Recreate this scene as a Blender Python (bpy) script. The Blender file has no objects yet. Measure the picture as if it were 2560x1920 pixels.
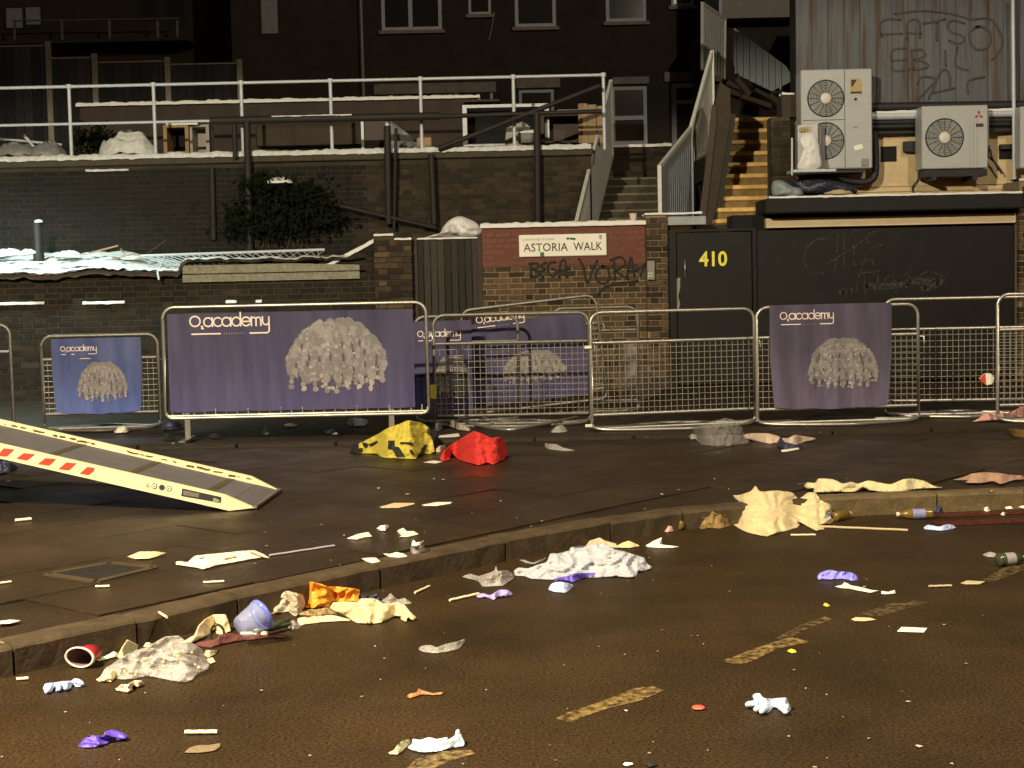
import bpy, math, random
from mathutils import Vector, Matrix, noise
from mathutils.geometry import delaunay_2d_cdt
R = random.Random(11)
V = Vector
scene = bpy.context.scene
col = scene.collection

# ------------------------------------------------------------------ camera
F, CX, CY, EYE = 3846.0, 1280.0, 960.0, 1.57
PITCH, ROLL = math.atan(260 / F), math.radians(1.25)
cam = bpy.data.cameras.new('camera')
cam.sensor_width = 36
cam.lens = 36 * F / 2560
cam.clip_start, cam.clip_end = 0.1, 400
camo = bpy.data.objects.new('camera', cam)
col.objects.link(camo)
camo.matrix_world = Matrix.Translation((0, 0, EYE)) @ Matrix.Rotation(math.pi / 2 - PITCH, 4, 'X') @ Matrix.Rotation(-ROLL, 4, 'Z')
scene.camera = camo

# ------------------------------------------------------------------ night sky, moon glow, exposure
world = bpy.data.worlds.new('World')
scene.world = world
world.use_nodes = True
wn = world.node_tree
bg = wn.nodes['Background']
sky = wn.nodes.new('ShaderNodeTexSky')
sky.sky_type = 'NISHITA'
sky.sun_disc = False
sky.sun_elevation = math.radians(2)
sky.sun_rotation = math.radians(160)
wn.links.new(sky.outputs[0], bg.inputs[0])
bg.inputs[1].default_value = 0.020
scene.view_settings.view_transform = 'Standard'
scene.view_settings.look = 'None'
scene.view_settings.exposure = 0.0
scene.view_settings.gamma = 1.0
scene.view_settings.use_curve_mapping = False
scene.render.engine = 'CYCLES'
scene.cycles.use_denoising = True
scene.cycles.sample_clamp_indirect = 4
scene.cycles.max_bounces = 6
scene.cycles.transparent_max_bounces = 16
scene.cycles.caustics_reflective = False
scene.cycles.caustics_refractive = False

# street lamps: (x, y, height, spot watts, colour, cone in degrees); their posts and lanterns are built in street_lamp()
LAMPS = [
    (-5.2, 1.4, 7.6, 24500, (1.0, 0.85, 0.60), 171),
    (8.0, 2.5, 11.5, 8500, (1.0, 0.86, 0.66), 178),  # added lamp with no visible source; lifts the far houses and stair guards
    (-7.2, 19.2, 4.7, 1750, (0.76, 1.0, 0.93), 122),
]

# ------------------------------------------------------------------ helpers
def ray(x, y):
    a, b = (x - CX) / F, -(y - CY) / F
    a, b = a * math.cos(ROLL) + b * math.sin(ROLL), -a * math.sin(ROLL) + b * math.cos(ROLL)
    return V((a, math.cos(PITCH) + b * math.sin(PITCH), -math.sin(PITCH) + b * math.cos(PITCH)))
def Wp(x, y, Y):                      # photo point on a wall standing Y metres away
    r = ray(x, y); t = Y / r.y
    return V((r.x * t, Y, EYE + r.z * t))
def Gp(x, y, z=0.0):                  # photo point on level ground z
    r = ray(x, y); t = (z - EYE) / r.z
    return V((r.x * t, r.y * t, z))
def zm(x0, y0, pts, s=3.16):
    return [(x0 + p[0] / s, y0 + p[1] / s) for p in pts]

WL = {}
def place(o, origin, parent):
    o.location = origin
    WL[o.name] = V(origin)
    if parent is not None:
        o.parent = parent
        o.location = V(origin) - WL[parent.name]
def tag(o, label=None, cat=None, group=None, kind=None):
    if label: o['label'] = label
    if cat: o['category'] = cat
    if group: o['group'] = group
    if kind: o['kind'] = kind
    return o
def thing(name, label, cat, loc, group=None, kind=None):
    o = bpy.data.objects.new(name, None)
    o.empty_display_size = 0.1
    col.objects.link(o)
    place(o, loc, None)
    return tag(o, label, cat, group, kind)

class MB:
    def __init__(s):
        s.v, s.f, s.m, s.sm = [], [], [], []
    def add(s, vs, fs, m=0, smooth=False):
        n = len(s.v)
        s.v += [V(p) for p in vs]
        for f in fs:
            s.f.append([i + n for i in f]); s.m.append(m); s.sm.append(smooth)
        return s
    def box(s, x0, x1, y0, y1, z0, z1, m=0):
        vs = [(x, y, z) for z in (z0, z1) for y in (y0, y1) for x in (x0, x1)]
        return s.add(vs, [(0, 2, 3, 1), (4, 5, 7, 6), (0, 1, 5, 4), (2, 6, 7, 3), (0, 4, 6, 2), (1, 3, 7, 5)], m)
    def bbox(s, x0, x1, y0, y1, z0, z1, b=0.01, m=0):     # chamfered box
        a = [(x0, x1, b), (y0, y1, b), (z0, z1, b)]
        vs, idx = [], {}
        for ix in (0, 1):
            for iy in (0, 1):
                for iz in (0, 1):
                    for ax in range(3):
                        p = [0, 0, 0]
                        for k, i in enumerate((ix, iy, iz)):
                            lo, hi, bb = a[k]
                            p[k] = (hi - (0 if k == ax else bb)) if i else (lo + (0 if k == ax else bb))
                        idx[(ix, iy, iz, ax)] = len(vs); vs.append(p)
        fs = []
        for ax in range(3):
            o = [k for k in range(3) if k != ax]
            for sd in (0, 1):
                ring = []
                for (u, w) in ((0, 0), (1, 0), (1, 1), (0, 1)):
                    c = [0, 0, 0]; c[ax] = sd; c[o[0]] = u; c[o[1]] = w
                    ring.append(idx[tuple(c) + (ax,)])
                fs.append(ring)
        for ax in range(3):                       # edges along ax
            o = [k for k in range(3) if k != ax]
            for u in (0, 1):
                for w in (0, 1):
                    q = []
                    for e, axx in ((0, o[0]), (1, o[0]), (1, o[1]), (0, o[1])):
                        c = [0, 0, 0]; c[ax] = e; c[o[0]] = u; c[o[1]] = w
                        q.append(idx[tuple(c) + (axx,)])
                    fs.append(q)
        for ix in (0, 1):
            for iy in (0, 1):
                for iz in (0, 1):
                    fs.append([idx[(ix, iy, iz, k)] for k in range(3)])
        return s.add(vs, fs, m)
    def obox(s, c, ax, ay, az, m=0):             # oriented box: centre and three half-axis vectors
        c, ax, ay, az = V(c), V(ax), V(ay), V(az)
        vs = [c + ax * i + ay * j + az * k for k in (-1, 1) for j in (-1, 1) for i in (-1, 1)]
        return s.add(vs, [(0, 2, 3, 1), (4, 5, 7, 6), (0, 1, 5, 4), (2, 6, 7, 3), (0, 4, 6, 2), (1, 3, 7, 5)], m)
    def bar(s, a, b, w, h, up=(0, 0, 1), m=0):
        a, b = V(a), V(b); d = b - a
        sd = d.cross(V(up))
        if sd.length < 1e-6: sd = d.cross(V((0, 1, 0)))
        sd.normalize(); u = sd.cross(d).normalized()
        return s.obox((a + b) / 2, d / 2, sd * w / 2, u * h / 2, m)
    def tube(s, pts, r, n=8, closed=False, m=0, caps=True):
        pts = [V(p) for p in pts]; k = len(pts)
        rr = r if isinstance(r, (list, tuple)) else [r] * k
        vs, fs, prev = [], [], None
        for i, p in enumerate(pts):
            if closed: t = pts[(i + 1) % k] - pts[i - 1]
            else: t = pts[min(i + 1, k - 1)] - pts[max(i - 1, 0)]
            if t.length < 1e-9: t = V((0, 0, 1))
            t.normalize()
            if prev is None:
                a = t.cross(V((0, 0, 1)))
                if a.length < 0.1: a = t.cross(V((0, 1, 0)))
            else:
                a = prev - t * prev.dot(t)
            a.normalize(); prev = a; b = t.cross(a)
            for j in range(n):
                an = 2 * math.pi * j / n
                vs.append(p + (a * math.cos(an) + b * math.sin(an)) * rr[i])
        for i in range(k if closed else k - 1):
            i2 = (i + 1) % k
            for j in range(n):
                j2 = (j + 1) % n
                fs.append((i * n + j, i * n + j2, i2 * n + j2, i2 * n + j))
        s.add(vs, fs, m, True)
        if caps and not closed:
            s.add(vs[:n], [tuple(range(n))[::-1]], m); s.add(vs[-n:], [tuple(range(n))], m)
        return s
    def lathe(s, prof, a, b, n=20, m=0):         # prof: (radius, distance from a towards b)
        a, b = V(a), V(b); d = (b - a).normalized()
        x = d.cross(V((0, 0, 1)))
        if x.length < 0.1: x = d.cross(V((0, 1, 0)))
        x.normalize(); y = d.cross(x)
        vs, fs = [], []
        for r, h in prof:
            for j in range(n):
                an = 2 * math.pi * j / n
                vs.append(a + d * h + (x * math.cos(an) + y * math.sin(an)) * max(r, 1e-4))
        for i in range(len(prof) - 1):
            for j in range(n):
                j2 = (j + 1) % n
                fs.append((i * n + j, i * n + j2, (i + 1) * n + j2, (i + 1) * n + j))
        return s.add(vs, fs, m, True)
    def poly(s, pts, m=0):
        return s.add(pts, [tuple(range(len(pts)))], m)
    def slab(s, pts, d, m=0):                    # polygon extruded by vector d
        n = len(pts); d = V(d); pts = [V(p) for p in pts]
        fs = [tuple(range(n)), tuple(range(2 * n - 1, n - 1, -1))] + [(i, (i + 1) % n, (i + 1) % n + n, i + n) for i in range(n)]
        return s.add(pts + [p + d for p in pts], fs, m)
    def grid(s, fn, nu, nv, m=0, smooth=True):
        vs = [fn(i / nu, j / nv) for j in range(nv + 1) for i in range(nu + 1)]
        fs = [(j * (nu + 1) + i, j * (nu + 1) + i + 1, (j + 1) * (nu + 1) + i + 1, (j + 1) * (nu + 1) + i) for j in range(nv) for i in range(nu)]
        return s.add(vs, fs, m, smooth)
    def build(s, name, mats, parent=None, origin=None, fix=True):
        if not isinstance(mats, (list, tuple)): mats = [mats]
        if origin is None:
            lo = [min(p[k] for p in s.v) for k in range(3)]; hi = [max(p[k] for p in s.v) for k in range(3)]
            origin = V(((lo[0] + hi[0]) / 2, (lo[1] + hi[1]) / 2, lo[2]))
        origin = V(origin)
        me = bpy.data.meshes.new(name)
        me.from_pydata([tuple(p - origin) for p in s.v], [], s.f)
        for mt in mats: me.materials.append(mt)
        me.polygons.foreach_set('material_index', s.m)
        me.polygons.foreach_set('use_smooth', s.sm)
        if fix:
            import bmesh
            bm = bmesh.new(); bm.from_mesh(me)
            bmesh.ops.recalc_face_normals(bm, faces=bm.faces)
            bm.to_mesh(me); bm.free()
        me.update()
        o = bpy.data.objects.new(name, me)
        col.objects.link(o)
        place(o, origin, parent)
        return o

def crom(pts, k=4, closed=False):
    pts = [V(p) for p in pts]; n = len(pts); out = []
    for i in range(n if closed else n - 1):
        g = lambda j: pts[j % n] if closed else pts[max(0, min(n - 1, j))]
        p0, p1, p2, p3 = g(i - 1), g(i), g(i + 1), g(i + 2)
        for q in range(k):
            t = q / k
            out.append(0.5 * ((2 * p1) + (p2 - p0) * t + (2 * p0 - 5 * p1 + 4 * p2 - p3) * t * t + (3 * p1 - p0 - 3 * p2 + p3) * t ** 3))
    if not closed: out.append(pts[-1])
    return out

def copy_tree(o, parent=None):
    c = o.copy(); col.objects.link(c); c.parent = parent
    for ch in list(o.children): copy_tree(ch, c)
    return c

# ------------------------------------------------------------------ materials
def mat(name, c, rough=0.6, metal=0.0, var=0.15, vscale=3.0, bump=0.0, bscale=40.0, c2=None, mix=None, alpha=1.0, spec=0.5,
        stretch=None, rvar=0.0, island=False, wear=None, trans=0.0, fine=0.0, fade=0.0):
    m = bpy.data.materials.new(name); m.use_nodes = True
    nt = m.node_tree; N, L = nt.nodes, nt.links
    p = N['Principled BSDF']
    p.inputs['Roughness'].default_value = rough
    p.inputs['Metallic'].default_value = metal
    p.inputs['Specular IOR Level'].default_value = spec
    p.inputs['Alpha'].default_value = alpha
    p.inputs['Transmission Weight'].default_value = trans
    geo = N.new('ShaderNodeNewGeometry')
    vec = geo.outputs['Position']
    if stretch:
        mp = N.new('ShaderNodeMapping'); mp.inputs['Scale'].default_value = stretch
        L.new(vec, mp.inputs[0]); vec = mp.outputs[0]
    def nz(scale, detail=5):
        n = N.new('ShaderNodeTexNoise'); n.inputs['Scale'].default_value = scale; n.inputs['Detail'].default_value = detail
        n.inputs['Roughness'].default_value = 0.6
        L.new(vec, n.inputs['Vector']); return n.outputs['Fac']
    def math_(op, a, b):
        n = N.new('ShaderNodeMath'); n.operation = op
        for i, q in enumerate((a, b)):
            if isinstance(q, (int, float)): n.inputs[i].default_value = q
            else: L.new(q, n.inputs[i])
        return n.outputs[0]
    colour = None
    base = N.new('ShaderNodeRGB'); base.outputs[0].default_value = (*c, 1)
    colour = base.outputs[0]
    if c2 is not None:
        rp = N.new('ShaderNodeMapRange'); rp.inputs[1].default_value, rp.inputs[2].default_value = mix or (0.4, 0.6)
        L.new(nz(vscale, 7), rp.inputs[0])
        mx = N.new('ShaderNodeMix'); mx.data_type = 'RGBA'
        L.new(rp.outputs[0], mx.inputs[0]); L.new(colour, mx.inputs[6]); mx.inputs[7].default_value = (*c2, 1)
        colour = mx.outputs[2]
    f = None
    if var: f = math_('ADD', math_('MULTIPLY', math_('SUBTRACT', nz(vscale * 2.3), 0.5), 4 * var), 1.0)
    if fine:
        g = math_('ADD', math_('MULTIPLY', math_('SUBTRACT', nz(bscale * 1.3, 3), 0.5), 4 * fine), 1.0)
        f = g if f is None else math_('MULTIPLY', f, g)
    if island:
        oi = N.new('ShaderNodeObjectInfo')
        rnd = math_('FRACT', math_('ADD', oi.outputs['Random'], geo.outputs['Random Per Island']), 0)
        g = math_('ADD', math_('MULTIPLY', rnd, 1.0), 0.5)
        f = g if f is None else math_('MULTIPLY', f, g)
    if fade:                                    # the print itself is paler towards the foot of the sheet
        tc = N.new('ShaderNodeTexCoord'); sx = N.new('ShaderNodeSeparateXYZ'); L.new(tc.outputs['Generated'], sx.inputs[0])
        g = math_('ADD', math_('MULTIPLY', math_('POWER', math_('SUBTRACT', 1.0, sx.outputs[2]), 2.0), fade), 1.0)
        f = g if f is None else math_('MULTIPLY', f, g)
    if f is not None:
        sc = N.new('ShaderNodeVectorMath'); sc.operation = 'SCALE'
        L.new(colour, sc.inputs[0]); L.new(math_('MAXIMUM', f, 0.05), sc.inputs['Scale']); colour = sc.outputs[0]
    L.new(colour, p.inputs['Base Color'])
    if rvar:
        L.new(math_('ADD', math_('MULTIPLY', math_('SUBTRACT', nz(1.7, 4), 0.5), 4 * rvar), rough), p.inputs['Roughness'])
    if bump:
        b = N.new('ShaderNodeBump'); b.inputs['Strength'].default_value = bump; b.inputs['Distance'].default_value = 0.02
        L.new(nz(bscale, 6), b.inputs['Height']); L.new(b.outputs[0], p.inputs['Normal'])
    if wear:                                    # worn away: threshold of noise
        rp = N.new('ShaderNodeMapRange'); rp.inputs[1].default_value, rp.inputs[2].default_value = wear
        L.new(nz(26, 9), rp.inputs[0]); L.new(rp.outputs[0], p.inputs['Alpha'])
    return m

M = dict(
    asphalt=mat('wet asphalt', (.0310, .0182, .0068), .54, var=.4, vscale=.55, bump=.35, bscale=62, rvar=.12, fine=1.0, spec=.17),
    slab=mat('wet paving slab', (.0275, .0167, .0073), .40, var=.4, vscale=.8, bump=.35, bscale=36, rvar=.16, fine=.4, spec=.38),
    tarmac=mat('damp tarmac', (.0265, .0162, .0072), .52, var=.4, vscale=.8, bump=.4, bscale=40, rvar=.12, fine=.4, spec=.34),
    kerb_dim=mat('dim granite kerb', (.060, .040, .020), .7, var=.4, vscale=3, bump=.25, bscale=30, fine=.15, spec=.3),  # darker copy for the weakly lit left kerb
    kerb=mat('granite kerb', (.115, .080, .036), .7, var=.35, vscale=4, bump=.3, bscale=35, fine=.15, spec=.3),  # lighter copy for the kerb that faces the lamp
    iron=mat('cast iron', (.03, .026, .022), .5, .3, bump=.3, bscale=80),
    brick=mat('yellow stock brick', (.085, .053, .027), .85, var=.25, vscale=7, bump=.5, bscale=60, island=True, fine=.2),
    brick_low_dim=mat('dimmed low wall brick', (.017, .0115, .006), .9, var=.35, vscale=2, bump=.5, bscale=60, island=True, fine=.25),  # darkened in colour for the weak light on the low left wall
    brick_dirty_dim=mat('dirty dimmed stock brick', (.032, .022, .012), .9, var=.3, vscale=4, bump=.5, bscale=60, island=True, fine=.25),  # dirt tone, also darkened where the lamplight falls off
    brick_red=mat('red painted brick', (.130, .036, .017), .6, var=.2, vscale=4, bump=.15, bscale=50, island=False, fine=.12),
    brick_dim=mat('dimmed dark brick', (.0065, .0052, .0033), .9, var=.35, vscale=1.6, bump=.5, bscale=60, island=True, fine=.25),  # darkest copy: light falloff on the upper left put into the colour
    roofsnow=mat('broken roof snow', (.66, .68, .66), .8, var=.25, vscale=3.2, bump=.4, bscale=40, c2=(.07, .08, .08), mix=(.54, .63)),
    mortar_dim=mat('dimmed mortar', (.040, .033, .020), .95, var=.45, vscale=.9, bump=.5, bscale=90),  # darkened along with the upper wall bricks for the light falloff
    brick_dark=mat('dark rear brick', (.046, .034, .026), .9, var=.3, vscale=1.5, bump=.4, bscale=30),
    mortar=mat('lime mortar', (.26, .20, .115), .95, var=.25, vscale=5, bump=.5, bscale=90),
    mortar_red=mat('red painted mortar', (.13, .038, .018), .7, var=.15),
    mortar_dark=mat('grimy dimmed mortar', (.060, .050, .028), .95, var=.35, vscale=2.5, bump=.5, bscale=90),  # grime tone, darkened further for the dim left wall
    concrete=mat('mossy concrete', (.27, .26, .19), .9, var=.35, vscale=7, bump=.5, bscale=50, fine=.2),
    snow=mat('old snow', (.80, .80, .77), .75, var=.06, vscale=9, bump=.35, bscale=40),
    slush=mat('dirty snow', (.62, .64, .62), .8, var=.25, vscale=7, bump=.4, bscale=40),
    galv=mat('galvanised steel', (.46, .43, .37), .38, .75, var=.2, vscale=14, rvar=.0),
    galv_dull=mat('dull galvanised steel', (.22, .20, .17), .5, .6, var=.3, vscale=10),
    rail=mat('pale painted rail', (.52, .56, .60), .5, .1, var=.15, vscale=12),
    tie=mat('cable tie', (.75, .70, .5), .5, 0, var=0),
    wire=mat('mesh wire', (.40, .36, .29), .45, .6, var=.2, vscale=10),
    banner=mat('purple printed banner', (.029, .0235, .068), .55, var=.3, vscale=7, stretch=(1, 1, .12), fade=1.1),
    banner_mauve=mat('faded purple printed banner', (.062, .050, .082), .55, var=.3, vscale=7, stretch=(1, 1, .12), fade=.9),
    banner_cool=mat('cool-tinted printed banner', (.036, .054, .165), .5, var=.22, vscale=7, stretch=(1, 1, .3), fade=1.2),  # bluer than the purple banner: cool lamp tint put into the colour
    logo=mat('pale logo print', (.72, .60, .52), .6, var=.05),
    print_a=mat('print tone pale', (.235, .215, .205), .6, var=.3, vscale=30),
    print_b=mat('print tone mid', (.165, .148, .15), .6, var=.3, vscale=30),
    print_c=mat('print tone dark', (.075, .062, .078), .6, var=.3, vscale=30),
    print_d=mat('print tone bright', (.36, .30, .255), .6, var=.2, vscale=30),
    black=mat('black gloss paint', (.0085, .008, .0065), .5, var=.3, vscale=2, bump=.08, bscale=20, rvar=.05, spec=.3),
    black2=mat('black matt board', (.009, .009, .009), .8, var=.3),
    voidblack=mat('black void', (.006, .006, .006), .9, var=0),  # near-black colour stands in for dark hollows and hidden backs
    scrawl=mat('chalky scrawl', (.048, .044, .036), .8, var=.2, wear=(.42, .56)),
    spray=mat('dark spray paint', (.016, .013, .010), .8, var=.2),
    spray2=mat('faded spray paint', (.058, .056, .056), .8, var=.2),
    yellow=mat('yellow numerals', (.92, .80, .10), .5, var=.05),
    white=mat('white enamel', (.86, .84, .74), .45, var=.06),
    signblack=mat('sign lettering', (.02, .02, .02), .5, var=0),
    signgrey=mat('faded sign lettering', (.45, .37, .34), .6, var=0),
    teal=mat('teal sticker', (.03, .12, .10), .5, var=0),
    gatewood=mat('weathered gate board', (.032, .028, .021), .85, var=.35, vscale=5, stretch=(6, 6, .7), bump=.4, bscale=14, island=True),
    polemat=mat('blackened pole', (.014, .011, .008), .7, var=.3),
    yellowriser=mat('shaded yellow riser', (.22, .145, .055), .85, var=.35, vscale=6),  # darker copy of the step yellow; riser shade is in the colour
    darkwood=mat('dark wet timber', (.05, .036, .024), .8, var=.3, vscale=4, bump=.3),
    wood=mat('pale timber', (.30, .21, .11), .8, var=.25, vscale=5, stretch=(5, 5, .8)),
    brownboard=mat('brown boarding', (.040, .028, .016), .8, var=.3, vscale=2.5),
    yellowstep=mat('worn yellow step paint', (.72, .49, .16), .7, var=.3, vscale=5, bump=.3),
    stepconc=mat('dirty step concrete', (.06, .05, .032), .9, var=.3, vscale=4, bump=.4),
    nosing=mat('pale step nosing', (.16, .14, .09), .8, var=.3, vscale=6),
    beige=mat('beige render', (.60, .47, .275), .85, var=.14, vscale=2.2, bump=.25, bscale=25, fine=.06),
    cream=mat('cream painted lintel', (.74, .60, .40), .6, var=.08),
    panel=mat('streaked grey cladding', (.105, .112, .125), .75, var=.24, vscale=2.6, stretch=(4.2, 4.2, .28), c2=(.080, .058, .040), mix=(.5, .62), bump=.25, bscale=20),
    acwhite=mat('ac casing enamel', (.42, .44, .44), .5, var=.07, vscale=4),
    acgrey=mat('ac grille', (.035, .036, .032), .6, var=.1),
    achub=mat('ac hub', (.66, .63, .57), .5, var=0),
    gold=mat('gold sticker', (.42, .33, .13), .5, var=.05),
    red=mat('red emblem', (.35, .06, .05), .5, var=0),
    wiregrey=mat('dark fan wire', (.07, .07, .065), .6, var=0),
    grey=mat('grey plastic', (.25, .24, .22), .6, var=.1),
    pipe=mat('black insulation', (.015, .015, .017), .6, var=.2),
    bluegrey=mat('blue grey painted steel', (.30, .345, .365), .5, .1, var=.15, vscale=4),
    bluegrey2=mat('pale painted steel edge', (.58, .59, .53), .5, .1, var=.15, vscale=6),
    frame=mat('dull white window frame', (.56, .60, .70), .6, var=.1),
    glass=mat('dark window glass', (.012, .014, .017), .12, var=0, spec=.5),
    blind=mat('grey blind behind glass', (.07, .072, .075), .5, var=.15),
    render=mat('grimy lintel render', (.30, .27, .22), .85, var=.25),
    leaf=mat('ivy leaf', (.005, .008, .002), .85, var=.3, island=True, spec=.12),
    rampcream=mat('cream ramp side', (.82, .68, .38), .45, var=.06, vscale=5),
    rampdeck=mat('grey ramp deck', (.118, .110, .110), .7, var=.2, vscale=5, bump=.6, bscale=90, fine=.25),
    rampbrown=mat('rusty deck strip', (.075, .05, .025), .8, var=.3),
    redtape=mat('red reflective tape', (.62, .055, .03), .4, var=.1, vscale=30),
    paintyellow=mat('worn yellow road paint', (.36, .24, .075), .7, var=.3, vscale=20, bump=.3, wear=(.38, .80)),
    paintfaint=mat('nearly gone road paint', (.26, .18, .07), .7, var=.2, vscale=20, wear=(.42, .95)),
    paintred=mat('red route paint', (.075, .011, .007), .5, var=.3, vscale=8, wear=(.25, .5)),
    dirt=mat('grit', (.40, .33, .22), .7, var=.3, island=True),
)
def cloth(name, c, rough=.8, **k):
    d = dict(var=.06, vscale=9, bump=.55, bscale=30); d.update(k)
    return mat(name, c, rough, **d)
M.update(
    hivis=cloth('hi vis yellow fabric', (.50, .41, .05)), redcloth=cloth('red fabric', (.52, .022, .016)),
    creamcloth=cloth('cream fabric', (.60, .48, .26)), palecloth=cloth('pale yellow fabric', (.56, .49, .27)),
    shirt=cloth('white cotton', (.39, .40, .43)), peach=cloth('peach wrapper', (.56, .42, .31)), pink=cloth('pink paper', (.62, .33, .27)),
    paper=cloth('cream paper', (.78, .70, .50), bump=.15), whitepaper=cloth('white paper', (.80, .75, .62), bump=.1),
    tan=cloth('tan card', (.46, .36, .22), bump=.1), orangecard=cloth('orange card', (.66, .48, .27), bump=.1),
    kraft=cloth('kraft wrapper', (.62, .49, .28), bump=.15), brownpink=cloth('muddy pink cloth', (.34, .20, .13)),
    maroon=cloth('maroon ribbon', (.11, .030, .022)), blackcloth=cloth('black fabric', (.012, .011, .010)), navy=cloth('navy wrapper', (.03, .035, .08), .4),
    orange=mat('orange plastic bag', (.80, .30, .025), .35, var=.15, vscale=12, bump=.5, bscale=30, alpha=.88),
    amber=mat('amber plastic bag', (.30, .20, .075), .3, var=.3, vscale=10, bump=.5, bscale=30, alpha=.75),
    popfilm=mat('greasy clear film', (.86, .81, .77), .14, var=.12, vscale=14, bump=.55, bscale=60, alpha=.27),
    clear=mat('clear plastic film', (.84, .80, .74), .14, var=.1, vscale=10, bump=.6, bscale=55, alpha=.27),
    cleargrey=mat('grey plastic film', (.52, .48, .44), .22, var=.12, vscale=8, bump=.35, bscale=40, alpha=.24),
    foggy=mat('foggy beige film', (.50, .42, .30), .3, var=.25, vscale=16, bump=.8, bscale=40, alpha=.85),
    glove_violet=mat('violet nitrile', (.10, .055, .42), .4, var=.12, vscale=20, bump=.3, bscale=50),
    glove_blue=mat('blue nitrile', (.24, .23, .72), .4, var=.12, vscale=20, bump=.3, bscale=50),
    glove_lilac=mat('lilac nitrile', (.36, .29, .58), .4, var=.12, vscale=20, bump=.3, bscale=50),
    glove_pale=mat('pale blue nitrile', (.46, .54, .78), .45, var=.1, vscale=20, bump=.3, bscale=50),
    glove_white=mat('white latex', (.52, .60, .72), .45, var=.06, vscale=20, bump=.3, bscale=50),
    popcorn=cloth('popcorn', (.80, .68, .34)), cupred=mat('red card cup', (.42, .02, .025), .5), cuprim=mat('pale cup card', (.72, .58, .50), .55),
    cupinner=mat('cup inside', (.17, .10, .10), .5), lidblue=mat('blue plastic lid', (.20, .26, .78), .2, alpha=.62, var=.05),
    bottlegreen=mat('green glass', (.045, .055, .030), .15, var=.1), bottleclear=mat('clear bottle', (.42, .40, .33), .1, var=.05, alpha=.45),
    bottleorange=mat('orange drink', (.20, .125, .03), .2, var=.1, alpha=.75), bottlelabel=mat('blue bottle label', (.20, .21, .38), .4, var=.3, vscale=40),
    straw=mat('pale straw', (.78, .68, .42), .5, var=.05), bagwhite=cloth('white carrier film', (.74, .74, .74), .45), mauve=mat('mauve straw', (.40, .34, .42), .4, var=.05),
    gum=mat('lime scrap', (.65, .62, .05), .5, var=.1), redscrap=mat('red scrap', (.75, .10, .06), .5, var=.1), terracotta=cloth('terracotta peel', (.40, .17, .06)),
    darkglossy=mat('dark glossy bag', (.03, .035, .06), .2, var=.2, bump=.6), ivoryplastic=mat('ivory plastic', (.7, .6, .45), .4, var=.05),
    moonpanel=mat('pale cupboard board', (.34, .31, .27), .7, var=.15), cardboard=mat('cardboard', (.36, .25, .15), .8, var=.15), duntan=cloth('dull wet card', (.17, .12, .065)), clearblue=mat('bluish clear plastic', (.50, .55, .85), .14, var=.1, alpha=.34, bump=.3),
    tarp=mat('grey tarpaulin', (.22, .23, .23), .5, var=.2, bump=.4),
    redbrown=mat('red brown door', (.040, .019, .012), .6, var=.2), fenceboard=mat('old fence board', (.018, .018, .021), .85, var=.3, island=True),
)
# ================================================================== GROUND
PAVE = 0.12
KP = [Gp(*p) for p in [(0, 1697), (300, 1630), (520, 1570), (900, 1484), (1180, 1421), (1427, 1370), (1645, 1335), (1760, 1316), (1900, 1302), (2088, 1291), (2328, 1282), (2560, 1272)]]
d0 = (KP[0] - KP[4]).normalized()
KP = [KP[0] + d0 * 9] + KP + [KP[-1] + V((3, .15, 0)), KP[-1] + V((14, .5, 0))]
def kerb_y(x):
    for a, b in zip(KP, KP[1:]):
        if a.x <= x <= b.x: return a.y + (b.y - a.y) * (x - a.x) / (b.x - a.x)
    return KP[0].y if x < KP[0].x else KP[-1].y
def level(px, py):
    g = Gp(px, py, 0)
    return PAVE if g.y > kerb_y(g.x) + .05 else 0.0

b = MB(); b.grid(lambda u, v: (-45 + 90 * u, -25 + 85 * v, 0), 2, 2, smooth=False)
road = tag(b.build('road', M['asphalt'], origin=(0, 0, 0), fix=False), kind='structure')
b = MB()
far = 21.2
for a, c in zip(KP, KP[1:]):
    b.add([(a.x, a.y + .04, PAVE - .012), (c.x, c.y + .04, PAVE - .012), (c.x, far, PAVE - .012), (a.x, far, PAVE - .012)], [(0, 1, 2, 3)])
pavement = tag(b.build('pavement', M['tarmac'], origin=(0, 12, PAVE - .012)), kind='structure')
# flags, laid along the kerb of the left-hand stretch; each its own slab, a hair uneven
kd = (KP[5] - KP[1]).normalized(); kn = V((-kd.y, kd.x, 0))
slab_meshes = []
for k in range(4):
    q = MB(); q.bbox(-.448, .448, -.298, .298, -.05, 0, .0025)
    o = q.build('tmp', M['slab'], origin=(0, 0, 0)); slab_meshes.append(o.data); bpy.data.objects.remove(o)
FARK = 13.7
ns = 0
base = KP[3]
for i in range(-18, 26):
    for j in range(-16, 20):
        c = base + kd * ((i + (.5 if j % 2 else 0)) * .90) + kn * (.50 + j * .60)
        ok = True
        for su in (-.46, .46):
            for sv in (-.31, .31):
                p = c + kd * su + kn * sv
                if p.y < kerb_y(p.x) + .13 or p.y > FARK: ok = False
                if abs(p.x) > p.y * .333 + .75: ok = False
        if not ok or ns > 298: continue
        o = bpy.data.objects.new('paving_slab', slab_meshes[ns % 4]); col.objects.link(o)
        ns += 1
        place(o, (c.x, c.y, PAVE - .001 + R.uniform(-.002, .002)), pavement)
        o.rotation_euler = (R.gauss(0, .003), R.gauss(0, .003), math.atan2(kd.y, kd.x))
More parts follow.
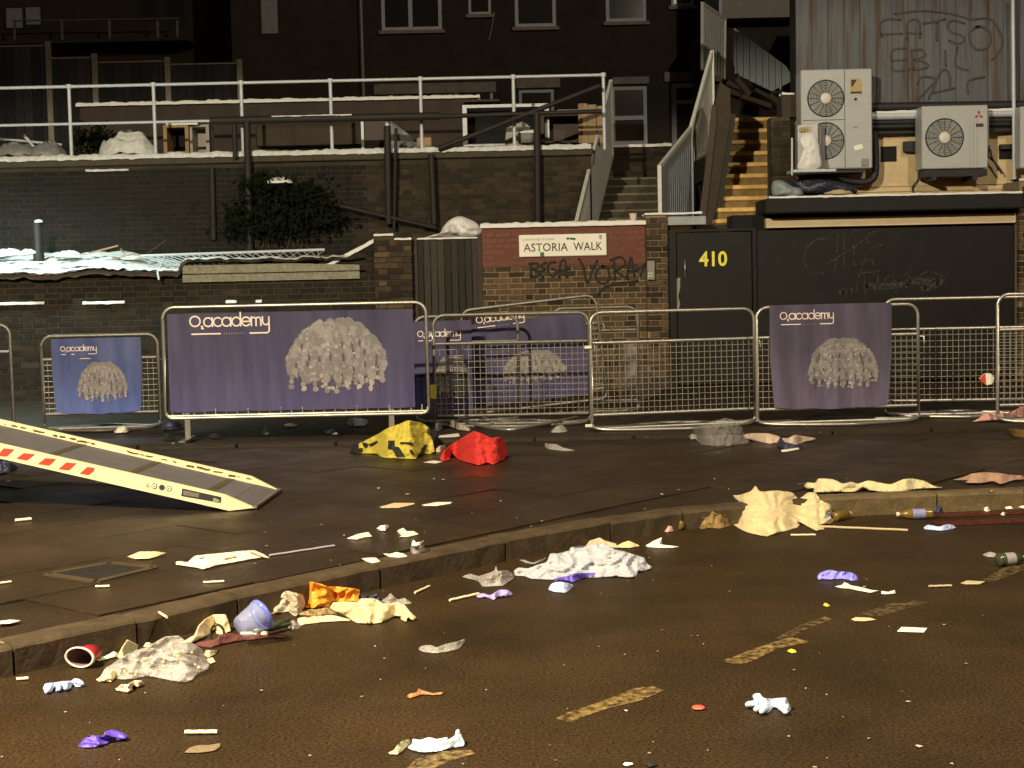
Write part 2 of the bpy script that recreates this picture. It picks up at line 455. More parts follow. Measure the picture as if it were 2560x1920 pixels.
# kerb stones
kerb = thing('kerb', None, None, (KP[4].x, KP[4].y, 0), kind='structure')
def walk(poly, s):
    for a, c in zip(poly, poly[1:]):
        L = (c - a).length
        if s <= L: return a + (c - a) * (s / L), (c - a).normalized()
        s -= L
    return None, None
s = 7.2
while s < 30:
    L = R.choice([.92, .85, .95, .6])
    p, d = walk(KP, s); p2, d2 = walk(KP, s + L - .012)
    if p is None or p2 is None: break
    d = (p2 - p).normalized(); n = V((-d.y, d.x, 0)); h = PAVE + R.uniform(.0, .012)
    q = MB(); nu = 8
    prof = [(0, -.05), (.0, h - .022), (.010, h - .010), (.032, h), (.15, h - .002), (.16, -.05)]
    vs, fs = [], []
    jit = R.uniform(0, 90)
    for k in range(nu + 1):
        cpt = p + (p2 - p) * (k / nu)
        for m_, (o_, z_) in enumerate(prof):
            w = noise.noise(V((k * .9 + jit, m_ * 2.1, 0))) * .007
            vs.append(cpt + n * (o_ + w) + V((0, 0, z_ + w * .6)))
    k_ = len(prof)
    for k in range(nu):
        for m_ in range(k_ - 1): fs.append((k * k_ + m_, k * k_ + m_ + 1, (k + 1) * k_ + m_ + 1, (k + 1) * k_ + m_))
    fs += [tuple(range(k_)), tuple(range(nu * k_, nu * k_ + k_))]
    q.add(vs, fs); q.build('kerb_stone', M['kerb' if p.x > 1.5 else 'kerb_dim'], kerb)  # right stones take the lit tone, left ones the dim tone
    s += L
# second, low edging under the line of barriers
ed = thing('edging', None, None, (0, 13.9, PAVE), kind='structure')
x = -7.0
while x < 8:
    q = MB(); q.bbox(x, x + .89, 13.86, 14.0, PAVE - .1, PAVE + .028 + R.uniform(-.003, .003), .01)
    q.build('edging_stone', M['tarmac'], ed); x += .9
# inspection cover
ic = thing('inspection_cover', 'rusty square inspection cover set in the pavement left of the kerb', 'drain cover', Gp(250, 1434, PAVE))
cc = [Gp(*p, PAVE) for p in [(118, 1437), (240, 1456), (388, 1420), (275, 1409)]]
ctr = sum(cc, V()) / 4
b = MB()
for a, c in zip(cc, cc[1:] + cc[:1]):
    b.bar(a + V((0, 0, .002)), c + V((0, 0, .002)), .05, .012)
b.build('cover_frame', M['kerb_dim'], ic)
b = MB(); inn = [ctr + (p - ctr) * .9 for p in cc]
b.slab([p + V((0, 0, .0015)) for p in inn], (0, 0, .002))
for t in [k / 9 for k in range(1, 9)]:
    b.bar(inn[0].lerp(inn[3], t) + V((0, 0, .005)), inn[1].lerp(inn[2], t) + V((0, 0, .005)), .012, .005)
b.build('cover_plate', M['iron'], ic)

# road paint
def mark(px, m, nm='road_marking'):
    b = MB(); b.poly([Gp(*p, .004) for p in px])
    return b.build(nm, M[m], road)
mark(zm(1240, 1500, [(470, 935), (560, 890), (860, 790), (1100, 695), (1240, 680), (1325, 712), (1150, 790), (900, 850), (690, 920), (590, 968)]), 'paintyellow')
mark(zm(1860, 1500, [(-185, 480), (-60, 440), (60, 390), (240, 330), (370, 290), (520, 330), (260, 385), (100, 465), (0, 505), (-90, 500)]), 'paintyellow')
mark(zm(1860, 1500, [(250, 300), (440, 200), (640, 130), (700, 150), (500, 225), (340, 310)]), 'paintfaint')
mark(zm(1860, 1500, [(900, 110), (1150, 30), (1330, 5), (1450, 18), (1280, 70), (1060, 130)]), 'paintfaint')
mark(zm(1860, 1000, [(1880, 1420), (2060, 1320), (2212, 1290), (2260, 1320), (2130, 1375), (1960, 1440)]), 'paintfaint')
mark(zm(640, 1500, [(1190, 1330), (1260, 1260), (1480, 1195), (1690, 1185), (1740, 1210), (1560, 1260), (1400, 1330)]), 'paintyellow')
def offs(poly, o0, o1, s0, s1, m, z):
    b = MB(); vs, fs = [], []
    n_ = 40
    for k in range(n_ + 1):
        p, d = walk(poly, s0 + (s1 - s0) * k / n_); n = V((d.y, -d.x, 0))
        vs += [p + n * o0 + V((0, 0, z)), p + n * o1 + V((0, 0, z))]
    for k in range(n_): fs.append((2 * k, 2 * k + 1, 2 * k + 3, 2 * k + 2))
    b.add(vs, fs); b.build('red_line', M[m], road)
offs(KP, .06, .22, 15.2, 26, 'paintred', .004)
offs(KP, .36, .54, 15.2, 26, 'paintred', .004)

# ================================================================== BRICKWORK
YW = 20.3
BRM = {}
def brick_mesh(kind, mt):
    key = (kind, mt)
    if key not in BRM:
        w = {'S': .215, 'H': .1025}[kind]; x, z, c = w / 2, .0325, .004
        q = MB()
        q.add([(-x, .1, -z), (x, .1, -z), (x, .1, z), (-x, .1, z), (-x, c, -z), (x, c, -z), (x, c, z), (-x, c, z),
               (-x + c, 0, -z + c), (x - c, 0, -z + c), (x - c, 0, z - c), (-x + c, 0, z - c)],
              [(0, 1, 5, 4), (1, 2, 6, 5), (2, 3, 7, 6), (3, 0, 4, 7), (4, 5, 9, 8), (5, 6, 10, 9), (6, 7, 11, 10), (7, 4, 8, 11), (8, 9, 10, 11)])
        o = q.build('tmp', M[mt], origin=(0, 0, 0), fix=False); BRM[key] = o.data; bpy.data.objects.remove(o)
    return BRM[key]
def brick_wall(root, x0, x1, z0, z1, yf, matfn, prio=None, cap=300, top=None, bond='F', skip=None):
    items = []
    nc = int((z1 - z0) / .075)
    for r in range(nc):
        z = z0 + r * .075 + .0375
        seq = ['S', 'H'] if bond == 'F' else ['S']
        x = x0 - R.uniform(0, .02) - (.1125 * (1.5 if r % 2 else 0) if bond == 'F' else (.1125 if r % 2 else 0))
        k = 0
        while x < x1:
            kd_ = seq[k % len(seq)]; w = .215 if kd_ == 'S' else .1025
            a, c = max(x, x0), min(x + w, x1)
            k += 1; x += w + .010
            if c - a < .03: continue
            xc = (a + c) / 2
            if top and z + .03 > top(xc): continue
            if skip and skip(xc, z): continue
            items.append((xc, z, kd_, (c - a) / w))
    items.sort(key=(lambda t: -prio(t[0], t[1])) if prio else (lambda t: -t[1]))
    rest = {}
    for n_, (xc, z, kd_, sx) in enumerate(items):
        mt = matfn(xc, z)
        dy = R.uniform(-.004, .003); dz = R.uniform(-.002, .002)
        if n_ < cap:
            o = bpy.data.objects.new('brick', brick_mesh(kd_, mt)); col.objects.link(o)
            place(o, (xc, yf + dy, z + dz), root)
            o.scale = (sx * R.uniform(.985, 1.0), 1, R.uniform(.94, 1.03))
            o.rotation_euler = (0, R.gauss(0, .006), 0)
        else:
            q = rest.setdefault(mt, MB()); w = (.215 if kd_ == 'S' else .1025) * sx / 2
            q.box(xc - w, xc + w, yf + dy, yf + dy + .1, z - .0325, z + .0325)
    for mt, q in rest.items():
        tag(q.build('brick_courses', M[mt], root, fix=False), kind='stuff')
def core(root, x0, x1, y0, y1, z0, z1, m='mortar', nm='mortar_core'):
    q = MB(); q.box(x0, x1, y0, y1, z0, z1); return q.build(nm, M[m], root)

def snow_strip(label, x0, x1, y0, y1, zf, h=.035, m='snow', amp=.012, parent=None, nm='snow_cap', nx=None):
    nx = nx or max(8, int((x1 - x0) / .035)); ny = 6
    def fn(u, v):
        x = x0 + (x1 - x0) * u
        pr = [(-.35, 0), (-.45, .35), (0, .85), (.5, 1), (1, .9), (1.05, .3), (1.05, -.02)][int(round(v * 6))]
        n1 = noise.noise(V((x * 5, pr[0] * 2, 3.1))) + .6 * noise.noise(V((x * 15, pr[0] * 3, 9.0)))
        hh = max(.006, h * (1 + .45 * n1))
        return V((x, y0 + (y1 - y0) * max(0, min(1, pr[0] + .0)) + (pr[0] * .02 if pr[0] < 0 else 0) - abs(n1) * amp * (pr[0] < 0), zf(x) + hh * pr[1] - (amp * .8 * abs(n1) if pr[1] == 0 else 0)))
    q = MB(); q.grid(fn, nx, 6)
    o = q.build(nm, M[m], parent)
    return tag(o, label, None if parent else 'snow', None, 'stuff')

XL, XPL, XPM, XG, XS0, XS1, XP2 = -9.5, Wp(936, 600, YW).x, Wp(986, 600, YW).x, Wp(1030, 600, YW).x, Wp(1205, 600, YW).x, Wp(1614, 560, YW).x, Wp(1668, 560, YW).x
Z0 = PAVE - .02
# left wall
lw = thing('brick_wall', 'long low dark brick wall under the snowy lean-to roof, behind the left barriers', 'wall', ((XL + XPL) / 2, YW, Z0))
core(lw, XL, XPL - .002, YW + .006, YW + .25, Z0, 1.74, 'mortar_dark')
ztop = lambda x: 1.745 if x < -2.5 else 1.745 + (x + 2.5) * .50
brick_wall(lw, XL, XPL - .004, Z0, 2.16, YW, lambda x, z: 'brick_low_dim' if R.random() < .9 else 'brick_dirty_dim', prio=lambda x, z: z - (5 if x < -7.4 else 0) + (.4 if x < -4.6 else 0), top=ztop)
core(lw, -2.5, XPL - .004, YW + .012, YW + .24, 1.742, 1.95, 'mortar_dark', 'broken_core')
q = MB()
x0c, x1c = Wp(458, 690, YW).x, Wp(900, 690, YW).x
zc0, zc1 = Wp(600, 703, YW).z, Wp(600, 661, YW).z
q.grid(lambda u, v: V((x0c + (x1c - x0c) * u, YW - .045 + .012 * noise.noise(V((u * 14, v * 3, 0))), zc0 + (zc1 - zc0) * v * (1 - .18 * max(0, (u - .62) / .38) * (v > .5) * (1 + .5 * noise.noise(V((u * 30, 1, 1))))))), 40, 4)
q.box(x0c, x1c, YW - .03, YW + .1, zc0 + .003, zc0 + .1)
q.build('concrete_lintel', M['concrete'], lw)
for (xa, xb, yy) in [(-20, 112, 757), (208, 312, 755), (565, 592, 752), (640, 655, 751)]:
    a, c = Wp(xa, yy + 4, YW), Wp(xb, yy - 3, YW)
    snow_strip(None, a.x, c.x, YW - .022, YW + .005, lambda x: a.z - .01, .035, parent=lw, nm='snow_ledge')
snow_strip('sloping snow on the broken wall end beside the brick gatepost', -2.48, XPL - .01, YW - .02, YW + .24, lambda x: ztop(x) - .01, .055)
# left brick gatepost
gp = thing('brick_gatepost', 'mossy brick gatepost with stepped snow cap, left of the dark gate', 'gatepost', ((XPL + XG) / 2, YW - .1, Z0))
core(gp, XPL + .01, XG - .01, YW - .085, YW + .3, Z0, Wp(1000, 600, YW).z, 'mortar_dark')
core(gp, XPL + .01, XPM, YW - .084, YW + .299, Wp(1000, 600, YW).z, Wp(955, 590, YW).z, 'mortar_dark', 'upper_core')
brick_wall(gp, XPL, XG, Z0, Wp(955, 588, YW).z, YW - .1, lambda x, z: 'brick' if R.random() < .6 else 'brick_dirty_dim', top=lambda x: Wp(955, 586, YW).z if x < XPM else Wp(1000, 598, YW).z + .01)
zt1, zt2 = Wp(955, 590, YW).z, Wp(1000, 600, YW).z
snow_strip('thin snow on the taller half of the brick gatepost', XPL, XPM - .005, YW - .1, YW + .3, lambda x: zt1, .03)
snow_strip('thin snow on the lower half of the brick gatepost', XPM + .005, XG, YW - .1, YW + .3, lambda x: zt2, .03)
# gate of vertical boards
gt = thing('board_gate', 'dark weathered board gate between the brick gatepost and the red topped wall', 'gate', ((XG + XS0) / 2, YW + .1, Z0))
nb = 9; zg = Wp(1110, 597, YW).z
for k in range(nb):
    a = XG + .05 + (XS0 - XG - .1) * k / nb; c = XG + .05 + (XS0 - XG - .1) * (k + 1) / nb
    q = MB(); dy = R.uniform(-.008, .008)
    q.bbox(a + .004, c - .004, YW + .08 + dy, YW + .105 + dy, Z0 + .05, zg - R.uniform(0, .012), .004)
    q.build('board', M['gatewood'], gt)
q = MB(); q.box(XG + .002, XG + .06, YW + .04, YW + .12, Z0, zg + .03).box(XS0 - .062, XS0 - .002, YW + .04, YW + .12, Z0, zg + .04).box(XG + .06, XS0 - .06, YW + .108, YW + .15, zg - .2, zg - .1)
q.build('gate_frame', M['darkwood'], gt)
snow_strip('thin line of snow along the top of the dark board gate', XG + .05, XS0 - .06, YW + .06, YW + .12, lambda x: zg, .022)
# sign wall
sw = thing('brick_wall', 'brick wall with a red painted top band carrying the street sign', 'wall', ((XS0 + XS1) / 2, YW, Z0))
zs = Wp(1400, 566, YW).z; zr = Wp(1350, 666, YW).z
core(sw, XS0, XS1 - .002, YW + .005, YW + .3, Z0, zr - .01)
core(sw, XS0, XS1 - .002, YW + .002, YW + .3, zr - .01, zs, 'mortar_red', 'painted_mortar')
brick_wall(sw, XS0, XS1 - .004, Z0, zs, YW, lambda x, z: 'brick_red' if z > zr - .02 else ('brick' if R.random() < .82 else 'brick_dirty_dim'), prio=lambda x, z: z)
snow_strip('melting snow along the top of the red painted wall', XS0 - .02, XS1 + .0, YW - .03, YW + .3, lambda x: zs, .065)
# right pillar by the black door
rp = thing('brick_pillar', 'ragged brick pillar between the sign wall and the black door', 'pillar', ((XS1 + XP2) / 2, YW - .05, Z0))
zp = Wp(1640, 537, YW).z
core(rp, XS1 + .004, XP2 - .012, YW - .036, YW + .3, Z0, zp)
brick_wall(rp, XS1, XP2, Z0, zp, YW - .05, lambda x, z: 'brick' if R.random() < .7 else 'brick_dirty_dim')
q = MB(); a, c = Wp(1668, 566, YW), Wp(1764, 540, YW)
q.bbox(a.x + .003, c.x, YW - .06, YW + .5, a.z + .01, c.z, .008); q.build('coping_block', M['bluegrey'], rp)
snow_strip('snow on the brick pillar beside the mesh stair guard', XS1 - .02, c.x - .05, YW - .06, YW + .3, lambda x: zp, .028)
q = MB(); a, c = Wp(1617, 700, YW), Wp(1635, 652, YW)
q.bbox(a.x, c.x, YW - .10, YW - .052, a.z, c.z, .006); q.build('intercom_box', M['grey'], rp)
q = MB()
for yy in (683, 690):
    for xx in (1622, 1629):
        p = Wp(xx, yy, YW - .1); q.box(p.x - .012, p.x + .012, YW - .104, YW - .099, p.z - .006, p.z + .006)
q.build('call_button_plate', M['white'], rp)

# ---------------- black door and shutter
dr = thing('metal_door', 'black steel door with yellow house number, right of the brick pillar', 'door', ((XP2 + Wp(1884, 700, YW).x) / 2, YW + .05, PAVE))
xd0, xd1 = Wp(1692, 700, YW).x, Wp(1883, 700, YW).x
zd0, zd1 = Wp(1780, 962, YW).z, Wp(1780, 578, YW).z
q = MB(); q.bbox(xd0 + .008, xd1 - .008, YW + .05, YW + .1, zd0, zd1 - .01, .006); q.build('door_leaf', M['black'], dr)
q = MB(); q.box(XP2 + .002, xd0 - .004, YW + .02, YW + .15, PAVE - .01, zd1 + .03).box(xd1, xd1 + .05, YW + .03, YW + .15, PAVE - .01, zd1 + .03).box(xd0 - .004, xd1, YW + .025, YW + .15, zd1, zd1 + .03)
q.build('door_frame', M['black'], dr)
q = MB(); q.box(XP2 - .1, 7.4, YW - .02, YW + .6, PAVE - .05, zd0 - .035); q.build('door_step', M['stepconc'], dr)
q = MB()
for sgn in (652, 690):
    pass
a, c = Wp(1712, 652, YW + .02), Wp(1713, 692, YW + .02)
q.tube([a + V((0, .03, 0)), a, c, c + V((0, .03, 0))], .009, 8); q.build('pull_handle', M['galv'], dr)
q = MB()
pl = [Wp(x, y, YW + .049) for x, y in zm(1240, 500, [(1430, 620), (1455, 610), (1455, 690), (1440, 760), (1455, 820), (1440, 880), (1415, 880), (1412, 800), (1405, 700), (1415, 650)])]
q.poly(pl); q.build('bare_patch', M['concrete'], dr)

sh = thing('garage_shutter', 'wide black garage shutter covered in faint scrawls, right of the black door', 'shutter', (4.95, YW + .1, PAVE))
xs0, xs1 = xd1 + .06, Wp(2541, 700, YW).x
zf = [zd0 + (zd1 - zd0) * t for t in (0, .26, .52, .78, 1)]
zf = [zd0, zd0 + (zd1 - zd0) * .30, zd1]
for k in range(2):
    q = MB(); q.bbox(xs0, xs1, YW + .09, YW + .14, zf[k] + .002, zf[k + 1] - .001, .002); q.build('shutter_panel', M['black'], sh)
q = MB(); a, c = Wp(1916, 566, YW), Wp(2536, 545, YW)
q.bbox(a.x, xs1, YW + .02, YW + .16, Wp(2200, 556 + 8, YW + .02).z, Wp(2200, 540, YW + .02).z, .006); q.build('cream_lintel', M['cream'], sh)
q = MB(); fz0, fz1 = Wp(2200, 527, YW - .3).z, Wp(2200, 490, YW - .3).z
q.bbox(Wp(1905, 500, YW).x, xs1, YW - .30, YW + .55, fz0, fz1, .012); q.build('fascia', M['black2'], sh)
q = MB(); q.box(xs0 - .3, xs1, YW + .145, YW + .7, PAVE, fz0); q.build('dark_backing', M['voidblack'], sh)
snow_strip('line of snow along the black fascia over the garage shutter', Wp(1912, 495, YW).x, Wp(2536, 485, YW).x, YW - .31, YW - .14, lambda x: fz1, .028)
# right pier
pr = thing('brick_pier', 'brick pier at the right edge beside the garage shutter', 'pier', (7.1, YW - .1, PAVE))
core(pr, xs1 + .012, 7.9, YW - .088, YW + .6, Z0, 2.72)
brick_wall(pr, xs1 + .004, 7.9, Z0, 2.72, YW - .1, lambda x, z: 'brick' if R.random() < .6 else 'brick_dirty_dim')
snow_strip('snow on top of the brick pier at the right edge', xs1, 7.9, YW - .1, YW + .3, lambda x: 2.72, .03)
# ================================================================== LEAN-TO ROOF, TERRACE, RAILINGS
lt = thing('lean_to_roof', 'snow covered lean-to roof with torn wavy edge, above the left wall', 'roof', (-4.6, 21.2, 1.75))
xr0, xr1 = -9.6, Wp(925, 625, 21).x
def roof_z(x, t):
    k = min(1, max(0, (x - x0c + .06) / .12))
    return 1.80 + (.15 + .15 * min(1, max(0, (-4.85 - x) / .6))) * t + .085 * k * (1 - t) + .02 * noise.noise(V((x * .9, t * 2, 0)))
q = MB()
def rf(u, v):
    x = xr0 + (xr1 - xr0) * u
    wob = .018 * math.sin(x * 3.4 + .8) + .022 * noise.noise(V((x * 2.1, 0, 0))) if v < .02 else 0
    if x > -4.3 and v < .02: wob = .02
    return V((x, 20.17 + 1.75 * v + .05 * noise.noise(V((x * 2, v * 9, 0))) * (v < .02), roof_z(x, v) + wob + .025 * noise.noise(V((x * 4, v * 8, 5))) + .015 * noise.noise(V((x * 11, v * 19, 5)))))
q.grid(rf, 220, 26)
tag(q.build('snow_cover', M['roofsnow'], lt), kind='stuff')
q = MB()
q.grid(lambda u, v: rf(u * (x0c - xr0) / (xr1 - xr0), 0) + V((0, .012 + .0 * v, -.012 - v * (.055 + .03 * noise.noise(V((u * 40, 0, 7)))))), 160, 2)
q.build('torn_felt_edge', M['darkwood'], lt)
q = MB()
def lip(u, v):
    x = xr0 + (XPL - .35 - xr0) * u; p = rf((x - xr0) / (xr1 - xr0), 0); n_ = noise.noise(V((x * 3, 1, 8)))
    d = .30 + .16 * n_ + .1 * noise.noise(V((x * 9, 4, 8)))
    return V((x, p.y - .012 + d * v, p.z + .004 + (.035 + .015 * n_) * math.sin(min(1, v * 1.5 + .12) * 3.0) * (1 - .5 * v) + .02 * noise.noise(V((x * 12, v * 4, 0)))))
q.grid(lip, 240, 6); tag(q.build('snow_lip', M['snow'], lt), kind='stuff')
q = MB(); q.add([(xr0, 20.22, 1.74), (xr1, 20.22, 1.74), (xr1, 21.95, 1.88), (xr0, 21.95, 1.88)], [(0, 1, 2, 3)]); q.build('roof_deck', M['darkwood'], lt)

# fallen lattice rail on the roof
fr = thing('fallen_railing', 'fallen metal lattice railing lying on the snowy lean-to roof', 'railing', Wp(580, 650, 20.9))
def rp_(px, py):
    for k in range(60):
        Y = 20.2 + k * .03; p = Wp(px, py, Y)
        if p.z <= roof_z(p.x, (Y - 20.17) / 1.75) + .03: return p
    return Wp(px, py, 21.6)
A, B_ = Wp(352, 640, 20.75), Wp(812, 624, 20.75)
C_, D_ = Wp(400, 668, 20.3), Wp(800, 655, 20.3)
q = MB(); q.tube([A, B_], .02, 8); q.build('top_rail', M['rail'], fr)
q = MB()
for k in range(26):
    t = k / 26; q.tube([A.lerp(B_, t) + V((0, .01, -.01)), C_.lerp(D_, min(1, t + .07)) + V((0, 0, .02))], .006, 5)
    if k % 2: q.tube([A.lerp(B_, min(1, t + .05)) + V((0, .0, -.01)), C_.lerp(D_, max(0, t - .03)) + V((0, .01, .02))], .005, 5)
tag(q.build('lattice_bars', M['rail'], fr), kind='stuff')
q = MB(); q.tube([Wp(412, 640, 20.72), Wp(394, 682, 20.12), Wp(398, 700, 20.1)], .014, 8); q.build('bent_end_post', M['rail'], fr)
sticks = [((222, 633), (295, 614), 'pale snowy lath propped on the lean-to roof, nearest the chimney pipe', .016),
          ((280, 647), (345, 634), 'thin lath lying flat on the lean-to roof snow', .010),
          ((352, 645), (415, 600), 'dark stick rising from the heap beside the fallen railing', .010),
          ((302, 622), (312, 634), 'short white stick poking up from the lean-to roof', .007)]
for a, c, lb, r in sticks:
    q = MB(); P0, P1 = Wp(*a, 21.0), Wp(*c, 21.1)
    q.bar(P0, P1, r * 2, r * 1.3); tag(q.build('lath', M['wood'] if 'dark' not in lb else M['darkwood']), lb, 'stick', 'sticks lying on the lean-to roof')
q = MB(); P = Wp(97, 643, 21.2); Pt = Wp(97, 556, 21.2)
cp = thing('flue_pipe', 'dark stub of flue pipe with snow cap rising from the lean-to roof', 'pipe', P)
q.lathe([(.075, -.1), (.075, .05), (.055, .07), (.055, Pt.z - P.z), (.0, Pt.z - P.z)], P, P + V((0, 0, 1)), 14); q.build('pipe_shaft', M['polemat'], cp)
q = MB(); q.lathe([(.058, 0), (.056, .02), (.03, .035), (0, .038)], Pt, Pt + V((0, 0, 1)), 12); tag(q.build('snow_lump', M['snow'], cp), kind='stuff')
for i, (a, r) in enumerate([((20, 632), .14), ((70, 628), .10), ((170, 634), .12), ((335, 640), .09), ((700, 672), .07), ((760, 668), .06), ((180, 628), .07)]):
    P = Wp(*a, 21.2 if i < 4 else 20.5)
    q = MB(); q.grid(lambda u, v: P + V((math.cos(u * 6.283) * r * 1.6 * math.sin(v * 1.57), math.sin(u * 6.283) * r * math.sin(v * 1.57), -.05 + r * .7 * math.cos(v * 1.57) + .3 * r * noise.noise(V((u * 4 + i * 9, v * 3, 0))))), 14, 6)
    tag(q.build('snow_heap', M['slush']), ['lumpy snow heap at the far left end of the lean-to roof', 'snow lump left of the flue pipe on the roof', 'snow lump just right of the flue pipe', 'snow lump at the end of the fallen railing', 'small rubble lump near the right end of the lean-to roof', 'smallest rubble lump beside the brick gatepost on the roof', 'little snow mound behind the flue pipe'][i], 'snow', None, 'stuff')

# upper retaining wall
UY = 22.0
xu0, xu1 = -9.8, Wp(1478, 400, UY).x
uz0, uz1 = 1.9, Wp(700, 405, UY).z
uw = thing('retaining_wall', 'tall dark brick retaining wall between lean-to roof and terrace railing', 'wall', ((xu0 + xu1) / 2, UY, uz0))
core(uw, xu0, xu1, UY + .005, UY + .4, uz0 - 1.8, uz1, 'mortar_dim')
def upri(x, z):
    px = x / UY * F + CX
    sc = 0
    if 900 < px < 1470: sc += 2
    if 60 < px < 540: sc += 1.6
    return sc + z * .1 - (3 if px < 0 else 0) - (1.5 if z < 2.3 and px < 800 else 0)
brick_wall(uw, xu0, xu1, uz0, uz1, UY, lambda x, z: 'brick_dirty_dim' if x > -2.1 + .5 * noise.noise(V((z * 3, 0, 0))) else 'brick_dim', prio=upri)  # darker brick copy to the left paints the light falloff
q = MB(); q.bbox(xu0, xu1 + .02, UY - .06, UY + .45, uz1, uz1 + .09, .012); q.build('coping', M['stepconc'], uw)
terr = MB(); terr.box(-12, xu1 + .02, UY + .45, 33, uz1 - .2, uz1 + .085)
tag(terr.build('terrace', M['stepconc']), kind='structure')
snow_strip('lumpy dirty snow along the edge of the terrace under the railing', xu0, xu1, UY - .07, UY + .35, lambda x: uz1 + .09, .075, 'slush', .03)
snow_strip('thin snow streak on the ledge halfway down the dark retaining wall', Wp(215, 425, UY).x, Wp(322, 427, UY).x, UY - .03, UY + .0, lambda x: Wp(270, 428, UY).z, .03, 'slush')
# railing
ry = UY + .05
rl = thing('terrace_railing', 'long pale tubular railing along the terrace edge', 'railing', (-3, ry, uz1 + .09))
ztop_, zmid_ = Wp(700, 205, ry).z, Wp(350, 306, ry).z
xend = Wp(1512, 190, ry).x
q = MB(); q.tube([(xu0, ry, ztop_), (xend, ry, ztop_)], .022, 10); q.build('top_rail', M['rail'], rl)
q = MB(); q.tube([(xu0, ry, zmid_), (Wp(527, 300, ry).x, ry, zmid_)], .02, 8); q.build('middle_rail', M['rail'], rl)
q = MB(); q.tube([(Wp(1392, 280, ry).x, ry, zmid_ + .03), (xend, ry, zmid_ + .03)], .02, 8); q.build('middle_rail', M['rail'], rl)
for px in (-40, 175, 386, 605, 828, 1053, 1285, 1510):
    x = Wp(px, 290, ry).x
    q = MB(); q.tube([(x, ry, uz1 + .08), (x, ry, ztop_ + .005)], .025, 10)
    q.lathe([(.038, 0), (.040, .02), (.040, .05), (.038, .06)], (x, ry, ztop_ - .03), (x, ry, ztop_ + 1), 10)
    q.build('post', M['rail'], rl)
# dark pipe frame in front of the terrace
py_ = UY - .16
pf = thing('scaffold_frame', 'dark scaffold pipe frame standing in front of the retaining wall', 'scaffold', (-1.5, py_, 2.1))
def pipe(a, c, r, nm, m='polemat', root=None, Y=None):
    q = MB(); q.tube([Wp(*a, Y or py_), Wp(*c, Y or py_)], r, 8); return q.build(nm, M[m], root or pf)
pipe((525, 302), (1100, 290), .055, 'cross_beam'); pipe((1100, 291), (1505, 278), .032, 'cross_pipe')
pipe((617, 300), (625, 640), .05, 'upright'); pipe((586, 310), (588, 395), .035, 'upright'); pipe((1342, 283), (1345, 560), .05, 'upright')
pipe((968, 315), (972, 560), .05, 'upright'); pipe((1078, 385), (1086, 560), .045, 'upright')
pipe((1095, 372), (1500, 214), .035, 'brace'); pipe((830, 510), (1090, 570), .03, 'brace'); pipe((990, 320), (985, 570), .022, 'upright')
q = MB(); P = Wp(968, 315, py_); q.lathe([(.03, 0), (.035, .03), (.0, .06)], P, P + V((0, 0, 1)), 10); q.build('post_cap', M['rail'], pf)
for a, c in [((530, 420), (534, 600))]:
    q = MB(); q.tube([Wp(*a, UY - .05), Wp(*c, UY - .05)], .04, 8)
    tag(q.build('drain_pipe', M['polemat']), 'grey drainpipe running down the dark retaining wall', 'drainpipe')
snow_strip('thin snow on the dark scaffold beam before the terrace', Wp(680, 290, py_).x, Wp(880, 290, py_).x, py_ - .03, py_ + .03, lambda x: Wp(780, 291, py_).z, .02)
# ivy on the wall
iv = thing('ivy', 'dark green ivy bush hanging on the retaining wall below snow patch', 'ivy', Wp(700, 600, UY - .1))
q = MB()
CL = [(640, 520, 60, 60), (700, 480, 55, 40), (735, 545, 60, 50), (780, 500, 40, 45), (600, 560, 45, 35), (690, 560, 70, 40), (820, 545, 45, 30), (655, 455, 40, 22)]
for k in range(2600):
    cx_, cy_, sx_, sy_ = R.choice(CL)
    px, py = cx_ + R.gauss(0, .5) * sx_, cy_ + R.gauss(0, .5) * sy_
    if py > 606 or py < 425: continue
    P = Wp(px, py, UY - .05 - R.random() ** 2 * .34)
    n = V((R.gauss(0, .5), -1, R.gauss(.3, .5))).normalized(); t = n.cross(V((R.gauss(0, 1), 0, R.gauss(0, 1)))).normalized(); w = n.cross(t); L = R.uniform(.025, .055)
    q.add([P - t * L, P - w * L * .5, P + t * L, P + w * L * .5], [(0, 1, 2, 3)])
tag(q.build('leaves', M['leaf'], iv, fix=False), kind='stuff')
q = MB()
for k in range(9):
    px = 640 + k * 16; q.tube([Wp(px, 620, UY - .03), Wp(px + R.uniform(-20, 20), 540, UY - .06), Wp(px + R.uniform(-25, 25), 470, UY - .1)], [.014, .01, .005], 5)
q.build('stems', M['darkwood'], iv)
P = Wp(697, 455, UY - .2)
q = MB(); q.grid(lambda u, v: P + V((math.cos(u * 6.283) * .20 * math.sin(v * 1.57), math.sin(u * 6.283) * .12 * math.sin(v * 1.57), .075 * math.cos(v * 1.57) * (1 + .6 * noise.noise(V((u * 5, v * 3, 2)))) - .02)), 16, 6)
tag(q.build('snow_patch', M['snow']), 'white snow patch resting on top of the ivy bush', 'snow', None, 'stuff')

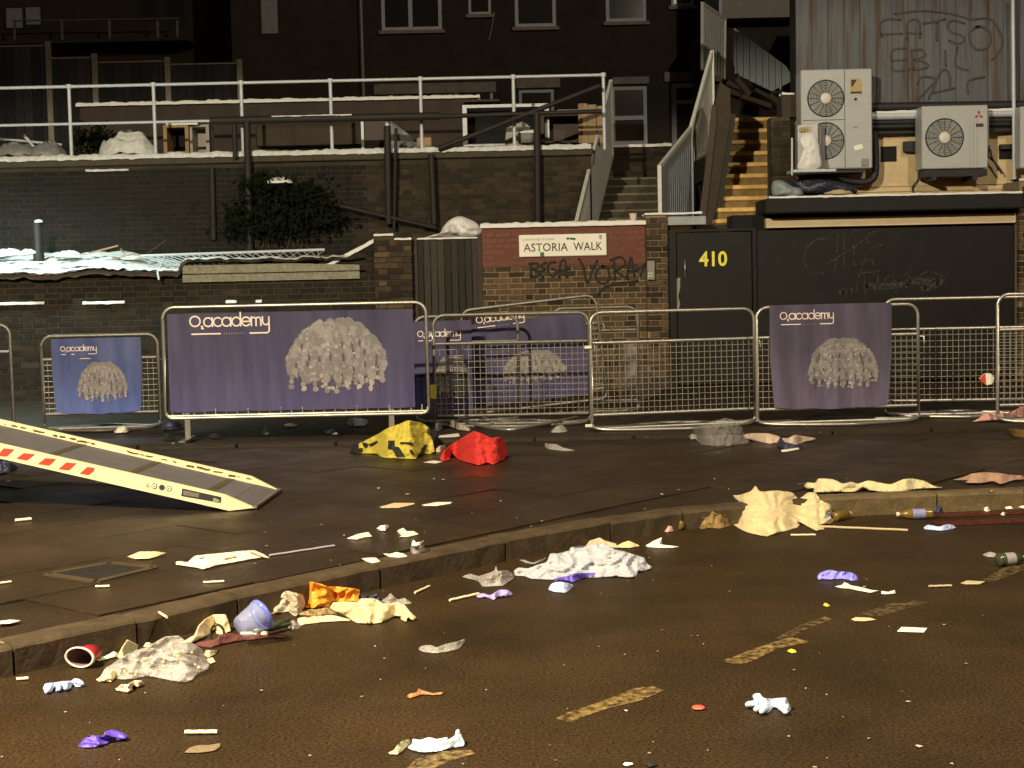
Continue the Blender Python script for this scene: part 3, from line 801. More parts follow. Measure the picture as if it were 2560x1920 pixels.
# ---------------- clutter on the terrace
TZ = uz1 + .09
dw = thing('garden_wall', 'long low garden wall with snow on top, behind the terrace railing', 'wall', Wp(700, 340, 25))
a, c = Wp(200, 262, 25), Wp(1192, 238, 25)
q = MB(); q.box(a.x, c.x, 25, 25.25, TZ - .05, a.z - .03); q.build('wall_body', M['brick_dark'], dw)
snow_strip('crisp snow along the top of the long low garden wall', a.x - .05, c.x + .05, 24.94, 25.3, lambda x: a.z - .03, .06)
q = MB(); P = Wp(1205, 247, 24.9); q.bbox(P.x - .3, P.x + .28, 24.8, 25.3, P.z - .06, P.z - .02, .01); q.build('end_slab', M['stepconc'], dw)
def crate(px0, px1, py0, py1, Y, d, m, nm, label, cat, open_=True, inner='voidblack'):
    a, c = Wp(px0, py1, Y), Wp(px1, py0, Y)
    t = thing(nm, label, cat, ((a.x + c.x) / 2, Y + d / 2, a.z))
    w = .045 + .05 * (c.x - a.x) * .3
    q = MB()
    q.box(a.x, a.x + w, Y, Y + d, a.z, c.z).box(c.x - w, c.x, Y, Y + d, a.z, c.z).box(a.x + w, c.x - w, Y, Y + d, c.z - w * .7, c.z).box(a.x + w, c.x - w, Y, Y + d, a.z, a.z + w * .5)
    q.build('carcass', M[m], t)
    q = MB(); q.box(a.x + w, c.x - w, Y + d * .9, Y + d, a.z + w * .5, c.z - w * .7); q.build('back_panel', M[inner], t)
    return t
crate(410, 470, 312, 384, 23.0, .5, 'wood', 'cupboard', 'open wooden cupboard standing on the terrace behind the railing', 'cupboard')
crate(474, 522, 311, 384, 23.1, .4, 'moonpanel', 'white_cabinet', 'pale cabinet just right of the open wooden cupboard on the terrace', 'cabinet', inner='moonpanel')
crate(1158, 1372, 258, 366, 23.2, .6, 'rail', 'shelf_unit', 'white framed shelf unit with dark interior on the terrace', 'shelf unit')
crate(1352, 1462, 282, 358, 23.0, .5, 'darkwood', 'dark_chest', 'dark red brown chest between the shelf unit and the upright boards', 'chest', inner='redbrown')
snow_strip('thin snow on the top of the pale cabinet on the terrace', Wp(415, 312, 23.0).x, Wp(495, 312, 23.0).x, 23.0, 23.4, lambda x: Wp(450, 312, 23).z, .04)
for k, (xa, xb) in enumerate([(1447, 1468), (1470, 1490), (1493, 1510)]):
    a, c = Wp(xa, 358, 22.9), Wp(xb, 258 + k * 3, 22.9)
    q = MB(); q.bbox(a.x, c.x, 22.9, 22.94, a.z, c.z, .006)
    tag(q.build('timber_board', M['wood']), ['upright pale timber board nearest the dark chest', 'middle upright pale timber board on the terrace', 'upright pale timber board beside the left stair guard'][k], 'board', 'timber boards leaning on the terrace')
a, c = Wp(1262, 366, 22.6), Wp(1325, 308, 22.6)
q = MB(); q.slab([V((a.x, 22.6, a.z)), V((c.x, 22.6, a.z)), V((c.x, 22.6, c.z - .05)), V((c.x - .1, 22.6, c.z + .03)), V((a.x + .03, 22.6, c.z - .06))], (0, .3, 0))
tag(q.build('cardboard_box', M['moonpanel']), 'pale dented box standing in front of the shelf unit', 'box')
a, c = Wp(1042, 370, 22.7), Wp(1080, 336, 22.7)
q = MB(); q.bbox(a.x, c.x, 22.7, 22.95, a.z, c.z, .02); tag(q.build('cardboard_box', M['cardboard']), 'small brown box beside the grey tarpaulin on the terrace', 'box')
q = MB(); o0 = Wp(975, 370, 22.8)
q.grid(lambda u, v: Wp(972 + 74 * u + 4 * math.sin(v * 9), 372 - v * (72 * (1 - .75 * u)), 22.75 + .25 * v) + V((0, .06 * noise.noise(V((u * 5, v * 5, 0))), 0)), 16, 12)
q2 = q; tag(q.build('tarpaulin', M['tarp']), 'grey tarpaulin slumped behind the scaffold post on the terrace', 'tarpaulin')
a, c = Wp(640, 368, 23.4), Wp(910, 306, 23.4)
q = MB(); q.bbox(a.x, c.x, 23.4, 23.8, a.z, c.z, .02); tag(q.build('storage_chest', M['brownboard']), 'long dark brown storage chest behind the railing', 'chest')
a, c = Wp(912, 372, 23.2), Wp(968, 300, 23.2)
q = MB(); q.bbox(a.x, c.x, 23.2, 23.3, a.z, c.z, .006); tag(q.build('red_door', M['redbrown']), 'old red brown door panel leaning right of the brown chest', 'door panel')
q = MB(); q.box(Wp(907, 360, 23.15).x - .02, Wp(907, 360, 23.15).x + .02, 23.15, 23.19, Wp(907, 372, 23.15).z, Wp(907, 302, 23.15).z); tag(q.build('pale_post', M['rail']), 'thin pale post beside the red brown door panel', 'post')
a = Wp(1315, 358, 22.4)
q = MB(); q.lathe([(.0, 0), (.11, .0), (.12, .12), (.10, .14)], a, a + V((0, 0, 1)), 16); tag(q.build('bucket', M['grey']), 'grey bucket with snow on its rim beside the pale dented box', 'bucket')
snow_strip('curl of snow on the grey bucket', a.x - .11, a.x + .11, 22.3, 22.5, lambda x: a.z + .14, .05)
# rubble and snow at the left end of the terrace
for i, (px, py, w, h) in enumerate([(320, 384, 90, 50), (40, 388, 70, 30), (120, 390, 60, 35)]):
    P = Wp(px, py, 22.5); s_ = 22.5 / F
    q = MB(); q.grid(lambda u, v: P + V((math.cos(u * 6.283) * w * s_ * math.sin(v * 1.57) * .8, math.sin(u * 6.283) * .25 * math.sin(v * 1.57), h * s_ * math.cos(v * 1.57) * (1 + .5 * noise.noise(V((u * 7 + i * 5, v * 4, 2)))) - .02 + .05 * noise.noise(V((u * 17, v * 12, i))))), 26, 12)
    tag(q.build('rubble_heap', M['slush' if i < 1 else 'tarp']), ['snow covered rubble heap left of the wooden cupboard', 'dark sack heap at the far left of the terrace', 'grey green heap beside the first railing post'][i], 'rubble', None, 'stuff')
pipe((-20, 345), (155, 362), .02, 'thin_pole', 'rail', tp := thing('leaning_pole', 'thin pole lying across the heaps at the left end of the terrace', 'pole', Wp(80, 360, 22.7)), 22.7)
pipe((60, 338), (85, 368), .025, 'bent_end', 'rail', tp, 22.6)
sb = thing('shrub', 'low dark shrub behind the railing left of the rubble heap', 'shrub', Wp(230, 384, 23))
q = MB()
for k in range(500):
    P = Wp(240 + R.gauss(0, 28), 350 + R.gauss(0, 16), 23 + R.uniform(-.2, .2)); n = V((R.gauss(0, 1), -1, R.gauss(0, 1))).normalized(); t = n.orthogonal().normalized(); w = n.cross(t)
    q.add([P - t * .04, P - w * .02, P + t * .04, P + w * .02], [(0, 1, 2, 3)])
tag(q.build('leaves', M['leaf'], sb, fix=False), kind='stuff')
q = MB(); q.tube([Wp(240, 388, 23), Wp(242, 340, 23)], .015, 6); q.build('stem', M['darkwood'], sb)

# ================================================================== LEFT STAIR WITH GUARDS
st = thing('staircase', 'dirty concrete staircase climbing to the terrace behind the sign wall', 'staircase', (1.5, 22.6, 1.6))
sx0 = lambda Y: Wp(1500, 450, Y).x - .05
zt = Wp(1580, 364, 24.1).z
for n in range(8):
    Y = 22.2 + .27 * n; z = 2.17 + (zt - .5 - 2.17) * n / 7
    q = MB(); xa = Wp(1480 + 5 * n, 450, Y).x; xb = Wp(1665 + 3 * n, 450, Y).x
    q.bbox(xa, xb, Y, Y + 2.8 - .27 * n, z - .35, z, .012)
    q.build('step', M['stepconc'], st)
    q = MB(); q.bbox(xa + .01, xb - .01, Y - .012, Y + .045, z - .028, z + .006, .004); q.build('nosing', M['nosing'], st)
# brick riser wall under the landing
lw2 = thing('landing_wall', 'short brick wall under the snowy landing at the head of the staircase', 'wall', Wp(1590, 420, 24.5))
a, c = Wp(1525, 420, 24.5), Wp(1655, 366, 24.5)
core(lw2, a.x, c.x + .4, 24.51, 24.8, 2.4, c.z, 'mortar_dark'); brick_wall(lw2, a.x, c.x + .4, c.z - .6, c.z, 24.5, lambda x, z: 'brick_dirty_dim')
snow_strip('straight line of snow on the landing at the stair head', a.x, c.x + .15, 24.47, 24.8, lambda x: c.z, .05)
def guard(label, T0, T1, B0, B1, nbar, barw, edge='bluegrey2', m='bluegrey', group='mesh guards beside the stairs', dep=.035, sheet=False):
    t = thing('stair_guard', label, 'stair guard', B0, group)
    T0, T1, B0, B1 = map(V, (T0, T1, B0, B1))
    n = (T1 - T0).cross(V((0, 0, 1))).normalized()
    q = MB(); q.bar(T0, T1, .05, .05); q.build('top_rail', M[edge], t)
    q = MB(); q.bar(B0, B1, .04, .04); q.build('bottom_rail', M[m], t)
    q = MB(); q.bar(T0 + V((0, 0, .02)), B0, .06, .05, up=(1, 0, 0)); q.build('end_post', M[edge], t)
    q = MB(); q.bar(T1 + V((0, 0, .02)), B1, .05, .05, up=(1, 0, 0)); q.build('end_post', M[m], t)
    if sheet:
        q = MB(); q.slab([T0 - V((0, 0, .03)), T1 - V((0, 0, .03)), B1, B0], n * .006); q.build('mesh_sheet', M[m], t)
    for k in range(1, nbar):
        q = MB(); q.bar(T0.lerp(T1, k / nbar), B0.lerp(B1, k / nbar), barw, dep, up=(T1 - T0).normalized())
        q.build('bar', M[m], t)
    return t
guard('pale barred stair guard left of the concrete staircase', Wp(1440, 560, 20.75), Wp(1527, 203, 24.5), Wp(1440, 560, 20.75) - V((0, 0, 1.05)), V((Wp(1527, 203, 24.5).x, 24.5, Wp(1534, 392, 24.5).z)), 30, .022, m='bluegrey2')
guard('pale barred lower stair guard right of the concrete staircase, on the pillar', Wp(1648, 418, 20.9), Wp(1727, 320, 22.2), V((Wp(1648, 418, 20.9).x, 20.9, Wp(1650, 535, 20.9).z)), V((Wp(1727, 320, 22.2).x, 22.2, Wp(1733, 545, 22.2).z)), 16, .022, sheet=True)
guard('pale barred upper stair guard rising above the lower right one', Wp(1727, 322, 22.25), Wp(1780, 130, 22.95), Wp(1732, 402, 22.25), Wp(1783, 374, 22.95), 14, .02, m='bluegrey2', sheet=True)  # paler paint makes up for the weak light on this guard
guard('tall grey landing guard high behind the stairs, under the dark eaves', Wp(1755, 8, 26.0), Wp(1812, 48, 26.6), Wp(1755, 172, 26.0), Wp(1810, 200, 26.6), 8, .04, m='bluegrey2', sheet=True)
fp = thing('corrugated_panel', 'blue grey corrugated panel sloping down behind the yellow steps', 'panel', Wp(1890, 200, 25.5))
pts = [(1836, 70), (1965, 165), (1985, 200), (1930, 228), (1850, 190), (1834, 160)]
q = MB(); q.slab([Wp(x, y, 25.5) for x, y in pts], (0, .06, 0)); q.build('sheet', M['bluegrey'], fp)
for k in range(8):
    xx = 1838 + k * 16; yb = 70 + (xx - 1836) * .74
    q = MB(); q.tube([Wp(xx, yb + 4, 25.49), Wp(xx + 2, min(190 + (xx - 1850) * .46, 224), 25.49)], .022, 6); q.build('rib', M['bluegrey'], fp)
# stair side boarding and yellow steps
sd = thing('stair_side_wall', 'brown boarded side wall leaning between the stair guards and yellow steps', 'wall', Wp(1800, 560, 21.3))
q = MB(); q.slab([Wp(x, y, 21.5) for x, y in [(1748, 568), (1797, 568), (1840, 286), (1826, 284), (1826, 222), (1800, 205), (1790, 250), (1772, 380)]], (.03, .5, 0)); q.build('boarding', M['brownboard'], sd)
q = MB(); q.slab([Wp(x, y, 21.46) for x, y in [(1745, 568), (1762, 568), (1792, 300), (1789, 262), (1780, 262), (1768, 380)]], (.0, .03, 0)); q.build('reddish_edge', M['redbrown'], sd)
q = MB(); q.slab([Wp(x, y, 21.46) for x, y in [(1783, 568), (1797, 568), (1840, 288), (1830, 288)]], (.0, .03, 0)); q.build('stringer', M['polemat'], sd)
q = MB(); q.box(Wp(1735, 575, 21).x, Wp(1905, 575, 21).x, 20.95, 21.4, Wp(1800, 580, 21).z - .3, Wp(1800, 562, 21).z); q.build('foot_block', M['brownboard'], sd)
ys = thing('yellow_staircase', 'worn yellow painted steps climbing beside the air conditioners', 'staircase', Wp(1870, 560, 21))
for n in range(10):
    Y = 21.05 + .25 * n
    y_ = 548 - 28.2 * n
    a = Wp(1790 + 5.0 * n, y_, Y); c = Wp(1925 if n < 7 else 1948, y_, Y)
    q = MB(); q.box(a.x + .005, c.x + .295, Y + .035, Y + 1.2, a.z - .4, a.z - .062); q.build('riser', M['yellowriser'], ys)
    q = MB(); q.bbox(a.x, c.x + .3, Y, Y + .4, a.z - .06, a.z, .012); q.build('tread', M['yellowstep'], ys)
sp = thing('stair_pillar', 'narrow grey brick pillar between the yellow steps and the big air conditioner', 'pillar', Wp(1950, 465, 20.75))
a, c = Wp(1928, 470, 20.75), Wp(1976, 292, 20.75)
core(sp, a.x + .01, c.x - .01, 20.76, 21.1, a.z - .3, c.z, 'mortar_dark'); brick_wall(sp, a.x, c.x, a.z - .3, c.z, 20.75, lambda x, z: 'brick_dirty_dim')
a2, c2 = Wp(1955, 292, 20.8), Wp(1990, 236, 20.8)
core(sp, a2.x, c2.x, 20.81, 21.2, a2.z, c2.z, 'brownboard', 'upper_block')
snow_strip('dab of snow on the narrow brick pillar beside the yellow steps', a2.x, c2.x - .02, 20.8, 21.0, lambda x: c2.z, .03)
db = thing('rubble_pile', 'dark broken roofing and rubble at the head of the yellow steps', 'rubble', Wp(1900, 270, 24))
for k in range(14):
    P = Wp(R.uniform(1800, 1960), 0, 24); t = (P.x / 24 * F + CX - 1800) / 160
    P = Wp(1800 + 160 * t, 215 + 50 * t + R.uniform(-14, 16), 23.9 + R.uniform(-.3, .3))
    an = R.uniform(-.9, -.2)
    q = MB(); q.obox(P, V((math.cos(an), .2, math.sin(an))) * R.uniform(.12, .3), V((0, .15, 0)), V((-math.sin(an), 0, math.cos(an))) * R.uniform(.015, .05))
    q.build('slate' if k % 3 else 'brick_piece', M[R.choice(['brownboard', 'polemat', 'redbrown', 'brownboard'])], db)
# ================================================================== RIGHT BUILDING WITH AIR CONDITIONERS
BY = 20.95
rb = thing('rear_building', 'beige rendered building with grey streaked cladding above, over the garage', 'building', (6.2, BY, fz1 - .2))
xb0 = Wp(1990, 200, BY).x; xb1 = 9.5
zq = Wp(2300, 262, BY).z; zbt = Wp(2300, 285, BY).z
q = MB(); q.box(xb0, xb1, BY, BY + .55, 2.3, zbt).box(xb0 + 1.5, xb1, BY + .552, 27, 2.3, zbt); q.build('rendered_wall', M['beige'], rb)
q = MB(); q.box(xb0 + .02, xb1, BY + .04, BY + .54, zbt + .002, 6.6).box(xb0 + 1.52, xb1, BY + .542, 26.9, zbt + .002, 6.6); q.build('upper_core', M['voidblack'], rb)
nb = 26; wbd = (xb1 - xb0) / nb
for k in range(nb):
    q = MB(); dy = R.uniform(-.01, .008)
    q.bbox(xb0 + k * wbd + .002, xb0 + (k + 1) * wbd - .002, BY - .03 + dy, BY + .035, zq, 6.6, .004); q.build('cladding_board', M['panel'], rb)
q = MB(); q.box(xb0, xb1, BY - .06, BY - .002, zbt - .02, zq - .004); q.build('shadow_gap_board', M['pipe'], rb)
for (a, c) in [((2202, 404), (2240, 366)), ((2497, 398), (2528, 368))]:
    A, C_ = Wp(*a, BY), Wp(*c, BY)
    q = MB(); q.box(A.x, C_.x, BY - .02, BY - .004, A.z, C_.z); q.build('air_vent', M['voidblack'], rb)
    q = MB(); q.bar((A.x, BY - .02, C_.z + .006), (C_.x, BY - .02, C_.z + .006), .03, .012); q.build('vent_hood', M['beige'], rb)
for yy in (463, 476):
    P = Wp(2330, yy, BY)
    q = MB(); q.box(xb0 + .6, xb1, BY - .02, BY - .003, P.z - .006, P.z + .006); q.build('render_ledge', M['beige'], rb)
# pipes along the wall
pp = thing('pipe_run', 'snow topped pale pipe and black conduits along the beige wall between the units', 'pipes', Wp(2300, 300, BY - .1))
q = MB(); q.tube([Wp(2165, 291, BY - .16), Wp(2585, 281, BY - .16)], .055, 12); q.build('pale_pipe', M['rail'], pp)
for k, (ya, yb, r) in enumerate([(306, 299, .05), (318, 308, .035), (334, 322, .03), (268, 262, .06)]):
    q = MB(); q.tube([Wp(2165, ya, BY - .1), Wp(2585, yb, BY - .1)], r, 8); q.build('conduit', M['pipe'], pp)
snow_strip('bright snow line on the pale pipe behind the air conditioners', Wp(2180, 288, BY).x, Wp(2570, 282, BY).x, BY - .21, BY - .11, lambda x: Wp(2300, 286, BY - .16).z + .02, .035)
q = MB(); q.tube([Wp(2532, -10, BY - .2), Wp(2536, 452, BY - .2)], .026, 10)
tag(q.build('downpipe', M['rail']), 'thin pale downpipe running down the cladding near the right edge', 'pipe')
def cable(pts, Y, r, label, root=None, nm='cable'):
    q = MB(); q.tube(crom([Wp(x, y, Y) for x, y in pts], 5), r, 6); o = q.build(nm, M['pipe'], root)
    return o if root else tag(o, label, 'cable', 'cables hanging on the beige wall')
cable(zm(1860, 0, [(1270, 1130), (1380, 1140), (1375, 1300), (1380, 1400), (1330, 1480), (1345, 1530)]), BY - .05, .008, 'thin cable drooping between the two big air conditioners')
cable(zm(1860, 0, [(1945, 1180), (1960, 1250), (2000, 1310), (2040, 1370)]), BY - .15, .014, 'black cable curling out at the right of the single fan unit')
cable(zm(1860, 0, [(1940, 1150), (1930, 1230), (1985, 1290), (2010, 1350)]), BY - .13, .012, 'second black cable hanging beside the single fan unit')
cable(zm(1860, 0, [(1950, 1040), (2100, 1030), (2212, 1025)]), BY - .15, .02, 'black pipe leaving the single fan unit to the right')

def fan(root, px, py, rpx, Y, rings=9):
    c = Wp(px, py, Y); r = rpx * Y / F
    q = MB(); q.lathe([(r * 1.02, .002), (r * 1.02, -.012), (r * .96, -.014), (r * .94, .02), (.0, .03)], c, c + V((0, 1, 0)), 40); q.build('fan_recess', M['acgrey'], root)  # shade inside the recess is put into the near-black colour
    q = MB()
    for k in range(rings):
        rr = r * (.28 + .68 * k / (rings - 1))
        q.tube([c + V((math.cos(t) * rr, -.016, math.sin(t) * rr)) for t in [i * 6.283 / 40 for i in range(40)]], .0032, 4, True)
    for k in range(16):
        t = k * 6.283 / 16; q.tube([c + V((math.cos(t) * r * .25, -.017, math.sin(t) * r * .25)), c + V((math.cos(t) * r * .99, -.017, math.sin(t) * r * .99))], .003, 4)
    tag(q.build('grille_wires', M['wiregrey'], root, fix=False), kind='stuff')
    q = MB(); q.lathe([(.0, -.032), (r * .26, -.030), (r * .30, -.022), (r * .30, 0)], c, c + V((0, 1, 0)), 24); q.build('fan_hub', M['achub'], root)
AY = 20.48
a1 = thing('air_conditioner', 'tall white twin fan air conditioner on the left of the beige wall', 'air conditioner', Wp(2094, 425, AY), 'air conditioner units on the beige wall')
A, C_ = Wp(2004, 424, AY), Wp(2180, 171, AY)
q = MB(); q.bbox(A.x, C_.x, AY, AY + .36, A.z, C_.z, .014); q.build('casing', M['acwhite'], a1)
q = MB(); P0, P1 = Wp(2113, 420, AY), Wp(2116, 174, AY); q.box(P0.x - .004, P0.x + .003, AY - .004, AY + .002, P0.z, P1.z); q.box(A.x + .02, P0.x, AY - .003, AY + .002, Wp(2060, 300, AY).z - .004, Wp(2060, 300, AY).z + .004); q.build('panel_seam', M['acgrey'], a1)
fan(a1, 2064, 246, 45, AY); fan(a1, 2064, 352, 45, AY)
q = MB(); P0, P1 = Wp(2126, 236, AY), Wp(2154, 196, AY); q.box(P0.x, P1.x, AY - .006, AY - .001, P0.z, P1.z)
q.build('gold_badge', M['gold'], a1)
q = MB(); q.poly([V((P0.x + .01, AY - .008, P1.z - .015)), V((P0.x + .085, AY - .008, P1.z - .015)), V((P0.x + .03, AY - .008, P1.z - .105)), V((P0.x + .01, AY - .008, P1.z - .105))]).poly([V((P0.x, AY - .008, P0.z + .01)), V((P1.x, AY - .008, P0.z + .01)), V((P1.x, AY - .008, P0.z + .035)), V((P0.x, AY - .008, P0.z + .035))])
q.build('badge_print', M['signblack'], a1)
q = MB(); P = Wp(2139, 248, AY); q.lathe([(0, -.004), (.02, -.004), (.02, 0)], P, P + V((0, 1, 0)), 12); q.build('round_sticker', M['acgrey'], a1)
q = MB(); P = Wp(2146, 368, AY); q.obox(P + V((0, -.003, 0)), V((.055, 0, .014)), V((0, .001, 0)), V((-.01, 0, .03))); q.build('paper_label', M['white'], a1)
q = MB(); P = Wp(2139, 318, AY); q.box(P.x - .03, P.x + .03, AY - .003, AY - .0, P.z - .009, P.z + .009); q.build('type_plate', M['grey'], a1)
q = MB(); P = Wp(2162, 406, AY); q.bbox(P.x - .045, P.x + .045, AY - .02, AY, P.z - .05, P.z + .05, .006); q.build('connector_cover', M['grey'], a1)
q = MB(); P0 = Wp(2030, 440, AY); q.box(A.x - .02, C_.x - .1, AY + .02, AY + .42, A.z - .05, A.z - .012); q.build('bracket', M['pipe'], a1)
q = MB(); q.tube(crom([Wp(x, y, AY + .25) for x, y in [(2186, 330), (2189, 400), (2186, 440), (2165, 455), (2120, 452), (2040, 440)]], 5), .05, 8); q.build('insulated_pipe', M['pipe'], a1)
# small angled unit in front
a2 = thing('air_conditioner', 'small white unit with crumpled plastic against it, in front of the twin fan unit', 'air conditioner', Wp(2024, 428, 20.2), 'air conditioner units on the beige wall')
f0, f1, f2 = Wp(1995, 424, 20.2), Wp(2045, 418, 20.12), Wp(2063, 418, 20.42)
zt_ = Wp(2010, 313, 20.2).z; zt2_ = Wp(2055, 313, 20.3).z
bp = [V((f0.x, f0.y, f0.z)), V((f1.x, f1.y, f0.z)), V((f2.x, f2.y, f0.z)), V((f0.x + .02, f2.y + .06, f0.z))]
q = MB(); q.slab(bp, (0, 0, zt_ - f0.z)); q.build('casing', M['acwhite'], a2)
q = MB()
for (ya, yb) in [(318, 330)]:
    for xx in range(6):
        P = Wp(2001 + xx * 6.5, 324, 20.17); q.box(P.x - .012, P.x + .012, 20.145, 20.16, P.z - .03, P.z + .03)
q.build('intake_grille', M['gold'], a2)
q = MB()
for t in (.35, .7):
    p = f1.lerp(f2, t); q.bar(V((p.x, p.y - .004, f0.z + .02)), V((p.x, p.y - .004, zt_ - .02)), .008, .006, up=(0, 1, 0))
q.build('side_ridges', M['grey'], a2)
q = MB(); q.bbox(Wp(1977, 436, 20.2).x, Wp(2085, 430, 20.2).x, 20.05, 20.5, f0.z - .045, f0.z - .008, .006); q.build('shelf', M['rail'], a2)
q = MB(); q.tube([Wp(1980, 438, 20.1), Wp(1980, 345, 20.1)], .014, 6); q.build('stay_rod', M['rail'], a2)
# single fan unit
a3 = thing('air_conditioner', 'white single fan air conditioner with red emblem, right of the vent hole', 'air conditioner', Wp(2386, 424, AY), 'air conditioner units on the beige wall')
A, C_ = Wp(2305, 423, AY), Wp(2470, 262, AY)
q = MB(); q.bbox(A.x, C_.x, AY, AY + .34, A.z, C_.z, .012); q.build('casing', M['acwhite'], a3)
fan(a3, 2361, 344, 47, AY)
def rhomb(q, cx, cz, a, b, an, Y):
    ca, sa = math.cos(an), math.sin(an)
    q.poly([V((cx + (u * ca - w * sa), Y, cz + (u * sa + w * ca))) for u, w in ((0, -a), (b, 0), (0, a), (-b, 0))])
P = Wp(2447, 288, AY); q = MB(); rr = .034
for an in (math.pi / 2, math.pi * 7 / 6, math.pi * 11 / 6):
    rhomb(q, P.x + math.cos(an) * rr * 1.0, P.z + math.sin(an) * rr * 1.0, rr, rr * .58, an - math.pi / 2, AY - .004)
q.build('red_emblem', M['red'], a3)
q = MB(); P = Wp(2449, 313, AY); q.box(P.x - .05, P.x + .05, AY - .004, AY, P.z - .022, P.z + .022); q.build('rating_plate', M['acgrey'], a3)
q = MB()
for k in range(3): 
    P = Wp(2425 + k * 9, 380, AY); q.box(P.x - .002, P.x + .002, AY - .003, AY + .001, A.z + .03, Wp(2425, 300, AY).z)
q.build('casing_groove', M['grey'], a3)
q = MB(); q.box(A.x + .03, C_.x - .0, AY + .03, AY + .34, A.z - .10, A.z - .012); q.build('mounting_rail', M['pipe'], a3)
for px in (2335, 2437):
    q = MB(); P = Wp(px, 446, AY); q.box(P.x - .03, P.x + .03, AY - .02, AY + .46, P.z - .02, A.z - .1); q.build('bracket', M['pipe'], a3)
q = MB(); P0, P1 = Wp(2470, 410, AY), Wp(2477, 275, AY); q.bbox(C_.x + .001, P1.x + .01, AY + .1, AY + .3, P0.z + .25, P1.z, .01); q.build('valve_cover', M['acwhite'], a3)
# sliver of a third unit
a4 = thing('air_conditioner', 'edge of another white unit cut off by the right side of the view', 'air conditioner', Wp(2590, 424, AY), 'air conditioner units on the beige wall')
A, C_ = Wp(2552, 420, AY), Wp(2720, 262, AY); q = MB(); q.bbox(A.x, C_.x, AY + .02, AY + .34, A.z, C_.z, .012); q.build('casing', M['acwhite'], a4)
fan(a4, 2612, 342, 45, AY + .02)
q = MB(); q.box(Wp(2255, 300, BY).x, Wp(2300, 300, BY).x, BY - .14, BY - .03, Wp(2280, 380, BY).z, Wp(2280, 355, BY).z)
tag(q.build('junction_box', M['pipe']), 'black junction box left of the single fan unit', 'junction box')
q = MB(); q.box(Wp(2495, 300, BY).x, Wp(2545, 300, BY).x, BY - .12, BY - .03, Wp(2520, 374, BY).z, Wp(2520, 362, BY).z)
tag(q.build('cable_tray', M['pipe']), 'black cable tray right of the single fan unit', 'cable tray')
# sacks and snow under the twin unit
# ================================================================== FAR HOUSES
HY = 32.0
hs = thing('terraced_house', 'dark brick rear facade of houses with white window frames, across the top', 'building', (1.5, HY, 3.4))
q = MB(); q.box(-5.6, 7.2, HY, HY + 6, 3.0, 12); q.build('wall', M['brick_dark'], hs)
def window(root, x0, y0, x1, y1, Y, split=None, trans=None, blind=None, sill=True, fw=.07, m='frame'):
    A, C_ = Wp(x0, y1, Y), Wp(x1, y0, Y)
    q = MB()
    q.box(A.x, A.x + fw, Y - .03, Y + .04, A.z, C_.z).box(C_.x - fw, C_.x, Y - .03, Y + .04, A.z, C_.z).box(A.x + fw, C_.x - fw, Y - .03, Y + .04, A.z, A.z + fw).box(A.x + fw, C_.x - fw, Y - .03, Y + .04, C_.z - fw, C_.z)
    if split: xs = A.x + (C_.x - A.x) * split; q.box(xs - fw * .6, xs + fw * .6, Y - .032, Y + .04, A.z + fw, C_.z - fw)
    if trans: zs_ = A.z + (C_.z - A.z) * trans; q.box(A.x + fw, C_.x - fw, Y - .034, Y + .04, zs_ - fw * .6, zs_ + fw * .6)
    w = q.build('window', M[m], root)
    q = MB(); q.box(A.x + fw, C_.x - fw, Y - .012, Y - .004, A.z + fw, C_.z - fw); q.build('pane', M['glass'], w)
    if blind:
        q = MB(); zb = A.z + (C_.z - A.z) * blind; q.box(A.x + fw + .01, C_.x - fw - .01, Y - .003, Y - .001, zb, C_.z - fw - .01); q.build('blind', M['blind'], w)
    if sill:
        q = MB(); q.box(A.x - .06, C_.x + .06, Y - .1, Y - .031, A.z - .07, A.z - .003); q.build('sill', M['render'], w)
window(hs, 955, -140, 1100, 78, HY, split=.48)
window(hs, 1172, -120, 1224, 37, HY, fw=.05)
window(hs, 1288, -150, 1386, 69, HY)
window(hs, 1515, -150, 1612, 56, HY)
window(hs, 1678, -100, 1732, 16, HY, fw=.05)
window(hs, 1530, 216, 1616, 362, HY, trans=.46, blind=.5)
window(hs, 1140, 222, 1232, 372, HY, fw=.06)
window(hs, 1300, 224, 1384, 372, HY, fw=.06)
for (x0, y0, x1, y1) in [(1530, 192, 1622, 212), (1660, 180, 1740, 206), (1290, 196, 1400, 222), (935, 205, 1240, 238)]:
    A, C_ = Wp(x0, y1, HY), Wp(x1, y0, HY); q = MB(); q.bbox(A.x, C_.x, HY - .08, HY - .003, A.z, C_.z, .01); q.build('lintel', M['render'], hs)
A, C_ = Wp(1680, 372, HY), Wp(1745, 208, HY)
q = MB(); q.box(A.x, A.x + .1, HY - .06, HY - .002, A.z, C_.z).box(C_.x - .1, C_.x, HY - .06, HY - .002, A.z, C_.z).box(A.x + .1, C_.x - .1, HY - .06, HY - .002, C_.z - .1, C_.z).box(A.x + .1, C_.x - .1, HY - .06, HY - .002, C_.z - .42, C_.z - .34)
dd = q.build('door_frame', M['frame'], hs)
q = MB(); q.box(A.x + .1, C_.x - .1, HY - .03, HY - .002, A.z, C_.z - .42); q.build('door', M['brownboard'], dd)
q = MB(); q.box(A.x + .1, C_.x - .1, HY - .02, HY - .002, C_.z - .34, C_.z - .1); q.build('fanlight', M['glass'], dd)
q = MB(); q.tube([(Wp(901, 0, HY).x, HY - .08, 12), (Wp(903, 0, HY).x, HY - .08, 4.9)], .055, 8); q.build('downpipe', M['galv_dull'], hs)
q = MB(); q.tube([Wp(1236, 30, HY - .05), Wp(1228, 75, HY - .05), Wp(1222, 100, HY - .05)], .02, 6); q.build('waste_pipe', M['galv_dull'], hs)
A, C_ = Wp(1805, 46, 29), Wp(1965, -60, 29)
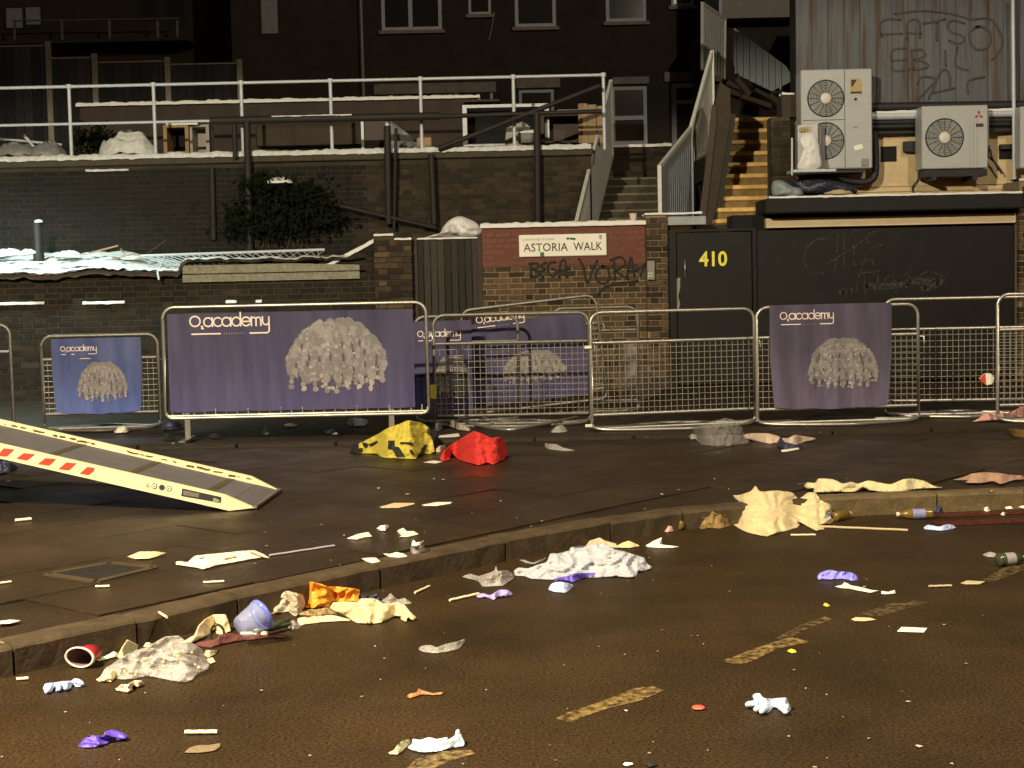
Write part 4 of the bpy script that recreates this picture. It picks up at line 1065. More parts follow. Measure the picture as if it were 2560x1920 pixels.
ev = thing('roof_annex', 'dark annex wall high up behind the corrugated panel', 'building', (4.4, 29, 3.6))
q = MB(); q.box(A.x, C_.x + .4, 29, 31, A.z, 9); q.build('annex_wall', M['moonpanel'], ev)
q = MB(); q.box(A.x - .3, C_.x + .6, 29.5, 31.2, 3.4, A.z - .005); q.build('annex_base', M['brick_dark'], ev)
q = MB(); q.box(A.x - .06, A.x - .002, 28.95, 31, A.z - .02, 9); q.build('corner_trim', M['frame'], ev)
# block on the left
LY = 35.0
lb = thing('flats_block', 'dark block of flats with a dim twin window, top left corner', 'building', (-9, LY, 3.4))
q = MB(); q.box(-22, Wp(625, 0, LY).x, LY, LY + 6, 3.0, 14); q.build('wall', M['brick_dark'], lb)
window(lb, 12, 16, 104, 74, LY, split=.5, fw=.06, m='pipe', sill=False)
for (xa, xb, ya, yb) in [(17, 55, 20, 70), (66, 100, 18, 62)]:
    A, C_ = Wp(xa, yb, LY - .06), Wp(xb, ya, LY - .06); q = MB(); q.box(A.x, C_.x, LY - .07, LY - .05, A.z, C_.z); q.build('curtain', M['bluegrey'], lb)
window(lb, 345, -60, 395, 52, LY, fw=.05, m='pipe', sill=False); window(lb, 415, -60, 465, 70, LY, fw=.05, m='pipe', sill=False)
window(hs, 650, -90, 694, 86, HY, trans=.4, fw=.05, m='pipe', sill=False)
A, C_ = Wp(655, 84, HY - .05), Wp(690, -80, HY - .05); q = MB(); q.box(A.x, C_.x, HY - .05, HY - .04, A.z, C_.z); q.build('curtain', M['bluegrey'], hs)
q = MB(); A, C_ = Wp(-60, 112, LY - 1), Wp(470, 92, LY - 1); q.box(A.x, C_.x, LY - 1, LY, A.z, C_.z); q.build('balcony_slab', M['brick_dark'], lb)
for px in (38, 157, 276, 396, 445):
    P0, P1 = Wp(px, 100, LY - .95), Wp(px, 52, LY - .95); q = MB(); q.box(P0.x - .025, P0.x + .025, LY - .98, LY - .93, P0.z, P1.z); q.build('balcony_post', M['galv_dull'], lb)
q = MB(); q.tube([Wp(30, 52, LY - .95), Wp(450, 46, LY - .95)], .02, 6); q.build('balcony_rail', M['galv_dull'], lb)
pf2 = thing('panel_fence', 'dark panel fence stepping down behind the terrace at far left', 'fence', (-8, 28, 3.4))
for (xa, xb, yt) in [(-120, 122, 116), (126, 238, 146), (244, 420, 155), (424, 600, 160)]:
    A, C_ = Wp(xa, 330, 28), Wp(xb, yt, 28)
    nbd = max(4, int((C_.x - A.x) / .16)); 
    for k in range(nbd):
        xx = A.x + (C_.x - A.x) * k / nbd
        q = MB(); q.box(xx + .004, xx + (C_.x - A.x) / nbd - .004, 28, 28.03, A.z - .4, C_.z); q.build('board', M['fenceboard'], pf2)
    q = MB(); q.box(C_.x - .05, C_.x + .05, 27.93, 27.995, A.z - .4, C_.z + .08); q.build('fence_post', M['galv_dull'], pf2)
    q = MB(); q.box(A.x, C_.x - .06, 27.98, 28.05, C_.z + .003, C_.z + .03); q.build('fence_capping', M['galv_dull'], pf2)
# ================================================================== LETTERING
def ribbon(q, pts, w, put, m=0):
    """flat brush stroke along 2-D points; put(u, v) gives the place on the surface"""
    pts = [V((p[0], p[1])) for p in pts]; n = len(pts); L, Rr = [], []
    for i, p in enumerate(pts):
        t = pts[min(i + 1, n - 1)] - pts[max(i - 1, 0)]
        if t.length < 1e-9: t = V((1, 0))
        t.normalize(); k = V((-t.y, t.x)) * (w / 2)
        L.append(put(*(p + k))); Rr.append(put(*(p - k)))
    s = len(q.v); q.add(L + Rr, [(i, i + 1, n + i + 1, n + i) for i in range(n - 1)], m)
    for p in (pts[0], pts[-1]):
        q.add([put(p.x + math.cos(a) * w / 2, p.y + math.sin(a) * w / 2) for a in [k * 6.283 / 8 for k in range(8)]], [tuple(range(8))], m)
def text_mesh(name, body, size, m, centre, parent, bold=0.0, width=None, spacing=1.0, shear=0.0):
    cu = bpy.data.curves.new(name, 'FONT'); cu.body = body; cu.size = size; cu.align_x = 'CENTER'; cu.align_y = 'CENTER'
    cu.extrude = .0012; cu.offset = bold; cu.space_character = spacing; cu.shear = shear; cu.resolution_u = 3
    t = bpy.data.objects.new('tmp', cu); col.objects.link(t)
    dg = bpy.context.evaluated_depsgraph_get(); dg.update()
    me = bpy.data.meshes.new_from_object(t.evaluated_get(dg)); bpy.data.objects.remove(t)
    xs = [v.co.x for v in me.vertices]; k = width / (max(xs) - min(xs)) if width else 1
    me.transform(Matrix.Rotation(math.pi / 2, 4, 'X') @ Matrix.Diagonal((k, 1, 1, 1)))
    me.materials.clear(); me.materials.append(M[m]); me.name = name
    o = bpy.data.objects.new(name, me); col.objects.link(o); place(o, centre, parent); return o
# street sign
A, C_ = Wp(1298, 643, YW - .03), Wp(1516, 583, YW - .03)
sg = thing('street_sign', 'white street nameplate reading ASTORIA WALK on the red painted wall', 'sign', ((A.x + C_.x) / 2, YW - .03, A.z))
q = MB(); q.bbox(A.x, C_.x, YW - .03, YW - .008, A.z, C_.z, .008); q.build('plate', M['white'], sg)
cz, cxs = (A.z + C_.z) / 2, (A.x + C_.x) / 2; wS, hS = C_.x - A.x, C_.z - A.z
text_mesh('lettering', 'ASTORIA', .150, 'signblack', (A.x + wS * .305, YW - .0325, cz - .028), sg, bold=.0008, width=wS * .505, spacing=1.05)
text_mesh('lettering', 'WALK', .150, 'signblack', (A.x + wS * .785, YW - .0325, cz - .026), sg, bold=.0008, width=wS * .33, spacing=1.05)
text_mesh('small_lettering', 'London Borough of Lambeth', .05, 'signgrey', (A.x + wS * .22, YW - .0325, C_.z - hS * .2), sg, width=wS * .37)
q = MB(); q.box(A.x + wS * .24, A.x + wS * .285, YW - .034, YW - .031, A.z + .005, A.z + hS * .2); q.build('teal_sticker', M['teal'], sg)
q = MB()
for (u, v) in [(.56, .80), (.60, .79), (.63, .77)]: rhomb(q, A.x + wS * u, A.z + hS * v, .018, .03, .2, YW - .034)
q.build('green_mark', M['teal'], sg)
q = MB(); q.poly([V((A.x + wS * .915, YW - .034, C_.z - .02)), V((A.x + wS * .95, YW - .034, C_.z - .02)), V((A.x + wS * .95, YW - .034, C_.z - .06)), V((A.x + wS * .932, YW - .034, C_.z - .085)), V((A.x + wS * .915, YW - .034, C_.z - .06))]); q.build('crest', M['signgrey'], sg)
P = Wp(1783, 649, YW + .05)
text_mesh('house_number', '410', .27, 'yellow', (P.x, YW + .046, P.z), dr, bold=.006, width=.37)

def scrawl(root, strokes, Y, w, m, nm, closed=False):
    q = MB()
    for s in strokes: 
        c = crom([(p[0], p[1], 0) for p in s], 5)
        dyn = len(q.v) * 1e-6
        ribbon(q, [(p.x, p.y) for p in c], w, lambda u, v: Wp(u, v, Y - dyn))
    return q.build(nm, M[m], root, fix=False)
z4 = lambda *s: [zm(1860, 0, p) for p in s]
scrawl(rb, z4([(1235, 155), (1140, 150), (1075, 190), (1090, 290)], [(1080, 270), (1250, 265)],
    [(1290, 310), (1290, 190), (1330, 155), (1385, 170), (1390, 300)], [(1290, 260), (1400, 265)],
    [(1420, 185), (1590, 150)], [(1525, 180), (1525, 320)], [(1740, 185), (1650, 160), (1610, 200), (1640, 250), (1720, 280), (1740, 320), (1690, 345), (1620, 320)],
    [(1860, 205), (1785, 250), (1790, 340), (1850, 390), (1930, 370), (1950, 290), (1910, 220), (1830, 210)]), BY - .046, 5.0, 'spray2', 'graffiti')
scrawl(rb, z4([(1190, 110), (1400, 85), (1600, 100), (1720, 130), (1800, 150), (1950, 150), (2040, 300), (2020, 400), (1960, 470)],
    [(1280, 380), (1170, 400), (1170, 500), (1190, 560), (1310, 545)], [(1170, 480), (1290, 470)], [(1320, 400), (1340, 540)], [(1320, 400), (1400, 390), (1430, 440), (1340, 470)],
    [(1340, 470), (1430, 490), (1450, 530), (1340, 550)], [(1590, 400), (1595, 520)], [(1690, 370), (1670, 480), (1690, 530), (1770, 555)],
    [(1370, 660), (1400, 610), (1480, 610), (1500, 650), (1370, 790)], [(1460, 780), (1560, 560), (1620, 580), (1630, 710)], [(1500, 730), (1660, 695)], [(1770, 740), (1775, 640), (1900, 605)]), BY - .047, 4.5, 'spray2', 'graffiti')
z8 = lambda *s: [zm(1860, 500, p) for p in s]
scrawl(sh, z8([(660, 300), (560, 320), (485, 400), (480, 500), (560, 580), (650, 570)], [(745, 260), (720, 580)], [(790, 250), (790, 540)], [(630, 520), (760, 440), (960, 310)],
    [(870, 350), (870, 500), (900, 510)], [(840, 270), (910, 235)], [(1080, 235), (990, 270), (970, 330), (1010, 350)], [(980, 390), (1100, 350)],
    [(880, 730), (940, 500), (1010, 480), (1030, 560)], [(900, 580), (1080, 560)], [(950, 600), (960, 740)], [(1000, 600), (1060, 600), (1030, 740)], [(1090, 720), (1120, 620), (1180, 600), (1200, 740)], [(1220, 600), (1300, 590), (1280, 700)],
    [(1330, 700), (1400, 590), (1480, 570), (1580, 620), (1500, 700), (1400, 720)]), YW + .086, 4, 'scrawl', 'scrawl')
scrawl(sh, z8([(960, 680), (1150, 680), (1300, 660)], [(1300, 640), (1420, 640), (1540, 640)], [(1420, 690), (1540, 660)], [(770, 730), (840, 720)]), YW + .0855, 16, 'scrawl', 'smear')
z7 = lambda *s: [zm(1240, 500, p) for p in s]
scrawl(sw, z7([(275, 500), (278, 600)], [(262, 505), (325, 500), (330, 530), (285, 548)], [(285, 548), (335, 565), (330, 600), (275, 605)], [(395, 495), (350, 520), (390, 545), (345, 575), (375, 615)],
    [(470, 490), (420, 500), (410, 560), (450, 600), (480, 560), (445, 545)], [(500, 610), (510, 500), (545, 480), (560, 610)], [(500, 560), (575, 545)],
    [(655, 465), (690, 530), (720, 655), (760, 560), (800, 480)], [(850, 520), (795, 560), (795, 630), (850, 660), (895, 620), (885, 545), (840, 520)],
    [(930, 460), (940, 630)], [(905, 475), (985, 450), (1020, 505), (945, 560)], [(945, 560), (1000, 600), (1045, 625)], [(1035, 605), (1065, 450), (1095, 600)], [(1040, 560), (1105, 555)],
    [(1105, 560), (1180, 505)], [(1180, 505), (1140, 600)], [(810, 745), (860, 690), (960, 660), (1120, 640)]), YW - .012, 5.5, 'spray', 'graffiti')

# ================================================================== BANNERS AND BARRIERS
def arc(cx, cy, r, a0, a1, n=10): return [(cx + r * math.cos(math.radians(a0 + (a1 - a0) * k / n)), cy + r * math.sin(math.radians(a0 + (a1 - a0) * k / n))) for k in range(n + 1)]
def academy(q, put, w, ss=.17):
    """the venue name; unit = x-height"""
    x = 0
    def st(p): ribbon(q, p, ss, put)
    st(arc(.45, .62, .58, 0, 360, 20)); x = 1.15
    st([(x, .0), (x + .1, .06), (x + .16, .0), (x + .02, -.25), (x + .2, -.25)]); x = 1.42
    for ch in 'acade':
        c = x + .52
        if ch == 'a': st(arc(c, .5, .5, 0, 360, 18)); st([(c + .5, 0), (c + .5, 1)]); x += 1.14
        if ch == 'c': st(arc(c, .5, .5, 45, 315, 14)); x += .98
        if ch == 'd': st(arc(c, .5, .5, 0, 360, 18)); st([(c + .5, 0), (c + .5, 1.55)]); x += 1.14
        if ch == 'e': st(arc(c, .5, .5, -40, -360, 16)); st([(c - .5, .5), (c + .5, .5)]); x += 1.08
    st([(x + .05, 0), (x + .05, 1)]); st(arc(x + .32, .68, .27, 180, 0, 8) + [(x + .59, 0)]); st(arc(x + .86, .68, .27, 180, 0, 8) + [(x + 1.13, 0)]); x += 1.28
    st([(x + .05, 1)] + arc(x + .42, .45, .37, 180, 360, 8) + [(x + .79, 1)])
    e = x + .79
    st([(e, 1)] + [(e, -.55)] + arc(e - .3, -.55, .3, 0, -90, 5)[1:] + [(e - 2.2, -.85)])
    st([(.05, -.85), (3.3, -.85)])
    return e
ACW = None
def banner(root, put, w, h, logo, dome, m='banner', seed=1, ragged=False):
    """put(u, v, d): u,v metres from the lower left corner of the sheet, d metres proud towards the road"""
    def wave(u, v):
        return .012 * noise.noise(V((u * 5 + seed * 7, v * 1.2, 0))) + .018 * noise.noise(V((u * 1.3, v * 1.3, seed))) + .006 * math.sin(u * 23 + v * 2 + seed)
    f = lambda u, v, d=0: put(u, v, wave(u, v) + d)
    q = MB()
    def sheet(a, c):
        u = a * w; lo = (-.02 * math.sin(a * 3.14) - .012 * abs(math.sin(a * 9.4))) if ragged else -.006 * abs(math.sin(a * 19))
        if ragged and c < .5: u += (.04 * h * (1 - 2 * c)) * (-1 if a > .5 else 1) * abs(a - .5) * 2
        return f(u, lo + (h - lo) * c)
    q.grid(sheet, 60, 26); q.build('banner', M[m], root, fix=False)
    if logo:
        lx, lz, lw_ = logo; sc = lw_ / 8.5
        q = MB(); academy(q, lambda u, v: f(lx + u * sc, lz + v * sc, .004), lw_)
        q.build('logo_print', M['logo'], root, fix=False)
        q = MB()
        for k in range(9): ribbon(q, [(3.75 + k * .28, -.93), (3.75 + k * .28, -.77)], .07, lambda u, v: f(lx + u * sc, lz + v * sc, .004))
        q.build('small_print', M['print_a'], root, fix=False)
    if dome:
        dx, dz, dw, dh = dome; rnd = random.Random(seed * 31 + 5); q = MB(); layer = [0]
        def blob(u, v, ru, rv, mi, n=8, tilt=0):
            layer[0] += 1; d = .003 + layer[0] * 6e-6
            ph = rnd.uniform(0, 6); vs = []
            for k in range(n):
                a = k * 6.283 / n; r = 1 + .35 * noise.noise(V((a * 1.3, ph, 0)))
                x, y = math.cos(a) * ru * r, math.sin(a) * rv * r
                vs.append(f(dx + (u + x + y * tilt) * dw, dz + (v + y) * dh, d))
            q.add(vs, [tuple(range(n))], mi)
        def half(v):                        # half width of the hanging cluster at height v
            return .43 * (math.sqrt(max(0, 1 - ((v - .34) / .66) ** 2)) if v > .34 else 1 - .16 * ((.34 - v) / .34) ** 1.5)
        for k in range(520):                # soft body of the cluster
            v = .36 + .60 * rnd.random() ** .9; u = .5 + (rnd.random() * 2 - 1) * half(v) * .95
            blob(u, v, rnd.uniform(.03, .055), rnd.uniform(.05, .10), rnd.choice([1, 1, 1, 0]), tilt=(u - .5) * -.6)
        for k in range(420):                # full lower body
            v = .10 + .36 * rnd.random(); u = .5 + (rnd.random() * 2 - 1) * half(v) * .93
            if v < .16 + .10 * abs(math.sin(u * 22 + seed)) + .45 * (u - .5) ** 2: continue
            blob(u, v, rnd.uniform(.022, .04), rnd.uniform(.04, .07), rnd.choice([1, 1, 1, 0]))
        for c in range(9):                  # strands of pale discs over the body, scalloped at the foot
            u0 = .5 + .40 * (c - 4) / 4; bot = .05 + .6 * (u0 - .5) ** 2 + rnd.uniform(-.02, .05); v = bot
            while v < .90:
                cv = .5 + (u0 - .5) * min(1, 2 * half(max(v, .3)) / .86)
                blob(cv + rnd.uniform(-.014, .014), v, rnd.uniform(.018, .032), rnd.uniform(.030, .055), rnd.choice([0, 0, 1, 3] if v < .25 else [0, 1, 0]))
                v += rnd.uniform(.055, .085)
        for c in range(8):                  # darker seams between strands
            u0 = .5 + .40 * (c - 3.5) / 4
            for j in range(7):
                v = .12 + .09 * j + rnd.uniform(0, .05); cv = .5 + (u0 - .5) * min(1, 2 * half(max(v, .3)) / .86)
                if rnd.random() < .6: blob(cv + rnd.uniform(-.01, .01), v, .011, rnd.uniform(.035, .075), 2)
        for k in range(90):                 # catchlights
            v = rnd.uniform(.08, .92); u = .5 + (rnd.random() * 2 - 1) * half(v) * .9
            blob(u, v, rnd.uniform(.008, .020), rnd.uniform(.015, .03), rnd.choice([0, 0, 3]))
        q.build('picture_print', [M['print_a'], M['print_b'], M['print_c'], M['print_d']], root, fix=False)
GB = 'crowd barriers along the pavement'
def barrier(label, bl, br, height, lift=0.0, mid=.75, low=.10, mesh=True, hooks=True, feet='loop', m='galv', rad=.017, lean=0.0, tiltz=0.0, dy=0.0):
    """crowd barrier standing on the pavement between two photo points"""
    P0, P1 = Gp(*bl, PAVE), Gp(*br, PAVE)
    P0.y += dy; P1.y += dy
    U = (P1 - P0); W_ = U.length; U.normalize(); Vv = V((0, 0, 1))
    if tiltz: U = Matrix.Rotation(tiltz, 3, 'Y') @ U; Vv = Matrix.Rotation(tiltz, 3, 'Y') @ Vv
    N_ = U.cross(Vv)                                        # towards the road
    Vv = (Vv - N_ * lean).normalized(); N_ = U.cross(Vv)
    B0 = P0 + V((0, 0, lift + .012))
    put = lambda u, v, d=0: B0 + U * u + Vv * v + N_ * d
    t = thing('crowd_barrier', label, 'barrier', (P0 + P1) / 2, GB)
    rc = .11
    loop = [(0, .06), (0, height - rc)] + [(rc + x, height - rc + y) for x, y in arc(0, 0, rc, 180, 90, 6)] + [(W_ - rc + x, height - rc + y) for x, y in arc(0, 0, rc, 90, 0, 6)] + [(W_, .06)]
    loop += [(W_ - .06 + x, .06 + y) for x, y in arc(0, 0, .06, 0, -90, 4)] + [(.06 + x, .06 + y) for x, y in arc(0, 0, .06, -90, -180, 4)]
    q = MB(); q.tube([put(u, v) for u, v in loop], rad, 8, closed=True); q.build('frame_tube', M[m], t)
    for v in ((mid, low) if mid else (low,)):
        q = MB(); q.tube([put(rad, v * height), put(W_ - rad, v * height)], rad * .95, 8); q.build('cross_rail', M[m], t)
    if mesh:
        q = MB(); z0_, z1_ = low * height, (mid or .97) * height; n_ = int(W_ / .056); wr = .0034
        for k in range(1, n_):
            u = W_ * k / n_; a, c = put(u, z0_), put(u, z1_); q.tube([a, (a + c) / 2 + N_ * .006 * noise.noise(V((k * .7, W_, 0))), c], wr, 4, caps=False)
        n_ = int((z1_ - z0_) / .056)
        for k in range(1, n_):
            v = z0_ + (z1_ - z0_) * k / n_; q.tube([put(rad, v, .004), put(W_ * .5, v, .004), put(W_ - rad, v, .004)], wr, 4, caps=False)
        tag(q.build('wire_mesh', M['wire'], t, fix=False), kind='stuff')
    if feet == 'loop':
        for sd in (1, -1):
            q = MB(); q.tube(crom([put(.0, .03), put(.12, .0, .10 * sd), put(W_ * .45, 0, .30 * sd), put(W_ * .6, 0, .30 * sd), put(W_ - .12, .0, .10 * sd), put(W_, .03)], 4), rad * .95, 8); q.build('foot_loop', M[m], t)
    elif feet == 'flat':
        for u in (.20, W_ - .35):
            q = MB(); q.bar(put(u, -lift + .01, -.3), put(u, -lift + .01, .28), .06, .012).bar(put(u, -lift, .0), put(u, .05, .0), .05, .02, up=(0, 1, 0)); q.build('foot', M['galv_dull'], t)
    if hooks:
        q = MB(); q.tube([put(W_ + rad, .9 * height * .8), put(W_ + .05, .72 * height, .02), put(W_ + .055, .66 * height, .02)], .008, 6); q.build('coupling_hook', M[m], t)
    return t, put, W_
def px2uv(put, px, py, W_, Hh):
    """where a photo point falls on a barrier's plane"""
    o = put(0, 0); U = put(1, 0) - o; Vv = put(0, 1) - o; n = U.cross(Vv); r = ray(px, py); e = V((0, 0, EYE))
    p = e + r * ((o - e).dot(n) / r.dot(n)); d = p - o
    return d.dot(U), d.dot(Vv)
def hang(t, put, W_, H_, quad, logo, dome, m='banner', seed=1, ragged=False):
    (u0, v0), (u1, v1) = px2uv(put, *quad[0], W_, H_), px2uv(put, *quad[1], W_, H_)
    lo = hi = None
    if logo:
        (a, c), (a2, _) = px2uv(put, logo[0], logo[1], W_, H_), px2uv(put, logo[2], logo[1], W_, H_); lo = (a - u0, c - v0, a2 - a)
    if dome:
        (a, c), (a2, c2) = px2uv(put, dome[0], dome[3], W_, H_), px2uv(put, dome[2], dome[1], W_, H_); hi = (a - u0, c - v0, a2 - a, c2 - c)
    banner(t, lambda u, v, d: put(u0 + u, v0 + v, .028 + d), u1 - u0, v1 - v0, lo, hi, m, seed, ragged)
# far-left dark one, mostly out of view
t, put, w = barrier('dark barrier end cut off by the left edge', (-190, 1092), (36, 1086), 1.10, mesh=False, m='galv_dull', hooks=False)
# low barrier with blue banner
t, put, w = barrier('lower barrier with short blue banner, behind the end of the ramp', (112, 1076), (402, 1068), .96, m='galv_dull', low=.16)
hang(t, put, w, .96, ((136, 1030), (353, 842)), (154, 878, 238), (188, 906, 328, 1006), 'banner_cool', 2, True)
# big banner barrier
t, put, w = barrier('widest barrier, fully covered by a long purple banner', (418, 1104), (1073, 1090), 1.045, lift=.205, mid=None, low=.02, mesh=False, feet='flat', hooks=True)
hang(t, put, w, 1.05, ((428, 1030), (1032, 772)), (480, 817, 664), (702, 800, 985, 990), 'banner', 1)
q = MB(); P0 = put(.05, .0)
for k in range(24):
    u = .06 + (w - .12) * k / 23; q.tube([put(u, .012), put(u, .085, .02)], .004, 5)
tag(q.build('lacing_ties', M['tie'], t), kind='stuff')
# barrier behind with the second banner
t, put, w = barrier('barrier half hidden behind the widest one, with dark purple banner', (1034, 1068), (1300, 1062), 1.08, mesh=False, m='galv_dull', hooks=False, dy=.5)
hang(t, put, w, 1.08, ((1040, 1035), (1178, 800)), (1046, 842, 1146), (1080, 890, 1180, 1000), 'banner', 4)
# long plain barrier
t, put, w = barrier('long unclad mesh barrier behind the red cloth, in front of the tilted one', (1088, 1068), (1478, 1060), 1.10, m='galv_dull', low=.08, mid=.74, dy=.12)
# tilted barrier with banner behind its mesh
t, put, w = barrier('barrier tilted up to the right, its banner showing through mesh', (1180, 1052), (1526, 1046), 1.10, m='galv_dull', low=.10, mid=.73, tiltz=-.098, lift=.03, dy=.35, feet=None)
hang(t, put, w, 1.1, ((1182, 1018), (1460, 778)), (1194, 808, 1306), (1250, 868, 1420, 968), 'banner', 3)
q = MB(); q.tube(crom([Gp(*p, PAVE + .03) for p in [(1160, 1052), (1200, 1064), (1270, 1074), (1330, 1066), (1440, 1044)]], 5), .017, 8)
tag(q.build('loose_foot_rail', M['galv']), 'loose bent steel foot rail lying under the tilted barrier', 'rail')
q = MB(); q.tube([Gp(*p, PAVE + .02) for p in [(1225, 1058), (1340, 1050)]], .015, 8)
tag(q.build('loose_pipe', M['galv']), 'short straight pipe lying under the tilted barrier', 'pipe')
# hidden back barrier seen through
t, put, w = barrier('dull barrier standing behind the bright unclad one, nearest the pillar', (1385, 1034), (1598, 1028), 1.12, m='galv_dull', mid=.78, hooks=False, mesh=False)
# bright mesh barrier
t, put, w = barrier('bright unclad mesh barrier between tilted barrier and square banner', (1480, 1076), (1888, 1058), 1.11, mid=.74, low=.12)
q = MB()
for (x, y) in [(1466, 868), (1468, 1064)]:
    u, v = px2uv(put, x, y, w, 1.1); q.bbox(put(u, v).x - .02, put(u, v).x + .05, put(u, v).y - .03, put(u, v).y + .0, put(u, v).z - .014, put(u, v).z + .014, .004)
q.build('tie_block', M['tie'], t)
# square banner barrier
t, put, w = barrier('mesh barrier with a square purple banner, in front of the shutter', (1894, 1062), (2296, 1050), 1.12, mid=.74, low=.12)
hang(t, put, w, 1.12, ((1924, 1018), (2226, 756)), (1950, 799, 2074), (2005, 846, 2206, 980), 'banner_mauve', 5, True)
# right hand barriers
t, put, w = barrier('plain mesh barrier right of the square banner, set a little back', (2226, 1046), (2606, 1040), 1.16, mid=.74, low=.12, dy=.25)
t, put, w = barrier('barrier cut off by the right edge, overlapping its neighbour', (2494, 1054), (2860, 1046), 1.20, mid=.72, low=.12)
def wpad(px, Y=14.7): return Wp(px[0], px[1], Y)
q = MB(); q.slab([wpad(p) for p in zm(1860, 500, [(1860, 1415), (1905, 1370), (1950, 1370), (1980, 1405), (1960, 1455), (1915, 1462)])], (0, .03, 0)); 
lp = tag(q.build('paper_lantern', M['whitepaper']), 'small red and white folded carton caught in the right mesh barrier', 'carton')
q = MB(); q.slab([wpad(p, 14.69) for p in zm(1860, 500, [(1860, 1415), (1905, 1370), (1912, 1462)])], (0, .008, 0)); q.build('red_corner', M['redtape'], lp)

# ================================================================== RAMP
rm = thing('loading_ramp', 'cream and grey loading ramp sloping down from the left with red reflective stripes', 'ramp', Gp(634, 1272, PAVE))
NA, NB_ = Wp(0, 1146, 10.0), Gp(573, 1277, PAVE + .005)            # near beam, lower edge
dirv = (NB_ - NA); dirv = dirv / dirv.x                             # per metre of x
wv = V((.04, .84, 0))                                               # across the ramp
xa = -5.6; L0 = NA + dirv * (xa - NA.x); L1 = NB_
hb = .098; up = V((0, 0, 1))
nose = Gp(636, 1271, PAVE + .008); nose_far = nose + wv
def beam(off, th, nm, h=hb, lift=0.0):
    q = MB(); o = wv.normalized() * off
    prof = [L0 + up * lift, L1 + up * lift, V((nose.x, nose.y, nose.z)) + up * .004, L1 + dirv * (-.03) + up * (h + lift), L0 + up * (h + lift)]
    q.slab([p + o for p in prof], wv.normalized() * th); return q.build(nm, M['rampcream'], rm)
wl = wv.length
beam(0, .03, 'near_side_beam'); beam(wl - .03, .03, 'far_side_beam', lift=.014)
q = MB(); dz_ = .084
D0, D1 = L0 + up * dz_, L1 + up * dz_ * .75
wn_ = wv.normalized()
q.slab([D0 + wn_ * .032, D1 + wn_ * .032, D1 + wn_ * (wl - .032), D0 + wn_ * (wl - .032)], (0, 0, -.03)); q.build('deck', M['rampdeck'], rm)
q = MB(); q.slab([D1 + wn_ * .032 + V((.004, 0, 0)), nose + wn_ * .01 + up * .006, nose_far - wn_ * .01 + up * .006, D1 + wn_ * (wl - .032) + V((.004, 0, 0))], (0, 0, -.012)); q.build('nose_plate', M['rampdeck'], rm)
q = MB(); q.bar(nose + up * .008, nose_far + up * .008, .03, .016); q.build('nose_lip', M['galv_dull'], rm)
for px in (100, 305, 505):
    t_ = (Wp(px, 1130, 10).x - L0.x) / (L1.x - L0.x); p = D0.lerp(D1, t_) + up * .004
    q = MB(); q.slab([p + wn_ * .034 + V((-.05, 0, .002)), p + wn_ * .034 + V((.05, 0, -.016)), p + wn_ * (wl - .034) + V((.05, 0, -.016)), p + wn_ * (wl - .034) + V((-.05, 0, .002))], (0, 0, .003)); q.build('deck_strip', M['rampbrown'], rm)
fn = wv.normalized() * -1
def onbeam(px, py, out=.002):            # point of the near beam's face under a photo point
    r = ray(px, py); e = V((0, 0, EYE)); n = dirv.cross(up).normalized()
    return e + r * ((L0 - e).dot(n) / r.dot(n)) + fn * out
def sticker(pts, m, nm, out=.003):
    q = MB(); q.poly([onbeam(x, y, out) for x, y in pts]); return q.build(nm, M[m], rm, fix=False)
for k in [[(-20, 440), (30, 380), (115, 390), (55, 445)], [(130, 462), (190, 418), (278, 428), (215, 478)], [(300, 505), (360, 458), (445, 465), (390, 518)], [(465, 545), (525, 492), (608, 500), (545, 555)], [(630, 580), (690, 528), (748, 535), (740, 562), (700, 592)]]:
    sticker(zm(0, 1000, k), 'redtape', 'red_stripe')
for x in (-150, -330, -520): sticker(zm(0, 1000, [(x, 400 + x * -.0 - 0 + x * .22), (x + 60, 345 + x * .22), (x + 145, 360 + x * .22), (x + 85, 415 + x * .22)]), 'redtape', 'red_stripe')
sticker(zm(0, 1000, [(1150, 685), (1168, 648), (1185, 690)]), 'gold', 'warning_triangle')
for (x, y, m_) in [(1221, 680, 'whitepaper'), (1280, 690, 'navy'), (1336, 699, 'whitepaper')]:
    sticker(zm(0, 1000, [(x + 23 * math.cos(a), y + 23 * math.sin(a)) for a in [k * .5236 for k in range(12)]]), 'signblack', 'round_pictogram')
    sticker(zm(0, 1000, [(x + 17 * math.cos(a), y + 17 * math.sin(a)) for a in [k * .5236 for k in range(12)]]), m_, 'pictogram_face', .0045)
    sticker(zm(0, 1000, [(x - 8, y + 8), (x - 3, y - 9), (x + 4, y - 2), (x + 10, y + 4)]), 'signblack', 'pictogram_mark', .006)
sticker(zm(0, 1000, [(1440, 697), (1750, 766), (1745, 812), (1432, 758)]), 'signblack', 'maker_label')
sticker(zm(0, 1000, [(1450, 712), (1575, 738), (1570, 770), (1448, 750)]), 'galv_dull', 'label_print', .0045)
sticker(zm(0, 1000, [(1690, 770), (1738, 790), (1725, 812), (1680, 800)]), 'galv', 'label_print', .0045)
q = MB(); rr_ = random.Random(4)
for k in range(100):
    t_ = rr_.random(); p = L0.lerp(L1, t_) + wn_ * (wl - .031) + up * rr_.uniform(.086, .094)
    q.obox(p - wn_ * .002, V((rr_.uniform(.006, .026), 0, -.004)), wn_ * .002, V((0, 0, rr_.uniform(.002, .006))))
tag(q.build('chipped_paint', M['rampbrown'], rm), kind='stuff')
q = MB()
for dx in (0.1,): 
    p = L0 + V((dx, 0, 0)); q.box(p.x, p.x + .08, p.y + .1, p.y + .18, PAVE - .3, p.z - .004).box(p.x, p.x + .08, p.y + .7, p.y + .78, PAVE - .3, p.z + .03)
